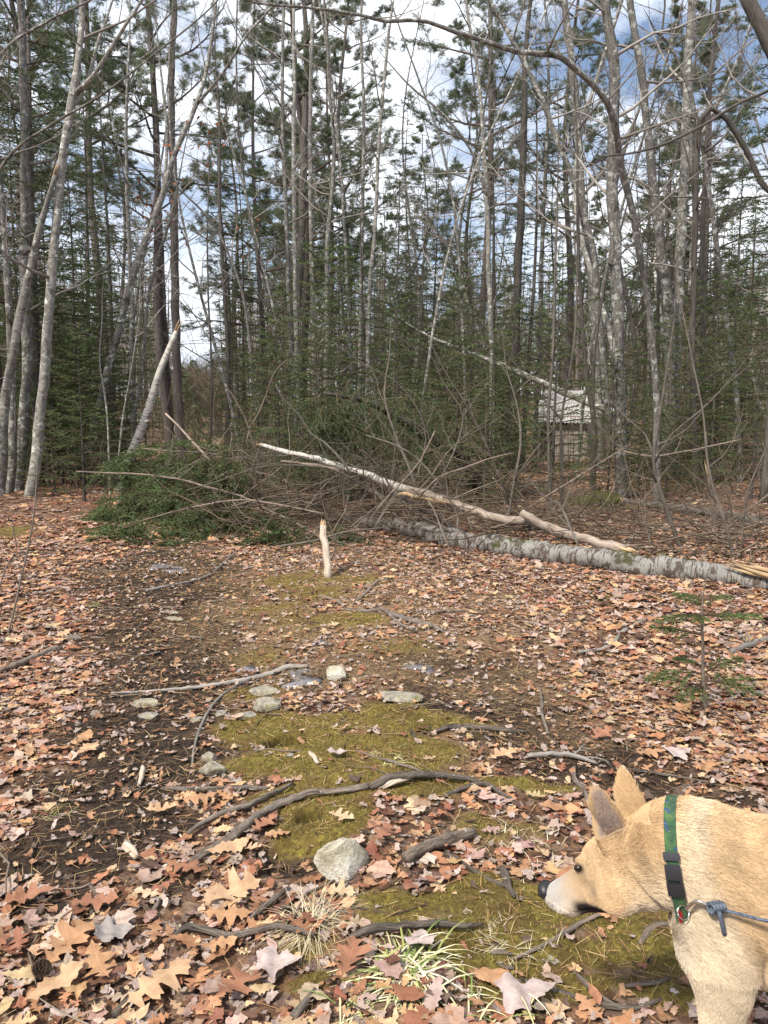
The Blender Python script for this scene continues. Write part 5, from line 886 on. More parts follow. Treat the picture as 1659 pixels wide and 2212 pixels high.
    boughs('fir_bough', 'flat green fir bough lying under the birch log near the stub', [A(620, 1165, 8.4, (.25, .2, .05), (-.8, -.2, .0)), A(570, 1170, 8.3, (.3, .2, .05), (.5, -.4, .0)), A(680, 1150, 8.5, (.3, .1, .05), (.8, -.2, 0))], 30, .5, (.05, .085, .03), None, 64, .05, cat='bough')
    boughs('fir_bough', 'small green fir bough lying on the leaves at the left of the heap', [A(245, 1160, 8.2, (.15, .12, .03), (-.6, -.3, .1)), A(270, 1155, 8.3, (.15, .1, .03), (.6, -.3, .1))], 14, .3, GRN, None, 65, .05, cat='bough')
    boughs('fir_bough', 'green fir tips scattered on the ground where the trail enters the heap', [A(330, 1168, 8.1, (.3, .12, .03), (-.6, -.3, .05)), A(400, 1165, 8.2, (.3, .1, .03), (.6, -.3, .05))], 14, .22, GRN, None, 66, .05, cat='bough')
    boughs('leaning_fir', 'fir crown leaning left above the white birch top, its boughs trailing', [A(800, 850, 10.6, (.6, .3, .2), (-.7, -.2, -.4)), A(740, 850, 10.6, (.25, .25, .15), (-.6, -.3, -.5)), A(900, 870, 10.8, (.7, .3, .3), (-.3, -.3, -.6)), A(760, 900, 10.5, (.3, .3, .2), (-.5, -.4, -.3)), A(840, 930, 10.6, (.6, .3, .3), (-.4, -.3, -.3)), A(700, 880, 10.3, (.2, .2, .1), (-.5, -.3, -.6)), A(760, 980, 10.2, (.4, .3, .15), (-.4, -.3, -.2)), A(900, 950, 10.6, (.4, .3, .2), (-.2, -.3, -.2)), A(660, 960, 10.2, (.2, .2, .15), (-.5, -.2, -.1))], 120, .75, (.085, .125, .05), [(700, 850, 6, 10.5), (800, 870, 14, 10.8), (900, 930, 20, 11.2), (1000, 1000, 26, 11.8), (1040, 1060, 28, 12.2)], 67, .3, sd=10, step=.024)

def build_roots():
    dat = [
     ('tree_root', 'long grey root running diagonally down the mossy centre of the trail', [(385, 1895, 10), (430, 1865, 17), (480, 1838, 22), (530, 1800, 22), (575, 1768, 21), (620, 1745, 20), (670, 1728, 18), (720, 1722, 15), (770, 1718, 18), (800, 1712, 16)], 'root'),
     ('tree_root', 'gnarled root with a torn pale patch crossing the moss', [(800, 1715, 16), (840, 1700, 26), (880, 1692, 24), (920, 1688, 20), (970, 1690, 16), (1020, 1697, 12), (1040, 1702, 7)], 'root'),
     ('tree_root', 'thin root parallel to and above the long grey root', [(405, 1812, 8), (440, 1790, 12), (490, 1768, 14), (540, 1752, 14), (580, 1732, 13), (610, 1718, 11), (630, 1705, 7)], 'root'),
     ('tree_root', 'short straight root lying above the thin root at the left', [(352, 1708, 8), (400, 1712, 13), (450, 1714, 15), (500, 1710, 15), (550, 1709, 13), (585, 1708, 7)], 'root'),
     ('tree_root', 'bent root under the grass tuft in the foreground', [(365, 2050, 9), (385, 2033, 12), (405, 2020, 17), (440, 2026, 18), (490, 2038, 19), (540, 2032, 17), (590, 2018, 15), (630, 2022, 16), (680, 2036, 10)], 'root'),
     ('tree_root', 'flaking root in the moss right of the foreground grass tuft', [(750, 2048, 12), (790, 2030, 20), (840, 2022, 22), (890, 2018, 18), (940, 2014, 20), (1000, 2018, 16), (1045, 2010, 6)], 'root'),
     ('tree_root', 'branching dark root at the bottom right, lowest of the roots', [(1050, 2118, 7), (1150, 2130, 10), (1190, 2145, 11), (1250, 2165, 13), (1310, 2180, 14), (1370, 2184, 12), (1430, 2165, 9)], 'root'),
     ('tree_root', 'dark root slanting down to join the lowest root', [(1235, 2100, 8), (1250, 2118, 12), (1270, 2140, 16), (1300, 2165, 15), (1330, 2180, 10)], 'root'),
     ('tree_root', 'horizontal dark root above the moss at the right', [(932, 1588, 6), (970, 1578, 14), (1010, 1577, 13), (1060, 1580, 11), (1110, 1585, 9), (1140, 1585, 5)], 'root'),
     ('tree_root', 'forked root at the right end of the moss hump', [(940, 1745, 6), (965, 1725, 10), (1000, 1712, 14), (1045, 1702, 16), (1080, 1720, 13), (1120, 1740, 7)], 'root'),
     ('dead_branch', 'brown bark covered stick lying on leaves right of the pale rock', [(878, 1872, 26), (910, 1855, 25), (950, 1838, 24), (990, 1825, 22), (1022, 1812, 18)], 'stick'),
     ('dead_branch', 'dark thin stick beside the dark root stump', [(960, 1845, 7), (1000, 1872, 9), (1050, 1905, 9), (1100, 1925, 9), (1120, 1948, 6)], 'root'),
     ('root_stump', 'small dark rotten root stump sticking out of the moss', [(1080, 1885, 15), (1092, 1900, 22), (1100, 1925, 16), (1112, 1945, 7)], 'root'),
     ('dead_branch', 'dark stick at the bottom left among the big oak leaves', [(245, 2205, 15), (275, 2175, 15), (310, 2145, 14), (340, 2120, 11), (360, 2095, 8)], 'root'),
     ('dead_branch', 'thick stick under the leaves at the bottom centre', [(630, 2215, 24), (655, 2185, 22), (680, 2150, 16)], 'root'),
     ('dead_branch', 'dark stick pointing at the foreground grass tuft from the left', [(540, 2000, 7), (570, 1975, 10), (600, 1950, 10), (625, 1930, 6)], 'root'),
     ('dead_branch', 'grey stick under the dog muzzle in the moss', [(1110, 2078, 6), (1170, 2052, 9), (1210, 2030, 12), (1260, 2000, 11), (1300, 1982, 9)], 'stick'),
     ('dead_branch', 'short curled root in the moss below the dog throat', [(1382, 2048, 10), (1400, 2022, 16), (1420, 2008, 13), (1450, 2003, 7)], 'stick'),
     ('dead_branch', 'forked pale branch lying across the left rut, its longer arm', [(665, 1443, 6), (620, 1447, 10), (585, 1460, 9), (540, 1472, 9), (480, 1482, 8), (400, 1492, 7), (320, 1498, 6), (240, 1502, 5)], 'pale'),
     ('dead_branch', 'forked pale branch lying across the left rut, its lower arm', [(556, 1465, 8), (520, 1482, 8), (480, 1508, 7), (452, 1540, 7), (432, 1580, 6), (420, 1620, 5), (415, 1655, 4)], 'pale'),
     ('dead_branch', 'lichen flecked stick pointing to the fallen tangle', [(315, 1280, 7), (370, 1270, 7), (420, 1258, 6), (460, 1240, 5), (510, 1195, 4)], 'pale'),
     ('dead_branch', 'mottled stick at the left edge of the trail', [(0, 1456, 15), (40, 1442, 14), (80, 1425, 14), (110, 1412, 13), (132, 1404, 9)], 'stick'),
     ('dead_branch', 'dark chunk of wood half buried at the left above the mottled stick', [(136, 1387, 9), (155, 1384, 12), (178, 1384, 9)], 'root'),
     ('dead_branch', 'dark root end lying in the centre beyond the moss', [(820, 1318, 8), (850, 1335, 12), (890, 1347, 12), (930, 1358, 11), (958, 1368, 6)], 'root'),
     ('dead_branch', 'slim dark stick beside the dark root end', [(750, 1322, 6), (790, 1326, 9), (830, 1325, 10), (860, 1350, 8), (900, 1368, 5)], 'root'),
     ('dead_branch', 'white lichen covered stick at the right edge beyond the small fir', [(1578, 1416, 14), (1610, 1404, 14), (1640, 1392, 14), (1680, 1384, 13)], 'pale'),
     ('dead_branch', 'tan stick lying beside the white lichen covered stick', [(1530, 1388, 8), (1560, 1394, 9), (1600, 1400, 8)], 'stick'),
     ('dead_branch', 'curved lichen stick lying on the leaves left of the small fir', [(1250, 1415, 8), (1300, 1408, 9), (1325, 1395, 9), (1345, 1370, 8), (1380, 1350, 6), (1420, 1325, 4)], 'pale'),
     ('dead_branch', 'long thin straw coloured stick on the leaves in the middle distance', [(900, 1328, 5), (960, 1324, 6), (1030, 1322, 4)], 'stick'),
     ('dead_branch', 'stick with side twigs on the leaves right of the stub', [(760, 1312, 5), (790, 1285, 6), (815, 1260, 6), (850, 1250, 4)], 'stick'),
     ('dead_branch', 'small forked stick near the foot of the upright stub', [(690, 1290, 6), (720, 1300, 7), (745, 1312, 5)], 'stick'),
     ('dead_branch', 'long dark stick crossing above the dog ears', [(1330, 1665, 6), (1400, 1673, 7), (1460, 1683, 7), (1530, 1695, 5)], 'root'),
     ('dead_branch', 'pale broken stick above the dog ears, left of the long dark stick', [(1140, 1640, 10), (1180, 1638, 12), (1220, 1637, 12), (1260, 1645, 9), (1290, 1655, 6)], 'pale'),
     ('dead_branch', 'upright looking dark root in the right rut', [(1165, 1490, 5), (1170, 1520, 8), (1172, 1555, 8), (1185, 1590, 6)], 'root'),
     ('dead_branch', 'dark root just left of the dog ear tips', [(1240, 1663, 8), (1242, 1690, 9), (1262, 1715, 9), (1270, 1745, 8)], 'root'),
     ('dead_branch', 'short thick twig among leaves at the lower left', [(193, 1990, 6), (205, 1965, 12), (212, 1945, 11), (195, 1920, 9)], 'stick'),
     ('dead_branch', 'brown twig standing among the leaves left of the diagonal root', [(322, 1990, 9), (338, 1965, 12), (350, 1940, 10), (357, 1918, 7)], 'stick'),
     ('wood_chip', 'broken chunk of pale wood in the left rut', [(270, 1835, 16), (285, 1848, 18), (296, 1858, 13)], 'bare_wood'),
     ('wood_chip', 'curled pale bark strip in the left rut', [(300, 1702, 8), (306, 1685, 12), (309, 1670, 11), (308, 1660, 6)], 'bare_wood'),
     ('wood_chip', 'sharp yellow wood splinter beside the burrow', [(688, 1655, 7), (676, 1640, 12), (664, 1626, 5)], 'bare_wood'),
     ('dead_branch', 'thin brown twig at the lower left below the pine cone', [(165, 2090, 6), (210, 2088, 7), (260, 2090, 6), (285, 2082, 4)], 'stick'),
     ('dead_branch', 'hooked twig next to the lowest moss patch', [(1020, 2098, 7), (1060, 2090, 9), (1110, 2100, 8)], 'root'),
     ('dead_branch', 'small black root in the moss under the dog chin', [(1062, 2068, 8), (1080, 2064, 11), (1106, 2068, 6)], 'root'),
     ('dead_branch', 'dark stick poking through the moss right of the yellow splinter', [(888, 1582, 5), (896, 1600, 7), (905, 1615, 5)], 'root'),
     ('dead_branch', 'slim curved root above the gnarled root', [(770, 1630, 3), (830, 1650, 5), (880, 1665, 6), (920, 1680, 5)], 'root'),
     ('dead_branch', 'forked twig in front of the dog chest', [(1340, 2140, 7), (1380, 2135, 10), (1420, 2130, 9), (1445, 2120, 6)], 'root'),
    ]
    for k, (nm, lab, px, mt) in enumerate(dat):
        m_ = {'pale': 'grey_twig'}.get(mt, mt); lf = .009 if 'diagonally' in lab or 'gnarled' in lab else (.012 if 'foreground' in lab or 'bark covered' in lab or 'parallel' in lab else 0); t, S, sr = stick(nm, lab, 'root' if 'root' in nm else ('wood chip' if nm == 'wood_chip' else 'stick'), [(q[0], q[1], q[2] * (.85 if 'root' in nm else 1)) for q in px], M[m_], part='root_stem' if 'root' in nm else 'stem', seed=k, jit=.17, sides=12, step=.02, lift=lf, twigs=(2 if mt == 'pale' else 0), tl=.2)
        if 'torn pale patch' in lab:
            mb = MB(); c = at(850, 1697, G(850, 1697)[1]); 
            for q in range(7):
                a = G(812 + q * 3, 1708 + q % 3 * 2) + np.array([0, -.004, .018]); e = G(872 + q * 3, 1693 + q % 2 * 3) + np.array([0, -.003, .026]); tubes(mb, [(np.array([a, (a + e) / 2 + np.array([0, -.004, .010]), e]), np.array([.002, .007, .002]))], 6)
            obj('torn_wood', mb.build('torn', t.location), M['bare_wood'], t)

def rock_mesh(seed, sx, sy, sz, lo=.62, taper=0):
    import bmesh
    bm = bmesh.new(); bmesh.ops.create_icosphere(bm, subdivisions=5, radius=1); rs = np.random.RandomState(seed)
    pl = rs.normal(0, 1, (13, 3)); pl /= np.linalg.norm(pl, axis=1, keepdims=True); off = rs.uniform(lo, lo + .28, 13)
    V = np.array([v.co[:] for v in bm.verts])
    for n_, o in zip(pl, off):
        d = V @ n_ - o; V = V - np.clip(d, 0, None)[:, None] * n_ * .93
    r = 1 + .03 * np.sin(V[:, :1] * 9 + seed) * np.sin(V[:, 1:2] * 11 + seed) + .015 * np.sin(V[:, 2:] * 27 + V[:, :1] * 21); V = V * r; V[:, :2] *= 1 - taper * V[:, 2:]; V[:, 0] -= taper * .5 * V[:, 2]; V = V * np.array([sx, sy, sz])
    Q = [[v.index for v in f.verts] for f in bm.faces]; bm.free(); mb = MB(); mb.add(V, None, Q, V * 3, (1, 1, 1)); return mb.build('rock')
def build_rocks():
    m, nt, b = new_mat('stone'); bc = attr(nt, 'bc').outputs['Vector']; f = noise(nt, bc, 9, 6, .7); c = rampnode(nt, [(.32, (.10, .088, .072)), (.5, (.27, .245, .20)), (.68, (.42, .39, .32))], f).outputs[0]
    oi = N(nt, 'ShaderNodeObjectInfo'); c = mixc(nt, 1.0, c, rampnode(nt, [(0, (.78, .80, .82)), (1, (1.1, 1.05, .95))], oi.outputs['Random']).outputs[0], 'MULTIPLY')
    c = mixc(nt, rampnode(nt, [(.56, (0, 0, 0)), (.66, (.9, .9, .9))], noise(nt, bc, 5, 5, .7)).outputs[0], c, (.13, .125, .03)); L(nt, c, b.inputs['Base Color']); b.inputs['Roughness'].default_value = .85; bump(nt, b, f, .8, .01); M['stone'] = m
    m2, nt, b = new_mat('pale_stone'); bc = attr(nt, 'bc').outputs['Vector']; f = noise(nt, bc, 2.2, 6, .6); c = rampnode(nt, [(.34, (.15, .12, .07)), (.44, (.36, .32, .23)), (.6, (.58, .55, .46))], f).outputs[0]; L(nt, c, b.inputs['Base Color']); b.inputs['Roughness'].default_value = .8; bump(nt, b, noise(nt, bc, 8, 5, .7), .9, .02); M['pale_stone'] = m2
    for k, (lab, px, py, w_, h_, zz, mt) in enumerate([
        ('biggest pale faceted rock at the lower end of the moss', 739, 1872, 102, 84, .10, 'pale_stone'), ('mossy rounded stone beyond the pale branch tip', 725, 1460, 54, 30, .05, 'pale_stone'), ('grey stone in the row at the moss edge, the tallest', 575, 1524, 66, 34, .04, 'stone'), ('flat grey stone in the row left of centre', 530, 1548, 52, 18, .02, 'stone'), ('low grey stone just above the tallest stone of the row', 570, 1496, 70, 18, .025, 'stone'),
        ('grey stone lowest in the row near the thin branch', 425, 1556, 34, 12, .015, 'stone'), ('small grey stone left in the row beside the thin branch', 478, 1544, 36, 16, .02, 'stone'), ('broad flat stone buried in the right of the moss', 860, 1505, 110, 26, .02, 'stone'), ('flat stone in the dark left rut', 312, 1520, 70, 18, .02, 'stone'), ('flat stone with a leaf on it below the one in the left rut', 316, 1550, 54, 18, .022, 'stone'), ('small blue grey stone in the leaves left of the rut', 205, 1542, 24, 18, .02, 'stone'),
        ('grey stone half buried beside the burrow', 458, 1668, 58, 32, .045, 'stone'), ('dark stone touching the upper side of the half buried stone', 450, 1640, 46, 26, .03, 'stone'), ('flat stone in the far left rut, the nearer of two', 375, 1338, 50, 10, .015, 'stone'), ('flat stone in the far left rut, the farther of two', 366, 1323, 42, 9, .012, 'stone'),
        ('small stone at the far right of the moss', 1640, 1500, 30, 14, .02, 'stone'), ('pinkish small stone inside the mouth of the burrow', 628, 1632, 20, 12, .012, 'stone')]):
        p = G(px, py + h_ * .35); d = proj(p)[2][0]; sx = w_ / FPX * d / 2; rz = 0.2
        o = obj('rock', rock_mesh(k + 2, sx * (1.25 if k == 0 else 1), sx * (.95 if k == 0 else .62), max(zz, .012), .62 if k else .5, 0 if k else .42), M[mt]); o.location = (p[0], p[1] + sx * .3, p[2] + max(zz, .012) * (.52 if k else .68)); o.rotation_euler = (0, 0, (k * 1.3) % .6 - .3); tag(o, lab, 'rock', 'stones in the trail')
        if k == 0: o.rotation_euler = (.05, .12, .35); o.location.z -= .02
    # mossy boulder behind the log
    p = at(1290, 1085, 11.6); p[2] = float(hgt(p[0], p[1])); mb = MB(); mo = rock_mesh(77, .42, .35, .16); o = obj('mossy_boulder', mo, None); o.data.materials.append(M['mossrock']); o.location = tuple(p + np.array([0, 0, .06])); tag(o, 'low boulder thick with bright moss behind the log', 'rock')

def build_plants():
    rs = np.random.RandomState(4)
    def tuft(lab, px, py, n, ln, lean, cols, w_=.003, spread=.03):
        p = G(px, py); mb = MB()
        for k in range(n):
            a = rs.rand() * 6.28; l = ln * rs.uniform(.4, 1.1); d = np.array([math.cos(a) + lean[0], math.sin(a) + lean[1], rs.uniform(.35, 1.3)]); d = nrm(d); q = p + np.array([rs.normal(0, spread), rs.normal(0, spread), -.005]); pts = [q]
            for j in range(4): d = nrm(d + np.array([0, 0, -.36])); q = q + d * l / 4; q[2] = max(q[2], float(hgt(q[0], q[1])) + .004); pts.append(q)
            pts = np.array(pts); T = pts[-1] - pts[0]; S = np.cross(T, (0, 0, 1)); S = nrm(S) * w_; wd = np.array([1, 1, .8, .5, .08])[:, None]; V = np.concatenate([pts - S * wd, pts + S * wd]); Q = [[j, j + 1, 6 + j, 5 + j] for j in range(4)]
            g = cols[rs.randint(len(cols))]; mb.add(V, Q, None, V, np.array(g) * rs.uniform(.8, 1.2))
        o = obj('grass_tuft', mb.build('tuft', p), M['blade'], None, p); tag(o, lab, 'grass tuft', 'grass tufts on the trail')
    straw = [(.55, .47, .30), (.48, .38, .22), (.62, .55, .40)]; grn = [(.16, .22, .06), (.28, .30, .10), (.60, .56, .33), (.66, .62, .42), (.5, .45, .25)]
    tuft('wispy straw coloured grass tuft over the bent root', 672, 2000, 240, .20, (-.5, -.1), straw, .0008, .025); tuft('green and cream striped grass tuft at the bottom centre', 880, 2090, 130, .20, (-.1, -.1), grn, .0028, .04); tuft('straw grass tuft on the moss right of centre', 835, 1640, 60, .12, (-.1, .1), [(.6, .6, .3), (.55, .5, .25)], .0014, .03)
    tuft('thin dry grass beside the dog nose', 1110, 1830, 90, .14, (0, 0), straw, .0013, .09); tuft('dry grass blades on the moss below the dog chin', 1100, 2030, 110, .11, (-.3, 0), straw, .0008, .04); tuft('green and straw grass at the bottom right of the striped tuft', 1000, 2170, 70, .16, (0, 0), grn, .0022, .09); tuft('pale grass tuft at the bottom left of the striped tuft', 820, 2180, 70, .15, (0, 0), grn, .0022, .06)
    tuft('small green weed in the leaves at the left', 100, 1760, 26, .08, (0, 0), [(.2, .24, .06), (.45, .4, .2)], .0015, .03); tuft('thin green sprout beside the left rut', 200, 1310, 14, .14, (0, 0), [(.13, .2, .05)], .0025, .02); tuft('small green sprig in the right leaves near the log', 1300, 1290, 60, .12, (0, 0), [(.07, .13, .03)], .003, .05)
    # small fir on the right
    base = G(1527, 1540); tw, nd = [], []; P = [base - (0, 0, .03)] + [at(a, b_, base[1] + e) for a, b_, e in [(1519, 1470, .03), (1518, 1400, .05), (1516, 1330, .06), (1520, 1280, .08), (1535, 1215, .08)]]
    S, sr = spline(P, [.011, .009, .008, .006, .003, .0015], .03); t = thing('small_fir', 'knee high fir seedling with sparse flat boughs growing in the right leaves', 'tree', base); mb = MB(); tubes(mb, [(S, sr)], 9, jit=.06); obj('trunk', mb.build('trunk', base), M['stick'], t)
    for (h, dx, dy, l) in [(.48, -1, .1, .22), (.48, 1, .1, .31), (.50, .3, .9, .2), (.47, -.4, -.8, .16), (.49, .7, -.5, .2), (.38, -1, .2, .25), (.13, -1, .3, .27), (.13, 1, .2, .27), (.14, -.7, -.7, .24), (.15, .7, -.6, .26), (.2, -1, -.1, .3), (.2, .9, .4, .24), (.22, -.2, 1, .2), (.54, -.5, .3, .13), (.55, .6, 0, .15)]:
        z = base[2] + h; i = int(np.argmin(abs(S[:, 2] - z))); spray(rs, tw, nd, S[i], np.array([dx, dy, .22]), l, 9, .007, droop=.05, bare=.2, r=.007, twl=.5, cluster=3)
    b = MB(); lines_to(b, tw, (.6, .5, .42)); obj('branches', b.build('branches', base), M['stick'], t); c = MB(); needles_to(c, nd, rs, .022, .0042, (.13, .185, .06), .3); obj('crown', c.build('crown', base), M['needle'], t)
    # pine cone
    p = G(78, 2195); p = G(80, 2200); mb = MB()
    for k in range(90):
        f = k / 90; a = k * 2.4; r = .019 * math.sin(math.pi * (.12 + .83 * f)) ; c0 = np.array([math.cos(a) * r * .5, math.sin(a) * r * .5, f * .09]); d = nrm(np.array([math.cos(a), math.sin(a), .45])); s_ = nrm(np.cross(d, (0, 0, 1))); e = c0 + d * r * 1.0; w_ = .006
        up = np.array([0, 0, .0035]); V = np.array([c0 - s_ * w_ * .5, c0 + s_ * w_ * .5, e + s_ * w_, e - s_ * w_, e + s_ * w_ * .6 + up, e - s_ * w_ * .6 + up]); mb.add(V, [[0, 1, 2, 3], [3, 2, 4, 5]], None, V, (.75, .65, .55))
    tubes(mb, [(np.array([[0, 0, 0], [0, 0, .05], [0, 0, .09]]), np.array([.007, .009, .003]))], 8, [(.4, .3, .25)])
    o = obj('pine_cone', mb.build('cone', smooth=False), M['stick']); p = G(75, 2112); o.location = tuple(p + np.array([0, 0, .03])); o.rotation_euler = (1.2, .2, .9); o.scale = (.8, .8, .8); tag(o, 'brown open pine cone lying on leaves at the lower left', 'pine cone')

def build_ice():
    m, nt, b = new_mat('ice'); bc = attr(nt, 'bc').outputs['Vector']; c = rampnode(nt, [(.35, (.06, .05, .045)), (.6, (.20, .19, .20))], noise(nt, bc, 30, 4, .7)).outputs[0]; L(nt, c, b.inputs['Base Color']); b.inputs['Roughness'].default_value = .18; bump(nt, b, noise(nt, bc, 22, 4, .6), .35, .01)
    rs = np.random.RandomState(2)
    for lab, px, py, a in [('thin frozen puddle beside the mossy rounded stone', 655, 1475, .085), ('small frozen patch above the pale branch tip', 645, 1455, .05), ('bluish ice scrap left of the pale branch', 535, 1448, .05), ('glinting wet ice at the far end of the left rut', 350, 1225, .12), ('small shiny ice patch in the far left rut', 385, 1235, .1), ('single flat ice plate in the middle of the trail', 690, 1390, .045), ('small grey ice patch right of the trail centre', 910, 1445, .07)]:
        p = G(px, py); n = 22; th = np.arange(n) / n * 6.283; r = a * (1 + .35 * np.sin(3 * th + rs.rand() * 6) + .22 * np.sin(7 * th + rs.rand() * 6) + .1 * rs.rand(n)); X = p[0] + r * np.cos(th); Y = p[1] + r * np.sin(th) * .8
        top = np.stack([X, Y, hgt(X, Y) + .013], 1); low = top.copy(); low[:, 2] -= .03; c0 = p + (0, 0, .019); V = np.concatenate([top, low, [c0]]); Q = [[i, (i + 1) % n, n + (i + 1) % n, n + i] for i in range(n)]; T = [[i, 2 * n, (i + 1) % n] for i in range(n)]
        mb = MB(); mb.add(V, Q, T, V, (1, 1, 1)); o = obj('ice_patch', mb.build('ice', p), m, None, p); tag(o, lab, 'ice patch', 'ice patches in the ruts')

def build_shed():
    def plank_mat(nm, a, b_, rough=.85):
        m, nt, b = new_mat(nm); bc = attr(nt, 'bc').outputs['Vector']; c = rampnode(nt, [(.3, b_), (.65, a)], noise(nt, bc, 1.0, 5, .65, (14, 14, 1.5))).outputs[0]; c = mixc(nt, 1.0, c, attr(nt, 'tint').outputs['Color'], 'MULTIPLY'); L(nt, c, b.inputs['Base Color']); b.inputs['Roughness'].default_value = rough; return m
    wood = plank_mat('weathered_wood', (.34, .30, .265), (.15, .125, .11)); metal, nt, b = new_mat('roof_metal'); bc = attr(nt, 'bc').outputs['Vector']; L(nt, rampnode(nt, [(.35, (.25, .23, .21)), (.6, (.44, .43, .42))], noise(nt, bc, 2.0, 5, .7, (1, 1, 3))).outputs[0], b.inputs['Base Color']); b.inputs['Metallic'].default_value = .25; b.inputs['Roughness'].default_value = .5
    # box: ridge runs left-right turned so that the gable shows on the right
    Y0 = 26.0; c = at(1238, 950, Y0); g = -0.55; W, D, Hh, Rg = 1.75, 1.5, 1.78, 0.78
    t = thing('shed', 'small wooden shed with a corrugated metal roof among the trees at the right', 'shed', (c[0], Y0, g), rotz=R(-42)); rs = np.random.RandomState(6)
    def box(mb, x0, x1, y0, y1, z0, z1, col=(1, 1, 1)):
        V = np.array([(x, y, z) for x in (x0, x1) for y in (y0, y1) for z in (z0, z1)], float); Q = [[0, 1, 3, 2], [4, 6, 7, 5], [0, 4, 5, 1], [2, 3, 7, 6], [0, 2, 6, 4], [1, 5, 7, 3]]
        idx = np.array(Q); mb.add(V[idx.ravel()], np.arange(24).reshape(6, 4), None, V[idx.ravel()] + rs.rand() * 9, col)
    def planks(nm, axis, fixed, a0, a1, top):
        mb = MB(); x = a0
        while x < a1 - .02:
            w_ = min(.17, a1 - x); s = rs.uniform(.65, 1.25); col = (s, s * rs.uniform(.94, 1), s * rs.uniform(.9, 1)); h = top(x + w_ / 2)
            if axis == 'x': box(mb, x, x + w_ - .012, fixed - .015, fixed + .015, 0, h, col)
            else: box(mb, fixed - .015, fixed + .015, x, x + w_ - .012, 0, h, col)
            x += w_
        obj(nm, mb.build(nm, smooth=False), wood, t)
    ew = lambda x: Hh
    # front long wall is open at its left end, planked at the right
    planks('front_wall', 'x', -D / 2, -W / 2 + .62, W / 2, ew); planks('back_wall', 'x', D / 2, -W / 2, W / 2, ew); planks('side_wall', 'y', -W / 2, -D / 2 + .03, D / 2 - .03, ew)
    planks('gable_wall', 'y', W / 2, -D / 2 + .03, D / 2 - .03, lambda y: Hh + Rg * (1 - abs(y) / (D / 2)) * .94)
    mb = MB(); box(mb, -W / 2 - .05, -W / 2 + .06, -D / 2 - .07, -D / 2 + .04, 0, Hh); obj('corner_post', mb.build('post', smooth=False), wood, t)
    mb = MB(); box(mb, -W / 2 - .1, W / 2 + .1, -D / 2 - .10, -D / 2 - .04, Hh - .13, Hh - .01, (.8, .7, .62)); obj('eave_board', mb.build('eave', smooth=False), wood, t)
    mb = MB(); box(mb, W / 2 + .02, W / 2 + .06, -D / 2, D / 2, Hh - .16, Hh - .02, (1.1, 1, .9)); obj('gable_trim', mb.build('trim', smooth=False), wood, t)
    for s_ in (-1, 1):
        n = 90; xs = np.linspace(-W / 2 - .28, W / 2 + .28, n); ov = .26; top = []; bot = []; mb = MB(); V = []
        for x in xs:
            z = .018 * math.sin(x * 2 * math.pi / .13); V += [(x, 0, Hh + Rg + .05 + z), (x, s_ * (D / 2 + ov), Hh - Rg * ov / (D / 2) + .05 + z)]
        V = np.array(V); V2 = V - (0, 0, .012); Q = [[2 * i, 2 * i + 1, 2 * i + 3, 2 * i + 2] for i in range(n - 1)]; mb.add(V, Q); mb.add(V2, Q); obj('roof_sheet', mb.build('roof'), metal, t)
    mb = MB(); 
    for s_ in (-1, 1):
        a = np.array([W / 2 + .27, 0, Hh + Rg]); e = np.array([W / 2 + .27, s_ * (D / 2 + .24), Hh - Rg * .3]); V = []
        for q in (a, e):
            for dx, dz in ((-.02, -.07), (.02, -.07), (.02, .03), (-.02, .03)): V.append(q + (dx, 0, dz))
        mb.add(V, [[0, 1, 5, 4], [1, 2, 6, 5], [2, 3, 7, 6], [3, 0, 4, 7]], None, None, (1.3, 1.2, 1.1))
    obj('barge_board', mb.build('barge', smooth=False), wood, t)

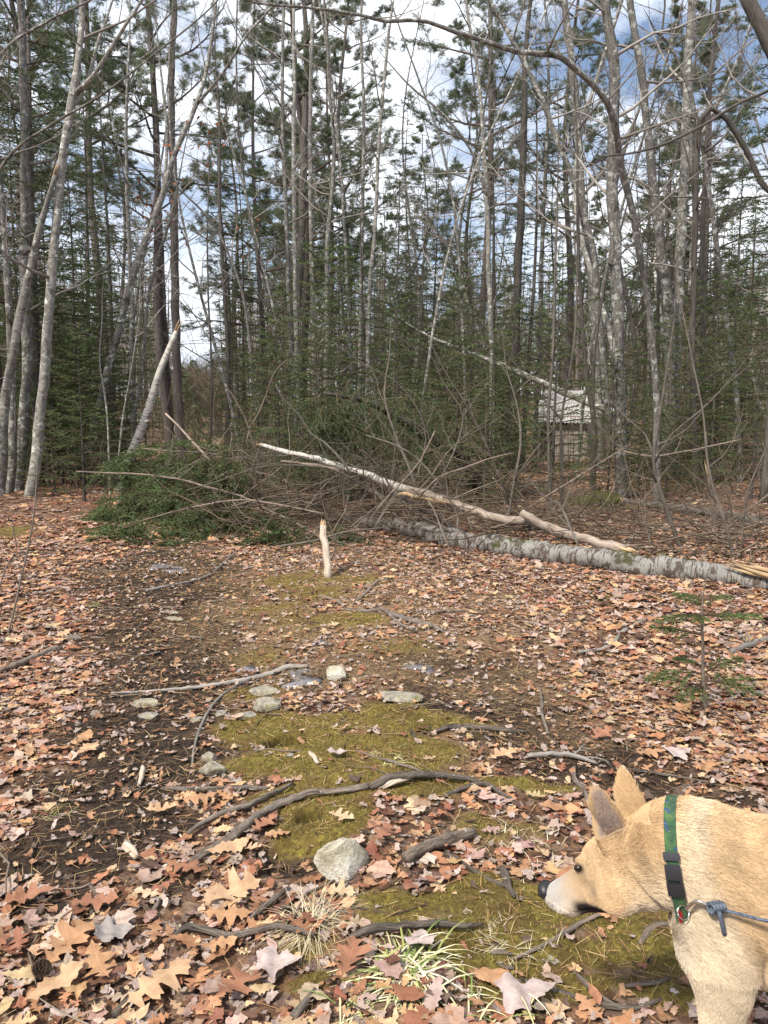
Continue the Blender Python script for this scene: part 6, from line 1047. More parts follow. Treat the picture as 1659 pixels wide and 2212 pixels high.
def build_big_leaves():
    """the leaves that stand out in the photograph, each a thing of its own"""
    TAN, ORG, RUST, PNK, YEL, GRY = (.48, .32, .19), (.41, .235, .125), (.30, .145, .085), (.44, .36, .335), (.50, .38, .23), (.30, .27, .25)
    dat = [(500, 1950, .26, 0, .6, TAN, 'big tan lobed oak leaf right of the leaf pile in the lower centre left'), (490, 1998, .16, 0, .1, ORG, 'orange oak leaf lying just above the bent root'), (490, 1850, .19, 1, .5, TAN, 'tan oak leaf under the lower end of the diagonal root'), (570, 1795, .14, 0, .9, RUST, 'rust red leaf resting against the diagonal root'), (600, 1818, .10, 0, .3, ORG, 'small orange leaf on the soil right of the diagonal root'),
           (727, 1945, .13, 0, .0, YEL, 'yellow tan oak leaf just below the big pale rock'), (735, 1780, .12, 0, -.4, YEL, 'yellow tan oak leaf upper right of the big pale rock'), (430, 1740, .16, 0, .4, ORG, 'spiky orange leaf between the two upper left roots'), (350, 1765, .14, 0, .2, TAN, 'tan toothed leaf left of the thin root'), (400, 1895, .17, 0, -.3, RUST, 'dark rust oak leaf at the foot of the diagonal root'),
           (60, 1955, .2, 0, .5, RUST, 'large rust oak leaf at the left edge above the pine cone'), (200, 1970, .17, 0, .2, RUST, 'rust brown leaf left of the short twigs'), (150, 2060, .24, 0, 1.2, ORG, 'wide orange tan oak leaf above the pine cone'), (120, 2150, .2, 1, .9, TAN, 'tan leaf touching the pine cone on its right'), (340, 2150, .26, 0, .9, TAN, 'very large tan oak leaf at the bottom left under a dark stick'),
           (215, 2110, .2, 0, 2.2, ORG, 'orange brown oak leaf between pine cone and thin twig'), (470, 2060, .12, 0, .3, ORG, 'insect holed orange leaf below the bent root'), (250, 2035, .12, 2, .4, GRY, 'grey pink maple leaf above the thin brown twig'), (520, 2150, .22, 0, 1.0, RUST, 'big rust brown leaf at the bottom centre left'), (605, 2100, .13, 2, .1, PNK, 'pink grey maple leaf left of the bottom moss'),
           (755, 2090, .17, 0, 1.4, RUST, 'reddish leaf at the left of the striped grass tuft'), (905, 2050, .11, 2, 1.5, PNK, 'mauve leaf standing on edge behind the striped grass tuft'), (1140, 2165, .16, 2, .2, PNK, 'mauve maple leaf at the bottom right of centre'), (1060, 2130, .11, 3, .1, ORG, 'small round tipped leaf left of the mauve maple leaf'), (1085, 1645, .18, 0, .4, TAN, 'yellowish oak leaf flat in the right rut above the dog'),
           (1400, 1640, .15, 0, .2, ORG, 'orange oak leaf above the dog back'), (1530, 1670, .17, 0, 1.0, ORG, 'orange leaf near the right edge above the dog back'), (1610, 1650, .2, 0, .1, ORG, 'broad orange leaf cut by the right edge'), (830, 1820, .18, 0, 1.2, RUST, 'red brown leaf left of the bark covered stick'), (730, 1640, .09, 2, .3, PNK, 'pink maple leaf on the moss beside the yellow splinter'), (1470, 1880 - 240, .13, 2, .4, PNK, 'pale pink maple leaf behind the dog neck'),
           (180, 1610, .13, 1, 1.5, ORG, 'curled orange leaf standing up at the left of the trail'), (190, 1560 + 70, .15, 1, 1.3, TAN, 'two toned tan leaf beside the curled orange leaf'), (80, 1530, .19, 0, .2, RUST, 'broad brick red oak leaf at the left edge'), (1300, 1600, .16, 0, .6, RUST, 'brick coloured oak leaf at the right of the trail'), (1465, 1545, .2, 0, .3, ORG, 'large oak leaf at the foot of the small fir')]
    rs = np.random.RandomState(8)
    for px, py, sz, shp, yaw, col, lab in dat:
        p = G(px, py, .028); sz = sz * (.8 if sz > .17 else .92); mb = MB(); tl = .10 if 'stand' not in lab else 1.0
        leaf_mesh(mb, rs, p[None], np.array([sz]), np.array([shp]), np.array([col]), tl, .9, np.array([yaw]), 1.0, hi=True); o = obj('fallen_leaf', mb.build('leaf', p), M['leaf'], None, p); tag(o, lab, 'leaf', 'big fallen leaves')

M['mossrock'] = bark('moss_on_rock', (.10, .115, .02), (.03, .033, .01), (.2, .19, .15), .66, (30, 30, 30), None)


# ------------------------------------------------------------------ the dog
def build_dog():
    rs = np.random.RandomState(12)
    hy, hp, hr, HS = R(31), R(31), R(9), 1.17
    H = np.array([.556, 1.475, .562])
    f = np.array([-math.cos(hy) * math.cos(hp), math.sin(hy) * math.cos(hp), -math.sin(hp)]); l = np.array([-math.sin(hy), -math.cos(hy), 0]); u = np.cross(f, l)
    l2 = l * math.cos(hr) + u * math.sin(hr); u2 = -l * math.sin(hr) + u * math.cos(hr); FR = np.stack([f, l2, u2])
    hw = lambda P: H + (np.atleast_2d(np.asarray(P, float)) * HS) @ FR          # head-local (forward, left, up) to world
    by = R(24); bf = np.array([-math.cos(by), math.sin(by), 0]); bl = np.array([-math.sin(by), -math.cos(by), 0])
    W0 = np.array([.745, 1.40, 0.]); bw = lambda P: W0 + np.atleast_2d(P)[:, :1] * bf + np.atleast_2d(P)[:, 1:2] * bl + np.atleast_2d(P)[:, 2:] * np.array([0, 0, 1.])
    pieces = MB()
    def loft(secs, n=28, pw=2.0):
        """secs: (centre, axis A * half, axis B * half) in world; closed tube"""
        th = np.arange(n) / n * 2 * math.pi; c, s = np.cos(th), np.sin(th); c = np.sign(c) * np.abs(c) ** (2 / pw); s = np.sign(s) * np.abs(s) ** (2 / pw)
        C = np.array([x[0] for x in secs]); A = np.array([x[1] for x in secs]); B = np.array([x[2] for x in secs])
        k = 5; m = len(secs); t = np.linspace(0, m - 1, (m - 1) * k + 1); E = lambda Z: np.array([np.interp(t, np.arange(m), Z[:, j]) for j in range(3)]).T
        def smooth(Z):
            Z = E(Z)
            for _ in range(6): Z[1:-1] = (Z[:-2] + 2 * Z[1:-1] + Z[2:]) / 4
            return Z
        C, A, B = smooth(C), smooth(A), smooth(B); V = C[:, None] + c[None, :, None] * A[:, None] + s[None, :, None] * B[:, None]; m = len(C)
        V = np.concatenate([V.reshape(-1, 3), C[:1], C[-1:]]); idx = np.arange(m * n).reshape(m, n); r = np.roll(idx, -1, 1)
        Q = np.stack([idx[:-1], r[:-1], r[1:], idx[1:]], -1).reshape(-1, 4); T = [[idx[0, (i + 1) % n], idx[0, i], m * n] for i in range(n)] + [[idx[-1, i], idx[-1, (i + 1) % n], m * n + 1] for i in range(n)]
        ax = C[-1] - C[0]; flip = np.dot(np.cross(A.mean(0), B.mean(0)), ax) > 0
        if not flip: Q = Q[:, ::-1]; T = [t_[::-1] for t_ in T]
        pieces.add(V, Q, T)
    # head: (forward, top, bottom, half width)
    hs = [(-.045, .055, -.06, .050), (-.02, .066, -.070, .062), (.01, .071, -.074, .068), (.04, .068, -.076, .070), (.065, .064, -.074, .067), (.09, .058, -.072, .060), (.108, .050, -.069, .052), (.122, .038, -.067, .044), (.138, .024, -.064, .037), (.155, .015, -.061, .033), (.175, .009, -.058, .030), (.195, .004, -.055, .027), (.212, .000, -.050, .024), (.223, -.006, -.040, .017), (.229, -.014, -.030, .008)]
    loft([(hw((x, 0, (t + b) / 2))[0], HS * FR[2] * (t - b) / 2, HS * FR[1] * w_) for x, t, b, w_ in hs], 32, 2.25)
    def ell(c, r, fr):
        loft([(c + fr[0] * r[0] * z, fr[2] * r[2] * q, fr[1] * r[1] * q) for z, q in ((-1, .05), (-.85, .53), (-.5, .87), (0, 1), (.5, .87), (.85, .53), (1, .05))], 18)
    for sgn in (-1, 1):
        ell(hw((.106, sgn * .030, .030))[0], (.024 * HS, .013 * HS, .013 * HS), FR)         # brow
        ell(hw((.055, sgn * .048, -.022))[0], (.050 * HS, .030 * HS, .044 * HS), FR)        # cheek
        ell(hw((.165, sgn * .019, -.040))[0], (.044 * HS, .017 * HS, .020 * HS), FR)        # flews
    # ears
    def ear(sgn, tip, root, wbase, lean):
        rt, tp = hw(root)[0], hw(tip)[0]; ax = tp - rt; wd = nrm(FR[0] * lean[0] + FR[1] * sgn * lean[1]); wd = nrm(wd - nrm(ax) * wd.dot(nrm(ax))); th = np.cross(nrm(ax), wd); secs = []
        for t, q, k in ((-.12, .92, 1.5), (0, 1, 1.1), (.15, 1.05, .75), (.35, 1.0, .62), (.55, .86, .55), (.75, .62, .62), (.88, .42, .60), (.96, .24, .55), (1.0, .08, .4)):
            secs.append((rt + ax * t + wd * wbase * HS * (.14 * t), wd * wbase * HS * q, th * .0075 * HS * k * 1.15))
        loft(secs, 20); return rt, ax, wd, th
    e1 = ear(1, (.006, .070, .146), (.026, .048, .054), .032, (.8, .6)); e2 = ear(-1, (-.008, -.050, .146), (.018, -.042, .056), .030, (.9, -.15))
    # neck and trunk
    Z = np.array([0, 0, 1.])
    def sec(c, ax, hh, w_):
        ax = nrm(np.asarray(ax, float)); sd = nrm(np.cross(ax, Z)); up = np.cross(sd, ax); return (np.asarray(c, float), up * hh, sd * w_)
    B = lambda x, s, z: bw((x, s, z))[0]
    hb = hw((.035, 0, -.006))[0]
    nk = [sec(hb, f * -1, .072, .072), sec(hw((-.01, 0, -.002))[0], -f, .094, .088), sec(hw((-.045, 0, -.004))[0] + Z * .008, -f * .7 - bf * .5, .112, .096), sec((hw((-.085, 0, -.010))[0] * .6 + B(.05, 0, .55) * .4) + Z * .006, -bf + (0, 0, .1), .124, .100), sec(B(.02, 0, .548), -bf, .142, .106), sec(B(-.06, 0, .545), -bf, .155, .114), sec(B(-.15, 0, .53), -bf, .155, .122), sec(B(-.28, 0, .535), -bf, .148, .120), sec(B(-.42, 0, .55), -bf, .122, .108), sec(B(-.55, 0, .565), -bf, .105, .10), sec(B(-.64, 0, .56), -bf, .085, .085), sec(B(-.68, 0, .56), -bf, .03, .03)]
    loft(nk, 32)
    loft([sec(B(.155, 0, .47), -bf, .03, .03), sec(B(.12, 0, .465), -bf, .080, .065), sec(B(.05, 0, .46), -bf, .11, .095), sec(B(-.08, 0, .45), -bf, .10, .09), sec(B(-.16, 0, .46), -bf, .06, .06)], 24)     # breast
    def limb(pts, n=18):   # (point in body coords, half length fore-aft, half width)
        secs = []
        for (p, a, b_) in pts: secs.append((B(*p), bf * a, bl * b_))
        loft(secs, n)
    for s_, dx, ox in ((1, .02, .065), (-1, -.08, .02)):
        limb([((-.02 + ox + dx * .3, s_ * .07, .56), .05, .03), ((.0 + ox + dx * .4, s_ * .085, .50), .085, .045), ((-.01 + ox + dx * .5, s_ * .09, .43), .075, .048), ((-.03 + ox + dx * .7, s_ * .09, .36), .052, .040), ((-.03 + ox + dx, s_ * .087, .29), .036, .031), ((-.03 + ox + dx, s_ * .085, .20), .028, .025), ((-.03 + ox + dx, s_ * .085, .13), .024, .023), ((-.03 + ox + dx, s_ * .085, .07), .022, .022), ((-.015 + ox + dx, s_ * .085, .03), .036, .030), ((.0 + ox + dx, s_ * .085, .005), .042, .032)])
        limb([((-.52, s_ * .06, .56), .06, .03), ((-.53, s_ * .085, .47), .095, .05), ((-.50, s_ * .09, .38), .075, .045), ((-.52, s_ * .09, .30), .045, .035), ((-.57, s_ * .09, .22), .030, .025), ((-.60, s_ * .09, .16), .026, .022), ((-.585, s_ * .09, .09), .021, .02), ((-.565, s_ * .09, .035), .032, .028), ((-.555, s_ * .09, .005), .040, .030)])
    loft([(B(-.64, 0, .60), Z * .03, bl * .03), (B(-.70, 0, .60), Z * .032, bl * .03), (B(-.76, 0, .54), bf * .035, bl * .033), (B(-.80, 0, .44), bf * .036, bl * .033), (B(-.83, 0, .34), bf * .03, bl * .028), (B(-.88, 0, .27), bf * .012, bl * .012)], 14)
    me = pieces.build('dog_raw'); tmp = link(bpy.data.objects.new('tmp', me))
    m_ = tmp.modifiers.new('r', 'REMESH'); m_.mode = 'VOXEL'; m_.voxel_size = .0048; m_.adaptivity = 0
    m2 = tmp.modifiers.new('s', 'SMOOTH'); m2.factor = .5; m2.iterations = 7
    bpy.context.view_layer.update(); ev = tmp.evaluated_get(bpy.context.evaluated_depsgraph_get()); bme = bpy.data.meshes.new_from_object(ev); bpy.data.objects.remove(tmp)
    V = np.zeros(len(bme.vertices) * 3); bme.vertices.foreach_get('co', V); V = V.reshape(-1, 3)
    NR = np.zeros(len(V) * 3); bme.vertices.foreach_get('normal', NR); NR = NR.reshape(-1, 3)
    # folds and hollows: eye socket, mouth line, neck folds
    Lh = ((V - H) @ FR.T) / HS                      # head-local coordinates of every vertex
    ny = np.abs(Lh[:, 1])
    def dent(c, r, d):
        q = ((Lh[:, 0] - c[0]) / r[0]) ** 2 + ((ny - c[1]) / r[1]) ** 2 + ((Lh[:, 2] - c[2]) / r[2]) ** 2; return d * np.exp(-q)
    D = -.006 * np.exp(-((Lh[:, 0] - .070) / .035) ** 2 - ((Lh[:, 2] + .030) / .030) ** 2) * sm(.03, .055, ny) + .004 * np.exp(-((Lh[:, 0] - .115) / .016) ** 2 - ((Lh[:, 2] + .006) / .012) ** 2) * sm(.015, .035, ny) + .009 * np.exp(-((Lh[:, 0] - .018 - .25 * (Lh[:, 2] + .01)) / .0075) ** 2) * sm(.045, .02, Lh[:, 2]) * sm(-.085, -.06, Lh[:, 2]) * sm(.02, .045, ny) + dent((.118, .040, .022), (.012, .02, .008), .004) + dent((.128, .02, .03), (.02, .014, .014), .003)
    lip = np.exp(-((Lh[:, 2] + .050 - .10 * (Lh[:, 0] - .16)) / .0035) ** 2) * ((Lh[:, 0] > .095) & (Lh[:, 0] < .222)); D += .0045 * lip
    # inner ears hollow
    V2 = V - NR * (D * HS)[:, None]
    bme.vertices.foreach_set('co', V2.astype(np.float32).ravel()); bme.update(); V = V2
    # coat colours by region
    tan = np.array([.57, .405, .235]); deep = np.array([.50, .325, .165]); cream = np.array([.68, .57, .42]); white = np.array([.72, .67, .60]); grey = np.array([.62, .60, .58])
    def mixv(C, c, w_): w_ = np.clip(w_, 0, 1)[:, None]; return C * (1 - w_) + c * w_
    def colour(P, Nn):
        Lh = ((P - H) @ FR.T) / HS; x, y, z = Lh[:, 0], Lh[:, 1], Lh[:, 2]; ay = np.abs(y); b = (P - W0); bx = b @ bf; bs = b @ bl; nz = vn(P[:, 0] * 1.0 + P[:, 2], P[:, 1] + P[:, 2] * .7, 30, 3)
        C = np.tile(tan, (len(P), 1)) * (1 + .07 * nz)[:, None]
        C = mixv(C, deep, .55 * sm(.58, .68, P[:, 2]) * sm(.1, -.1, bx))
        C = mixv(C, deep, .35 * sm(.02, .06, z) * sm(.09, .02, x) * (x > -.06))
        head = sm(-.05, 0, x) * sm(.30, .24, x)
        C = mixv(C, tan * np.array([.86, .86, .9]), head * sm(.07, .14, x) * .9)
        C = mixv(C, cream, head * sm(-.040, -.066, z + .01 * nz) * .7)                       # under the jaw
        C = mixv(C, cream * .95, head * sm(.118, .150, x + .012 * nz) * sm(.0, -.03, z) * .3); C = mixv(C, grey * .66, head * sm(.140, .200, x + .014 * nz) * .8); C = mixv(C, deep * .8, np.exp(-((x - .018 - .25 * (z + .01)) / .007) ** 2) * (z < .045) * (z > -.085) * .5)      # sides of the muzzle; last mix paints crease shade into the cheek fold
        C = mixv(C, grey * .72, head * sm(.155, .205, x + .01 * nz) * sm(-.02, .004, z) * .55)                   # bridge
        C = mixv(C, tan * .62, np.exp(-((x - .135) / .014) ** 2 - ((z - .016) / .010) ** 2) * .55); C = mixv(C, np.array([.36, .30, .25]), np.exp(-((x - .095) / .006) ** 2 - ((z + .012) / .005) ** 2) * (y > 0) * .6)
        th = sm(.05, .0, x) * sm(-.13, -.09, x) ; C = mixv(C, cream, th * sm(.03, -.05, z) * .85)     # throat and ruff
        C = mixv(C, white, sm(.06, .16, bx) * sm(.56, .46, P[:, 2]) * sm(.2, .8, Nn @ bf) * .6 * sm(.02, -.06, x))     # breast
        C = mixv(C, cream, sm(.45, .30, P[:, 2]) * sm(-.10, .02, bx + .2 * (Nn @ bf)) * .75)          # forelegs
        C = mixv(C, cream, sm(.5, .38, P[:, 2]) * sm(-.1, -.3, bx) * .5)
        C = mixv(C, cream, np.exp(-((bx - .125 - .01 * nz) / .022) ** 2) * sm(.56, .64, P[:, 2]) * .75)            # pale collar of fur on the neck
        return C, x, y, z, ay
    C, x, y, z, ay = colour(V, NR)
    black = np.array([.012, .010, .010])
    eye_w = np.exp(-(((x - .1215) / .0155) ** 2 + ((ay - .038) / .018) ** 2 + ((z - .0225 - .15 * (x - .1215)) / .0092) ** 2) ** 1.5); C = mixv(C, black, eye_w * 1.0)
    lipw = np.exp(-(((x - .134) / .029) ** 4 + ((z + .060 - .25 * (x - .134)) / .025) ** 6)); C = mixv(C, black * 1.6, lipw * 1.3)
    lin = np.exp(-((z + .052 - .10 * (x - .16)) / .0028) ** 2) * ((x > .15) & (x < .222)); C = mixv(C, black * 3, lin * .6)
    for (rt, ax, wd, th), sgn in ((e1, 1), (e2, -1)):
        q = V - rt; t = q @ ax / ax.dot(ax); w_ = (q - ax * t[:, None]) @ wd; hd = NR @ th; facing = hd * (1 if th.dot(np.array([0, -.6, .4]) if sgn > 0 else np.array([-.5, .8, 0])) > 0 else -1)
        inside = sm(.12, .26, t) * sm(1.02, .86, t) * sm(.15, .5, facing) * sm(.031 * HS * (1.02 - .8 * t), .022 * HS * (1.0 - .8 * t), np.abs(w_ - .14 * t * .036)) * (np.linalg.norm(q - ax * t[:, None], axis=1) < .05)
        C = mixv(C, np.array([.45, .35, .30]), inside * .9); C = mixv(C, np.array([.17, .12, .11]), inside * sm(.6, .1, t) * .75)
        C = mixv(C, np.array([.66, .56, .44]), inside * sm(.3, .0, t) * .5)
    at_ = bme.attributes.get('tint') or bme.attributes.new('tint', 'FLOAT_COLOR', 'POINT')
    if at_.domain != 'POINT' or len(at_.data) != len(V): bme.attributes.remove(at_); at_ = bme.attributes.new('tint', 'FLOAT_COLOR', 'POINT')
    at_.data.foreach_set('color', np.concatenate([C * .82, np.ones((len(C), 1))], 1).astype(np.float32).ravel())  # skin darkened to put the fur's own shadow into its colour
    bme.polygons.foreach_set('use_smooth', np.ones(len(bme.polygons), bool)); bme.materials.clear()
    skin = tinted('dog_coat_base', .85, .15)
    org = B(-.3, 0, 0); org = np.array([org[0], org[1], float(hgt(org[0], org[1]))])
    t = thing('dog', 'tan short haired dog with erect ears and green collar, sniffing beside the trail', 'dog', org)
    bo = obj('body', bme, skin, t, -org); t['body_note'] = ''; del t['body_note']
    # fur, combed backwards
    bme.calc_loop_triangles(); nt_ = len(bme.loop_triangles); TI = np.zeros(nt_ * 3, int); bme.loop_triangles.foreach_get('vertices', TI); TI = TI.reshape(-1, 3)
    ar = np.linalg.norm(np.cross(V[TI[:, 1]] - V[TI[:, 0]], V[TI[:, 2]] - V[TI[:, 0]]), axis=1) / 2
    NF = 260000; cen = V[TI].mean(1); nn = NR[TI].mean(1); seen = 1.0 * (((cen - np.array([0, 0, CAM_H])) * nn).sum(1) < .05) * (cen[:, 0] < 1.05) + .12
    hx = ((cen - H) @ FR.T)[:, 0] / HS; wgt = ar * seen * np.where(hx > .0, 2.2, 1.0); ti = rs.choice(nt_, NF, p=wgt / wgt.sum()); bc_ = rs.dirichlet((1, 1, 1), NF)
    P = (V[TI[ti]] * bc_[..., None]).sum(1); Nn = (NR[TI[ti]] * bc_[..., None]).sum(1); Nn /= np.linalg.norm(Nn, axis=1, keepdims=True) + 1e-9; CF = (C[TI[ti]] * bc_[..., None]).sum(1)
    Lp = ((P - H) @ FR.T) / HS; hx, hz = Lp[:, 0], Lp[:, 2]; hy_ = np.abs(Lp[:, 1])
    flow = np.where((hx > -.03)[:, None], -FR[0][None] * 1.0 + np.array([0, 0, -.12]), -bf[None] + np.array([0, 0, -.30])); flow = flow + 0.22 * np.stack([vn(P[:, 2], P[:, 0], 18, 1), vn(P[:, 0], P[:, 1], 18, 2), vn(P[:, 1], P[:, 2], 18, 3)], 1) + 0.30 * np.stack([vn(P[:, 2], P[:, 0], 55, 1), vn(P[:, 0], P[:, 1], 55, 2), vn(P[:, 1], P[:, 2], 55, 3)], 1)
    legs = (P[:, 2] < .42); lw = sm(.52, .36, P[:, 2])[:, None]; flow = flow * (1 - lw) + lw * np.array([.05, 0, -1.])[None]
    earz = (hz > .068) & (hx > -.05) & (hx < .09); flow = np.where(earz[:, None], FR[2][None], flow)
    flow = flow - Nn * (flow * Nn).sum(1, keepdims=True); flow /= np.linalg.norm(flow, axis=1, keepdims=True) + 1e-9
    Ln = np.full(NF, .017); Ln = np.where(hx > .0, .010, Ln); Ln = np.where(hx > .07, .007, Ln); Ln = np.where(hx > .13, .0040, Ln); Ln = np.where(earz, .0035, Ln); ruff = (hx < .03) & (hx > -.14); Ln = np.where(ruff, .021, Ln); Ln = np.where(legs, .010, Ln); nearc = np.abs((P - (hw((-.052, 0, -.015))[0])) @ nrm(-f * .35 - bf * .8 + (0, 0, .04))) < .012; nearc &= np.linalg.norm(P - hw((-.052, 0, -.015))[0], axis=1) < .118; Ln = np.where(nearc & (hx < .0), .006, Ln); Ln = Ln * .82 * rs.uniform(.6, 1.2, NF)
    lum = CF.mean(1); keep = (lum > .05); P, Nn, flow, Ln, CF = P[keep], Nn[keep], flow[keep], Ln[keep], CF[keep]; NF = len(P)
    lift = np.where(Ln > .012, .42, .30)[:, None]; d1 = flow + Nn * lift + rs.normal(0, .13, (NF, 3)); d1 /= np.linalg.norm(d1, axis=1, keepdims=True); d2 = flow + Nn * lift * .35 + rs.normal(0, .16, (NF, 3)); d2 /= np.linalg.norm(d2, axis=1, keepdims=True)
    base = P - Nn * .0008; K1 = base + d1 * Ln[:, None] * .5; K2 = K1 + d2 * Ln[:, None] * .5
    CV = bpy.data.hair_curves.new('coat'); CV.add_curves([3] * NF); CV.attributes['position'].data.foreach_set('vector', (np.stack([base, K1, K2], 1) - org).astype(np.float32).ravel())
    ra = CV.attributes.get('radius') or CV.attributes.new('radius', 'FLOAT', 'POINT'); ra.data.foreach_set('value', np.tile(np.array([.00040, .00034, .00008]), NF).astype(np.float32))
    cl = CV.attributes.new('tint', 'FLOAT_COLOR', 'POINT'); g = rs.uniform(.82, 1.2, (NF, 1)) * (1 + .13 * vn(P[:, 0] + P[:, 2], P[:, 1], 75, 4) + .10 * vn(P[:, 0], P[:, 2], 26, 9) + .08 * vn(P[:, 0] * 2 + P[:, 1], P[:, 2], 9, 5))[:, None]; CF = CF * g; tips = rs.rand(NF) < .0
    cc3 = np.stack([CF * .9, CF, CF * 1.12], 1); cl.data.foreach_set('color', np.concatenate([cc3, np.ones((NF, 3, 1))], 2).astype(np.float32).ravel())
    fur = tinted('dog_hair', .6, .25); CV.materials.append(fur); fo = link(bpy.data.objects.new('fur', CV)); fo.parent = t
    # nose, eyes, claws
    nose_m, nt, b = new_mat('dog_nose'); b.inputs['Base Color'].default_value = (.018, .016, .018, 1); b.inputs['Roughness'].default_value = .42; bump(nt, b, noise(nt, N(nt, 'ShaderNodeTexCoord').outputs['Object'], 420, 2), .5, .001)
    def ball(c, r, fr, n=16, k=20, pinch=0.0):
        ph = np.linspace(0, math.pi, n); th = np.arange(k) / k * 6.2832; X = np.cos(ph)[:, None] + 0 * th; Y = np.sin(ph)[:, None] * np.cos(th); Zz = np.sin(ph)[:, None] * np.sin(th)
        Y = Y * (1 - pinch * np.clip(-Zz, 0, 1)); P_ = np.stack([X * r[0], Y * r[1], Zz * r[2]], -1).reshape(-1, 3) @ fr + c; idx = np.arange(n * k).reshape(n, k); r_ = np.roll(idx, -1, 1); return P_, np.stack([idx[:-1], r_[:-1], r_[1:], idx[1:]], -1).reshape(-1, 4)
    mb = MB(); p_, q_ = ball(hw((.224, 0, -.012))[0], (.0155 * HS, .021 * HS, .0205 * HS), FR, 20, 24, .45); mb.add(p_ - org, q_)
    no = obj('nose', mb.build('nose'), nose_m, t)
    mb = MB()
    for sgn in (-1, 1): p_, q_ = ball(hw((.2345, sgn * .0105, -.013))[0], (.005 * HS, .0035 * HS, .0042 * HS), FR, 10, 12); mb.add(p_ - org, q_)
    hol, nt, b = new_mat('nostril'); b.inputs['Base Color'].default_value = (.002, .002, .002, 1); b.inputs['Roughness'].default_value = .9; no2 = obj('nostrils', mb.build('nostrils'), hol, no)
    em, nt, b = new_mat('dog_eye'); b.inputs['Base Color'].default_value = (.012, .007, .004, 1); b.inputs['Roughness'].default_value = .06
    for sgn in (-1, 1):
        mb = MB(); p_, q_ = ball(hw((.1225, sgn * .0325, .0225))[0], (.0088 * HS, .0080 * HS, .0066 * HS), FR); mb.add(p_ - org, q_); obj('eye', mb.build('eye'), em, t)
    # collar: a woven band round the neck
    Cc = (hw((-.052, 0, -.015))[0]); axn = nrm(-f * .35 - bf * .8 + (0, 0, .04)); from mathutils.bvhtree import BVHTree
    # world direction across the neck: the band leans like the photograph's
    p_top, p_bot = at(1441, 1765, 1.43), at(1480, 1965, 1.36)
    bvh = BVHTree.FromPolygons([tuple(v) for v in V], [tuple(q) for q in TI])
    sd_ = nrm(np.cross(axn, Z)); up_ = np.cross(sd_, axn)
    ring = []; n = 96
    for i in range(n):
        a = i / n * 6.28318; d = up_ * math.cos(a) + sd_ * math.sin(a); hit = bvh.ray_cast(Vector(Cc + d * .4), Vector(-d), .4)
        ring.append(Cc + d * (np.linalg.norm(np.array(hit[0]) - Cc) if hit[0] is not None else .1))
    rad = np.array([np.linalg.norm(r - Cc) for r in ring]); rad = np.minimum(rad, .124)
    for _ in range(10): rad = (np.roll(rad, 1) + rad * 2 + np.roll(rad, -1)) / 4
    rad = rad + .0075; dirs = np.array([up_ * math.cos(i / n * 6.28318) + sd_ * math.sin(i / n * 6.28318) for i in range(n)]); RG = Cc + dirs * rad[:, None]
    hw_ = .0112; slope = np.array([np.dot(d, sd_) for d in dirs])
    def band(i0, i1, hwid, off, thick, name, mat, closed=False, shift=0.0):
        idx = np.arange(i0, i1 + (0 if closed else 1)) % n; m = len(idx); mb = MB(); rows = []
        for (o_, e_) in ((off, -1), (off, 1), (off - thick, 1), (off - thick, -1)): rows.append(RG[idx] + dirs[idx] * o_ + axn * e_ * hwid + axn * shift)
        Vv = np.stack(rows, 1).reshape(-1, 3); Q = []
        for j in range(m if closed else m - 1):
            k = (j + 1) % m
            for e in range(4): Q.append([4 * j + e, 4 * k + e, 4 * k + (e + 1) % 4, 4 * j + (e + 1) % 4])
        uv = np.stack([np.repeat(np.arange(m) * .0065, 4), np.tile([-1., 1, 1, -1], m) * hwid, np.zeros(4 * m)], 1)
        if not closed: Q += [[0, 1, 2, 3], [4 * m - 1, 4 * m - 2, 4 * m - 3, 4 * m - 4]]
        mb.add(Vv - org, Q, None, uv, (1, 1, 1)); return mb
    cm, nt, b = new_mat('collar_webbing'); bc = attr(nt, 'bc').outputs['Vector']; g_ = rampnode(nt, [(.35, (.014, .045, .030)), (.5, (.03, .09, .035)), (.65, (.065, .14, .038))], noise(nt, bc, 45, 3, .6)).outputs[0]
    sp = rampnode(nt, [(.64, (0, 0, 0)), (.67, (1, 1, 1))], noise(nt, bc, 62, 1, .4)).outputs[0]; g_ = mixc(nt, sp, g_, (.02, .06, .17)); wv = N(nt, 'ShaderNodeTexWave', Scale=260.0); L(nt, bc, wv.inputs['Vector']); g_ = mixc(nt, .25, g_, mixc(nt, wv.outputs['Fac'], (.02, .05, .03), g_)); L(nt, g_, b.inputs['Base Color']); b.inputs['Roughness'].default_value = .75; bump(nt, b, wv.outputs['Fac'], .6, .0008)
    col = thing('dog_collar', 'green blue patterned webbing collar with black buckle around the dog neck', 'collar', org)
    obj('strap', band(0, n, hw_, .0, .0022, 's', cm, True).build('strap', smooth=False), cm, col)
    pl, nt, b = new_mat('black_plastic'); b.inputs['Base Color'].default_value = (.022, .022, .025, 1); b.inputs['Roughness'].default_value = .4
    # where the buckle sits: the ring point that projects nearest the photograph's
    px_, py_, dd_ = proj(RG); fr_ = (dirs * (Cc - np.array([0, 0, CAM_H]))).sum(1) < 0
    ib = int(np.argmin(np.where(fr_, (px_ - 1462) ** 2 + (py_ - 1895) ** 2, 1e9))); ir = int(np.argmin(np.where(fr_, (px_ - 1482) ** 2 + (py_ - 1955) ** 2, 1e9)))
    stp = 1 if py_[(ib + 1) % n] > py_[ib] else -1
    bk = MB(); a0, a1 = (ib - 5, ib + 5)
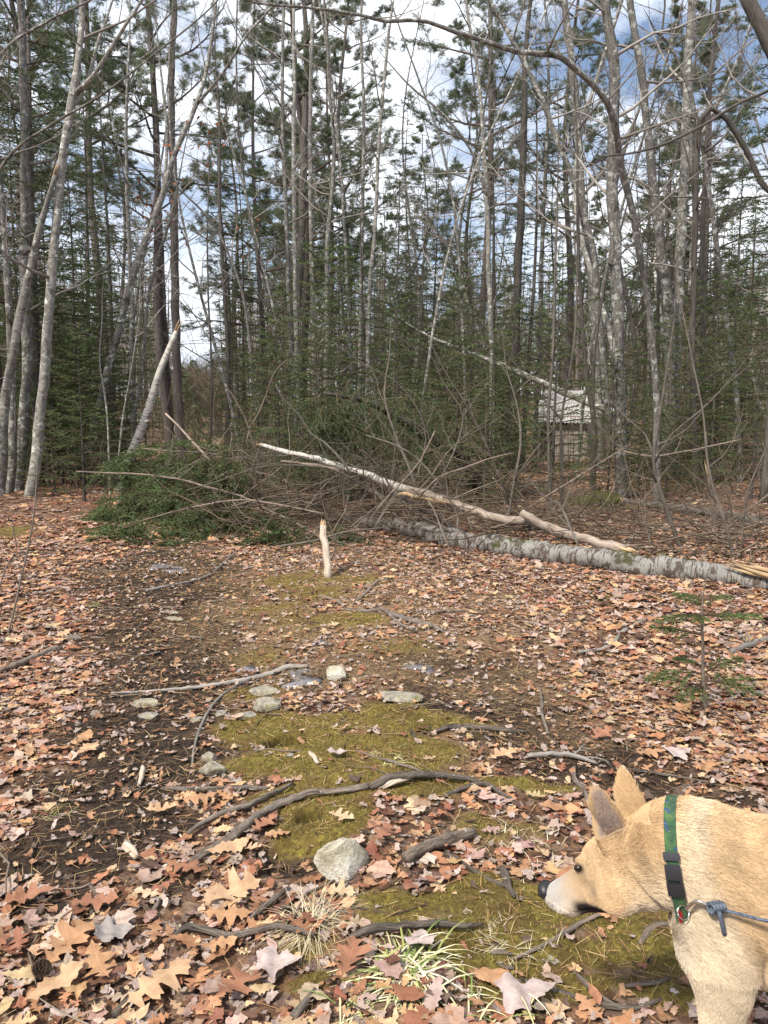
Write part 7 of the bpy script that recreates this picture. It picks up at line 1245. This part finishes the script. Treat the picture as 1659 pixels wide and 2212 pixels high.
    m1 = band(ib - 3, ib + 1, .0135, .0065, .007, 'b', pl); m2 = band(ib + (2 if stp > 0 else -6), ib + (6 if stp > 0 else -4), .0155, .006, .0065, 'b', pl); m3 = band(ib + (-6 if stp > 0 else 4), ib + (-4 if stp > 0 else 6), .0150, .006, .0065, 'b', pl)
    bko = None
    for j, (mm, nm) in enumerate(((m1, 'buckle_centre'), (m2, 'buckle_socket'), (m3, 'buckle_end'))):
        if bko is None: bko = obj('buckle', mm.build('buckle', smooth=False), pl, col)
        else: obj(nm, mm.build(nm, smooth=False), pl, bko)
    for sg in (-1, 1):
        mm = band(ib - 3, ib + 3, .0022, .0062, .006, 'b', pl, False, sg * .0125); obj('buckle_prong', mm.build('prong', smooth=False), pl, bko)
    mt, nt, b = new_mat('steel_ring'); b.inputs['Base Color'].default_value = (.6, .58, .55, 1); b.inputs['Metallic'].default_value = 1; b.inputs['Roughness'].default_value = .25
    def ringm(c, nvec, r, w_):
        a = nrm(np.cross(nvec, Z + .01)); b_ = np.cross(nrm(nvec), a); th = np.linspace(0, 6.2832, 25); mb = MB(); tubes(mb, [(c + r * (np.cos(th)[:, None] * a + np.sin(th)[:, None] * b_) - org, np.full(25, w_))], 8); return mb
    rc = RG[ir] + dirs[ir] * .008; obj('ring', ringm(rc + np.array([.006, -.004, -.004]), np.array([.3, -1, .6]), .0125, .0015).build('ring'), mt, col)
    tg_m, nt, b = new_mat('red_tag'); b.inputs['Base Color'].default_value = (.35, .01, .015, 1); b.inputs['Roughness'].default_value = .3
    p_, q_ = ball(rc + np.array([.006, .006, -.020]), (.003, .007, .013), np.array([[.5, -.8, .2], [.8, .5, 0], [-.1, .2, 1.]])); mb = MB(); mb.add(p_ - org, q_); obj('tag', mb.build('tag'), tg_m, col)
    # leash: snap, knot and cord out to the walker's hand
    rp, nt, b = new_mat('leash_cord'); bc = attr(nt, 'bc').outputs['Vector']; c_ = rampnode(nt, [(.4, (.05, .045, .075)), (.58, (.10, .15, .18)), (.66, (.16, .09, .16))], noise(nt, bc, 1.0, 2, .5, (300, 300, 160))).outputs[0]; L(nt, c_, b.inputs['Base Color']); b.inputs['Roughness'].default_value = .8; w2 = noise(nt, bc, 1.0, 2, .5, (500, 500, 300)); bump(nt, b, w2, .6, .001)
    ls = thing('leash', 'dark blue grey cord leash knotted to the collar ring and running out to the right', 'leash', org)
    zc = rc[1]; K = [rc + np.array([.010, -.006, .004]), at(1506, 1947, zc - .02), at(1532, 1958, zc - .03)]
    mb = MB(); S, sr = spline(K, [.0035, .003, .0025], .004); tubes(mb, [(S - org, sr)], 10); obj('snap_hook', mb.build('snap'), mt, ls)
    mb = MB(); kn = at(1548, 1962, zc - .035)
    for q in range(4):
        th = np.linspace(0, 6.2832, 17); a = nrm(np.array([.2, -.3, 1.])); b_ = nrm(np.array([.5, -.8, -.3])); tubes(mb, [(kn - org + np.array([-.010 + .006 * q, 0, .001 * q]) + .0085 * (np.cos(th)[:, None] * a + np.sin(th)[:, None] * b_), np.full(17, .0036))], 8)
    obj('knot', mb.build('knot'), rp, ls)
    tl = [kn, at(1555, 1975, zc - .045), at(1560, 1998, zc - .045), at(1565, 2018, zc - .04)]; mb = MB(); S, sr = spline(tl, [.0045, .0042, .0042, .0044], .004); tubes(mb, [(S - org, sr)], 10); obj('tail_end', mb.build('tail'), rp, ls)
    cord = [kn, at(1600, 1975, zc - .055), at(1659, 1990, zc - .085), at(1760, 2010, zc - .16), np.array([.92, 1.0, .60]), np.array([.80, .45, .80])]; mb = MB(); S, sr = spline(cord, [.0032] * 6, .01); tubes(mb, [(S - org, sr)], 10); obj('cord', mb.build('cord'), rp, ls)
    print('dog landmarks', proj(hw([(.225, 0, -.015), (.12, .04, .022), (.012, .078, .16), (0, -.052, .165)]))[:2], 'buckle', px_[ib], py_[ib])
build_dog()
build_ground()
scatter_leaves()
scatter_debris()
build_trees()
build_forest()
build_shed()
build_fallen()
build_roots()
build_rocks()
build_plants()
build_ice()
build_big_leaves()
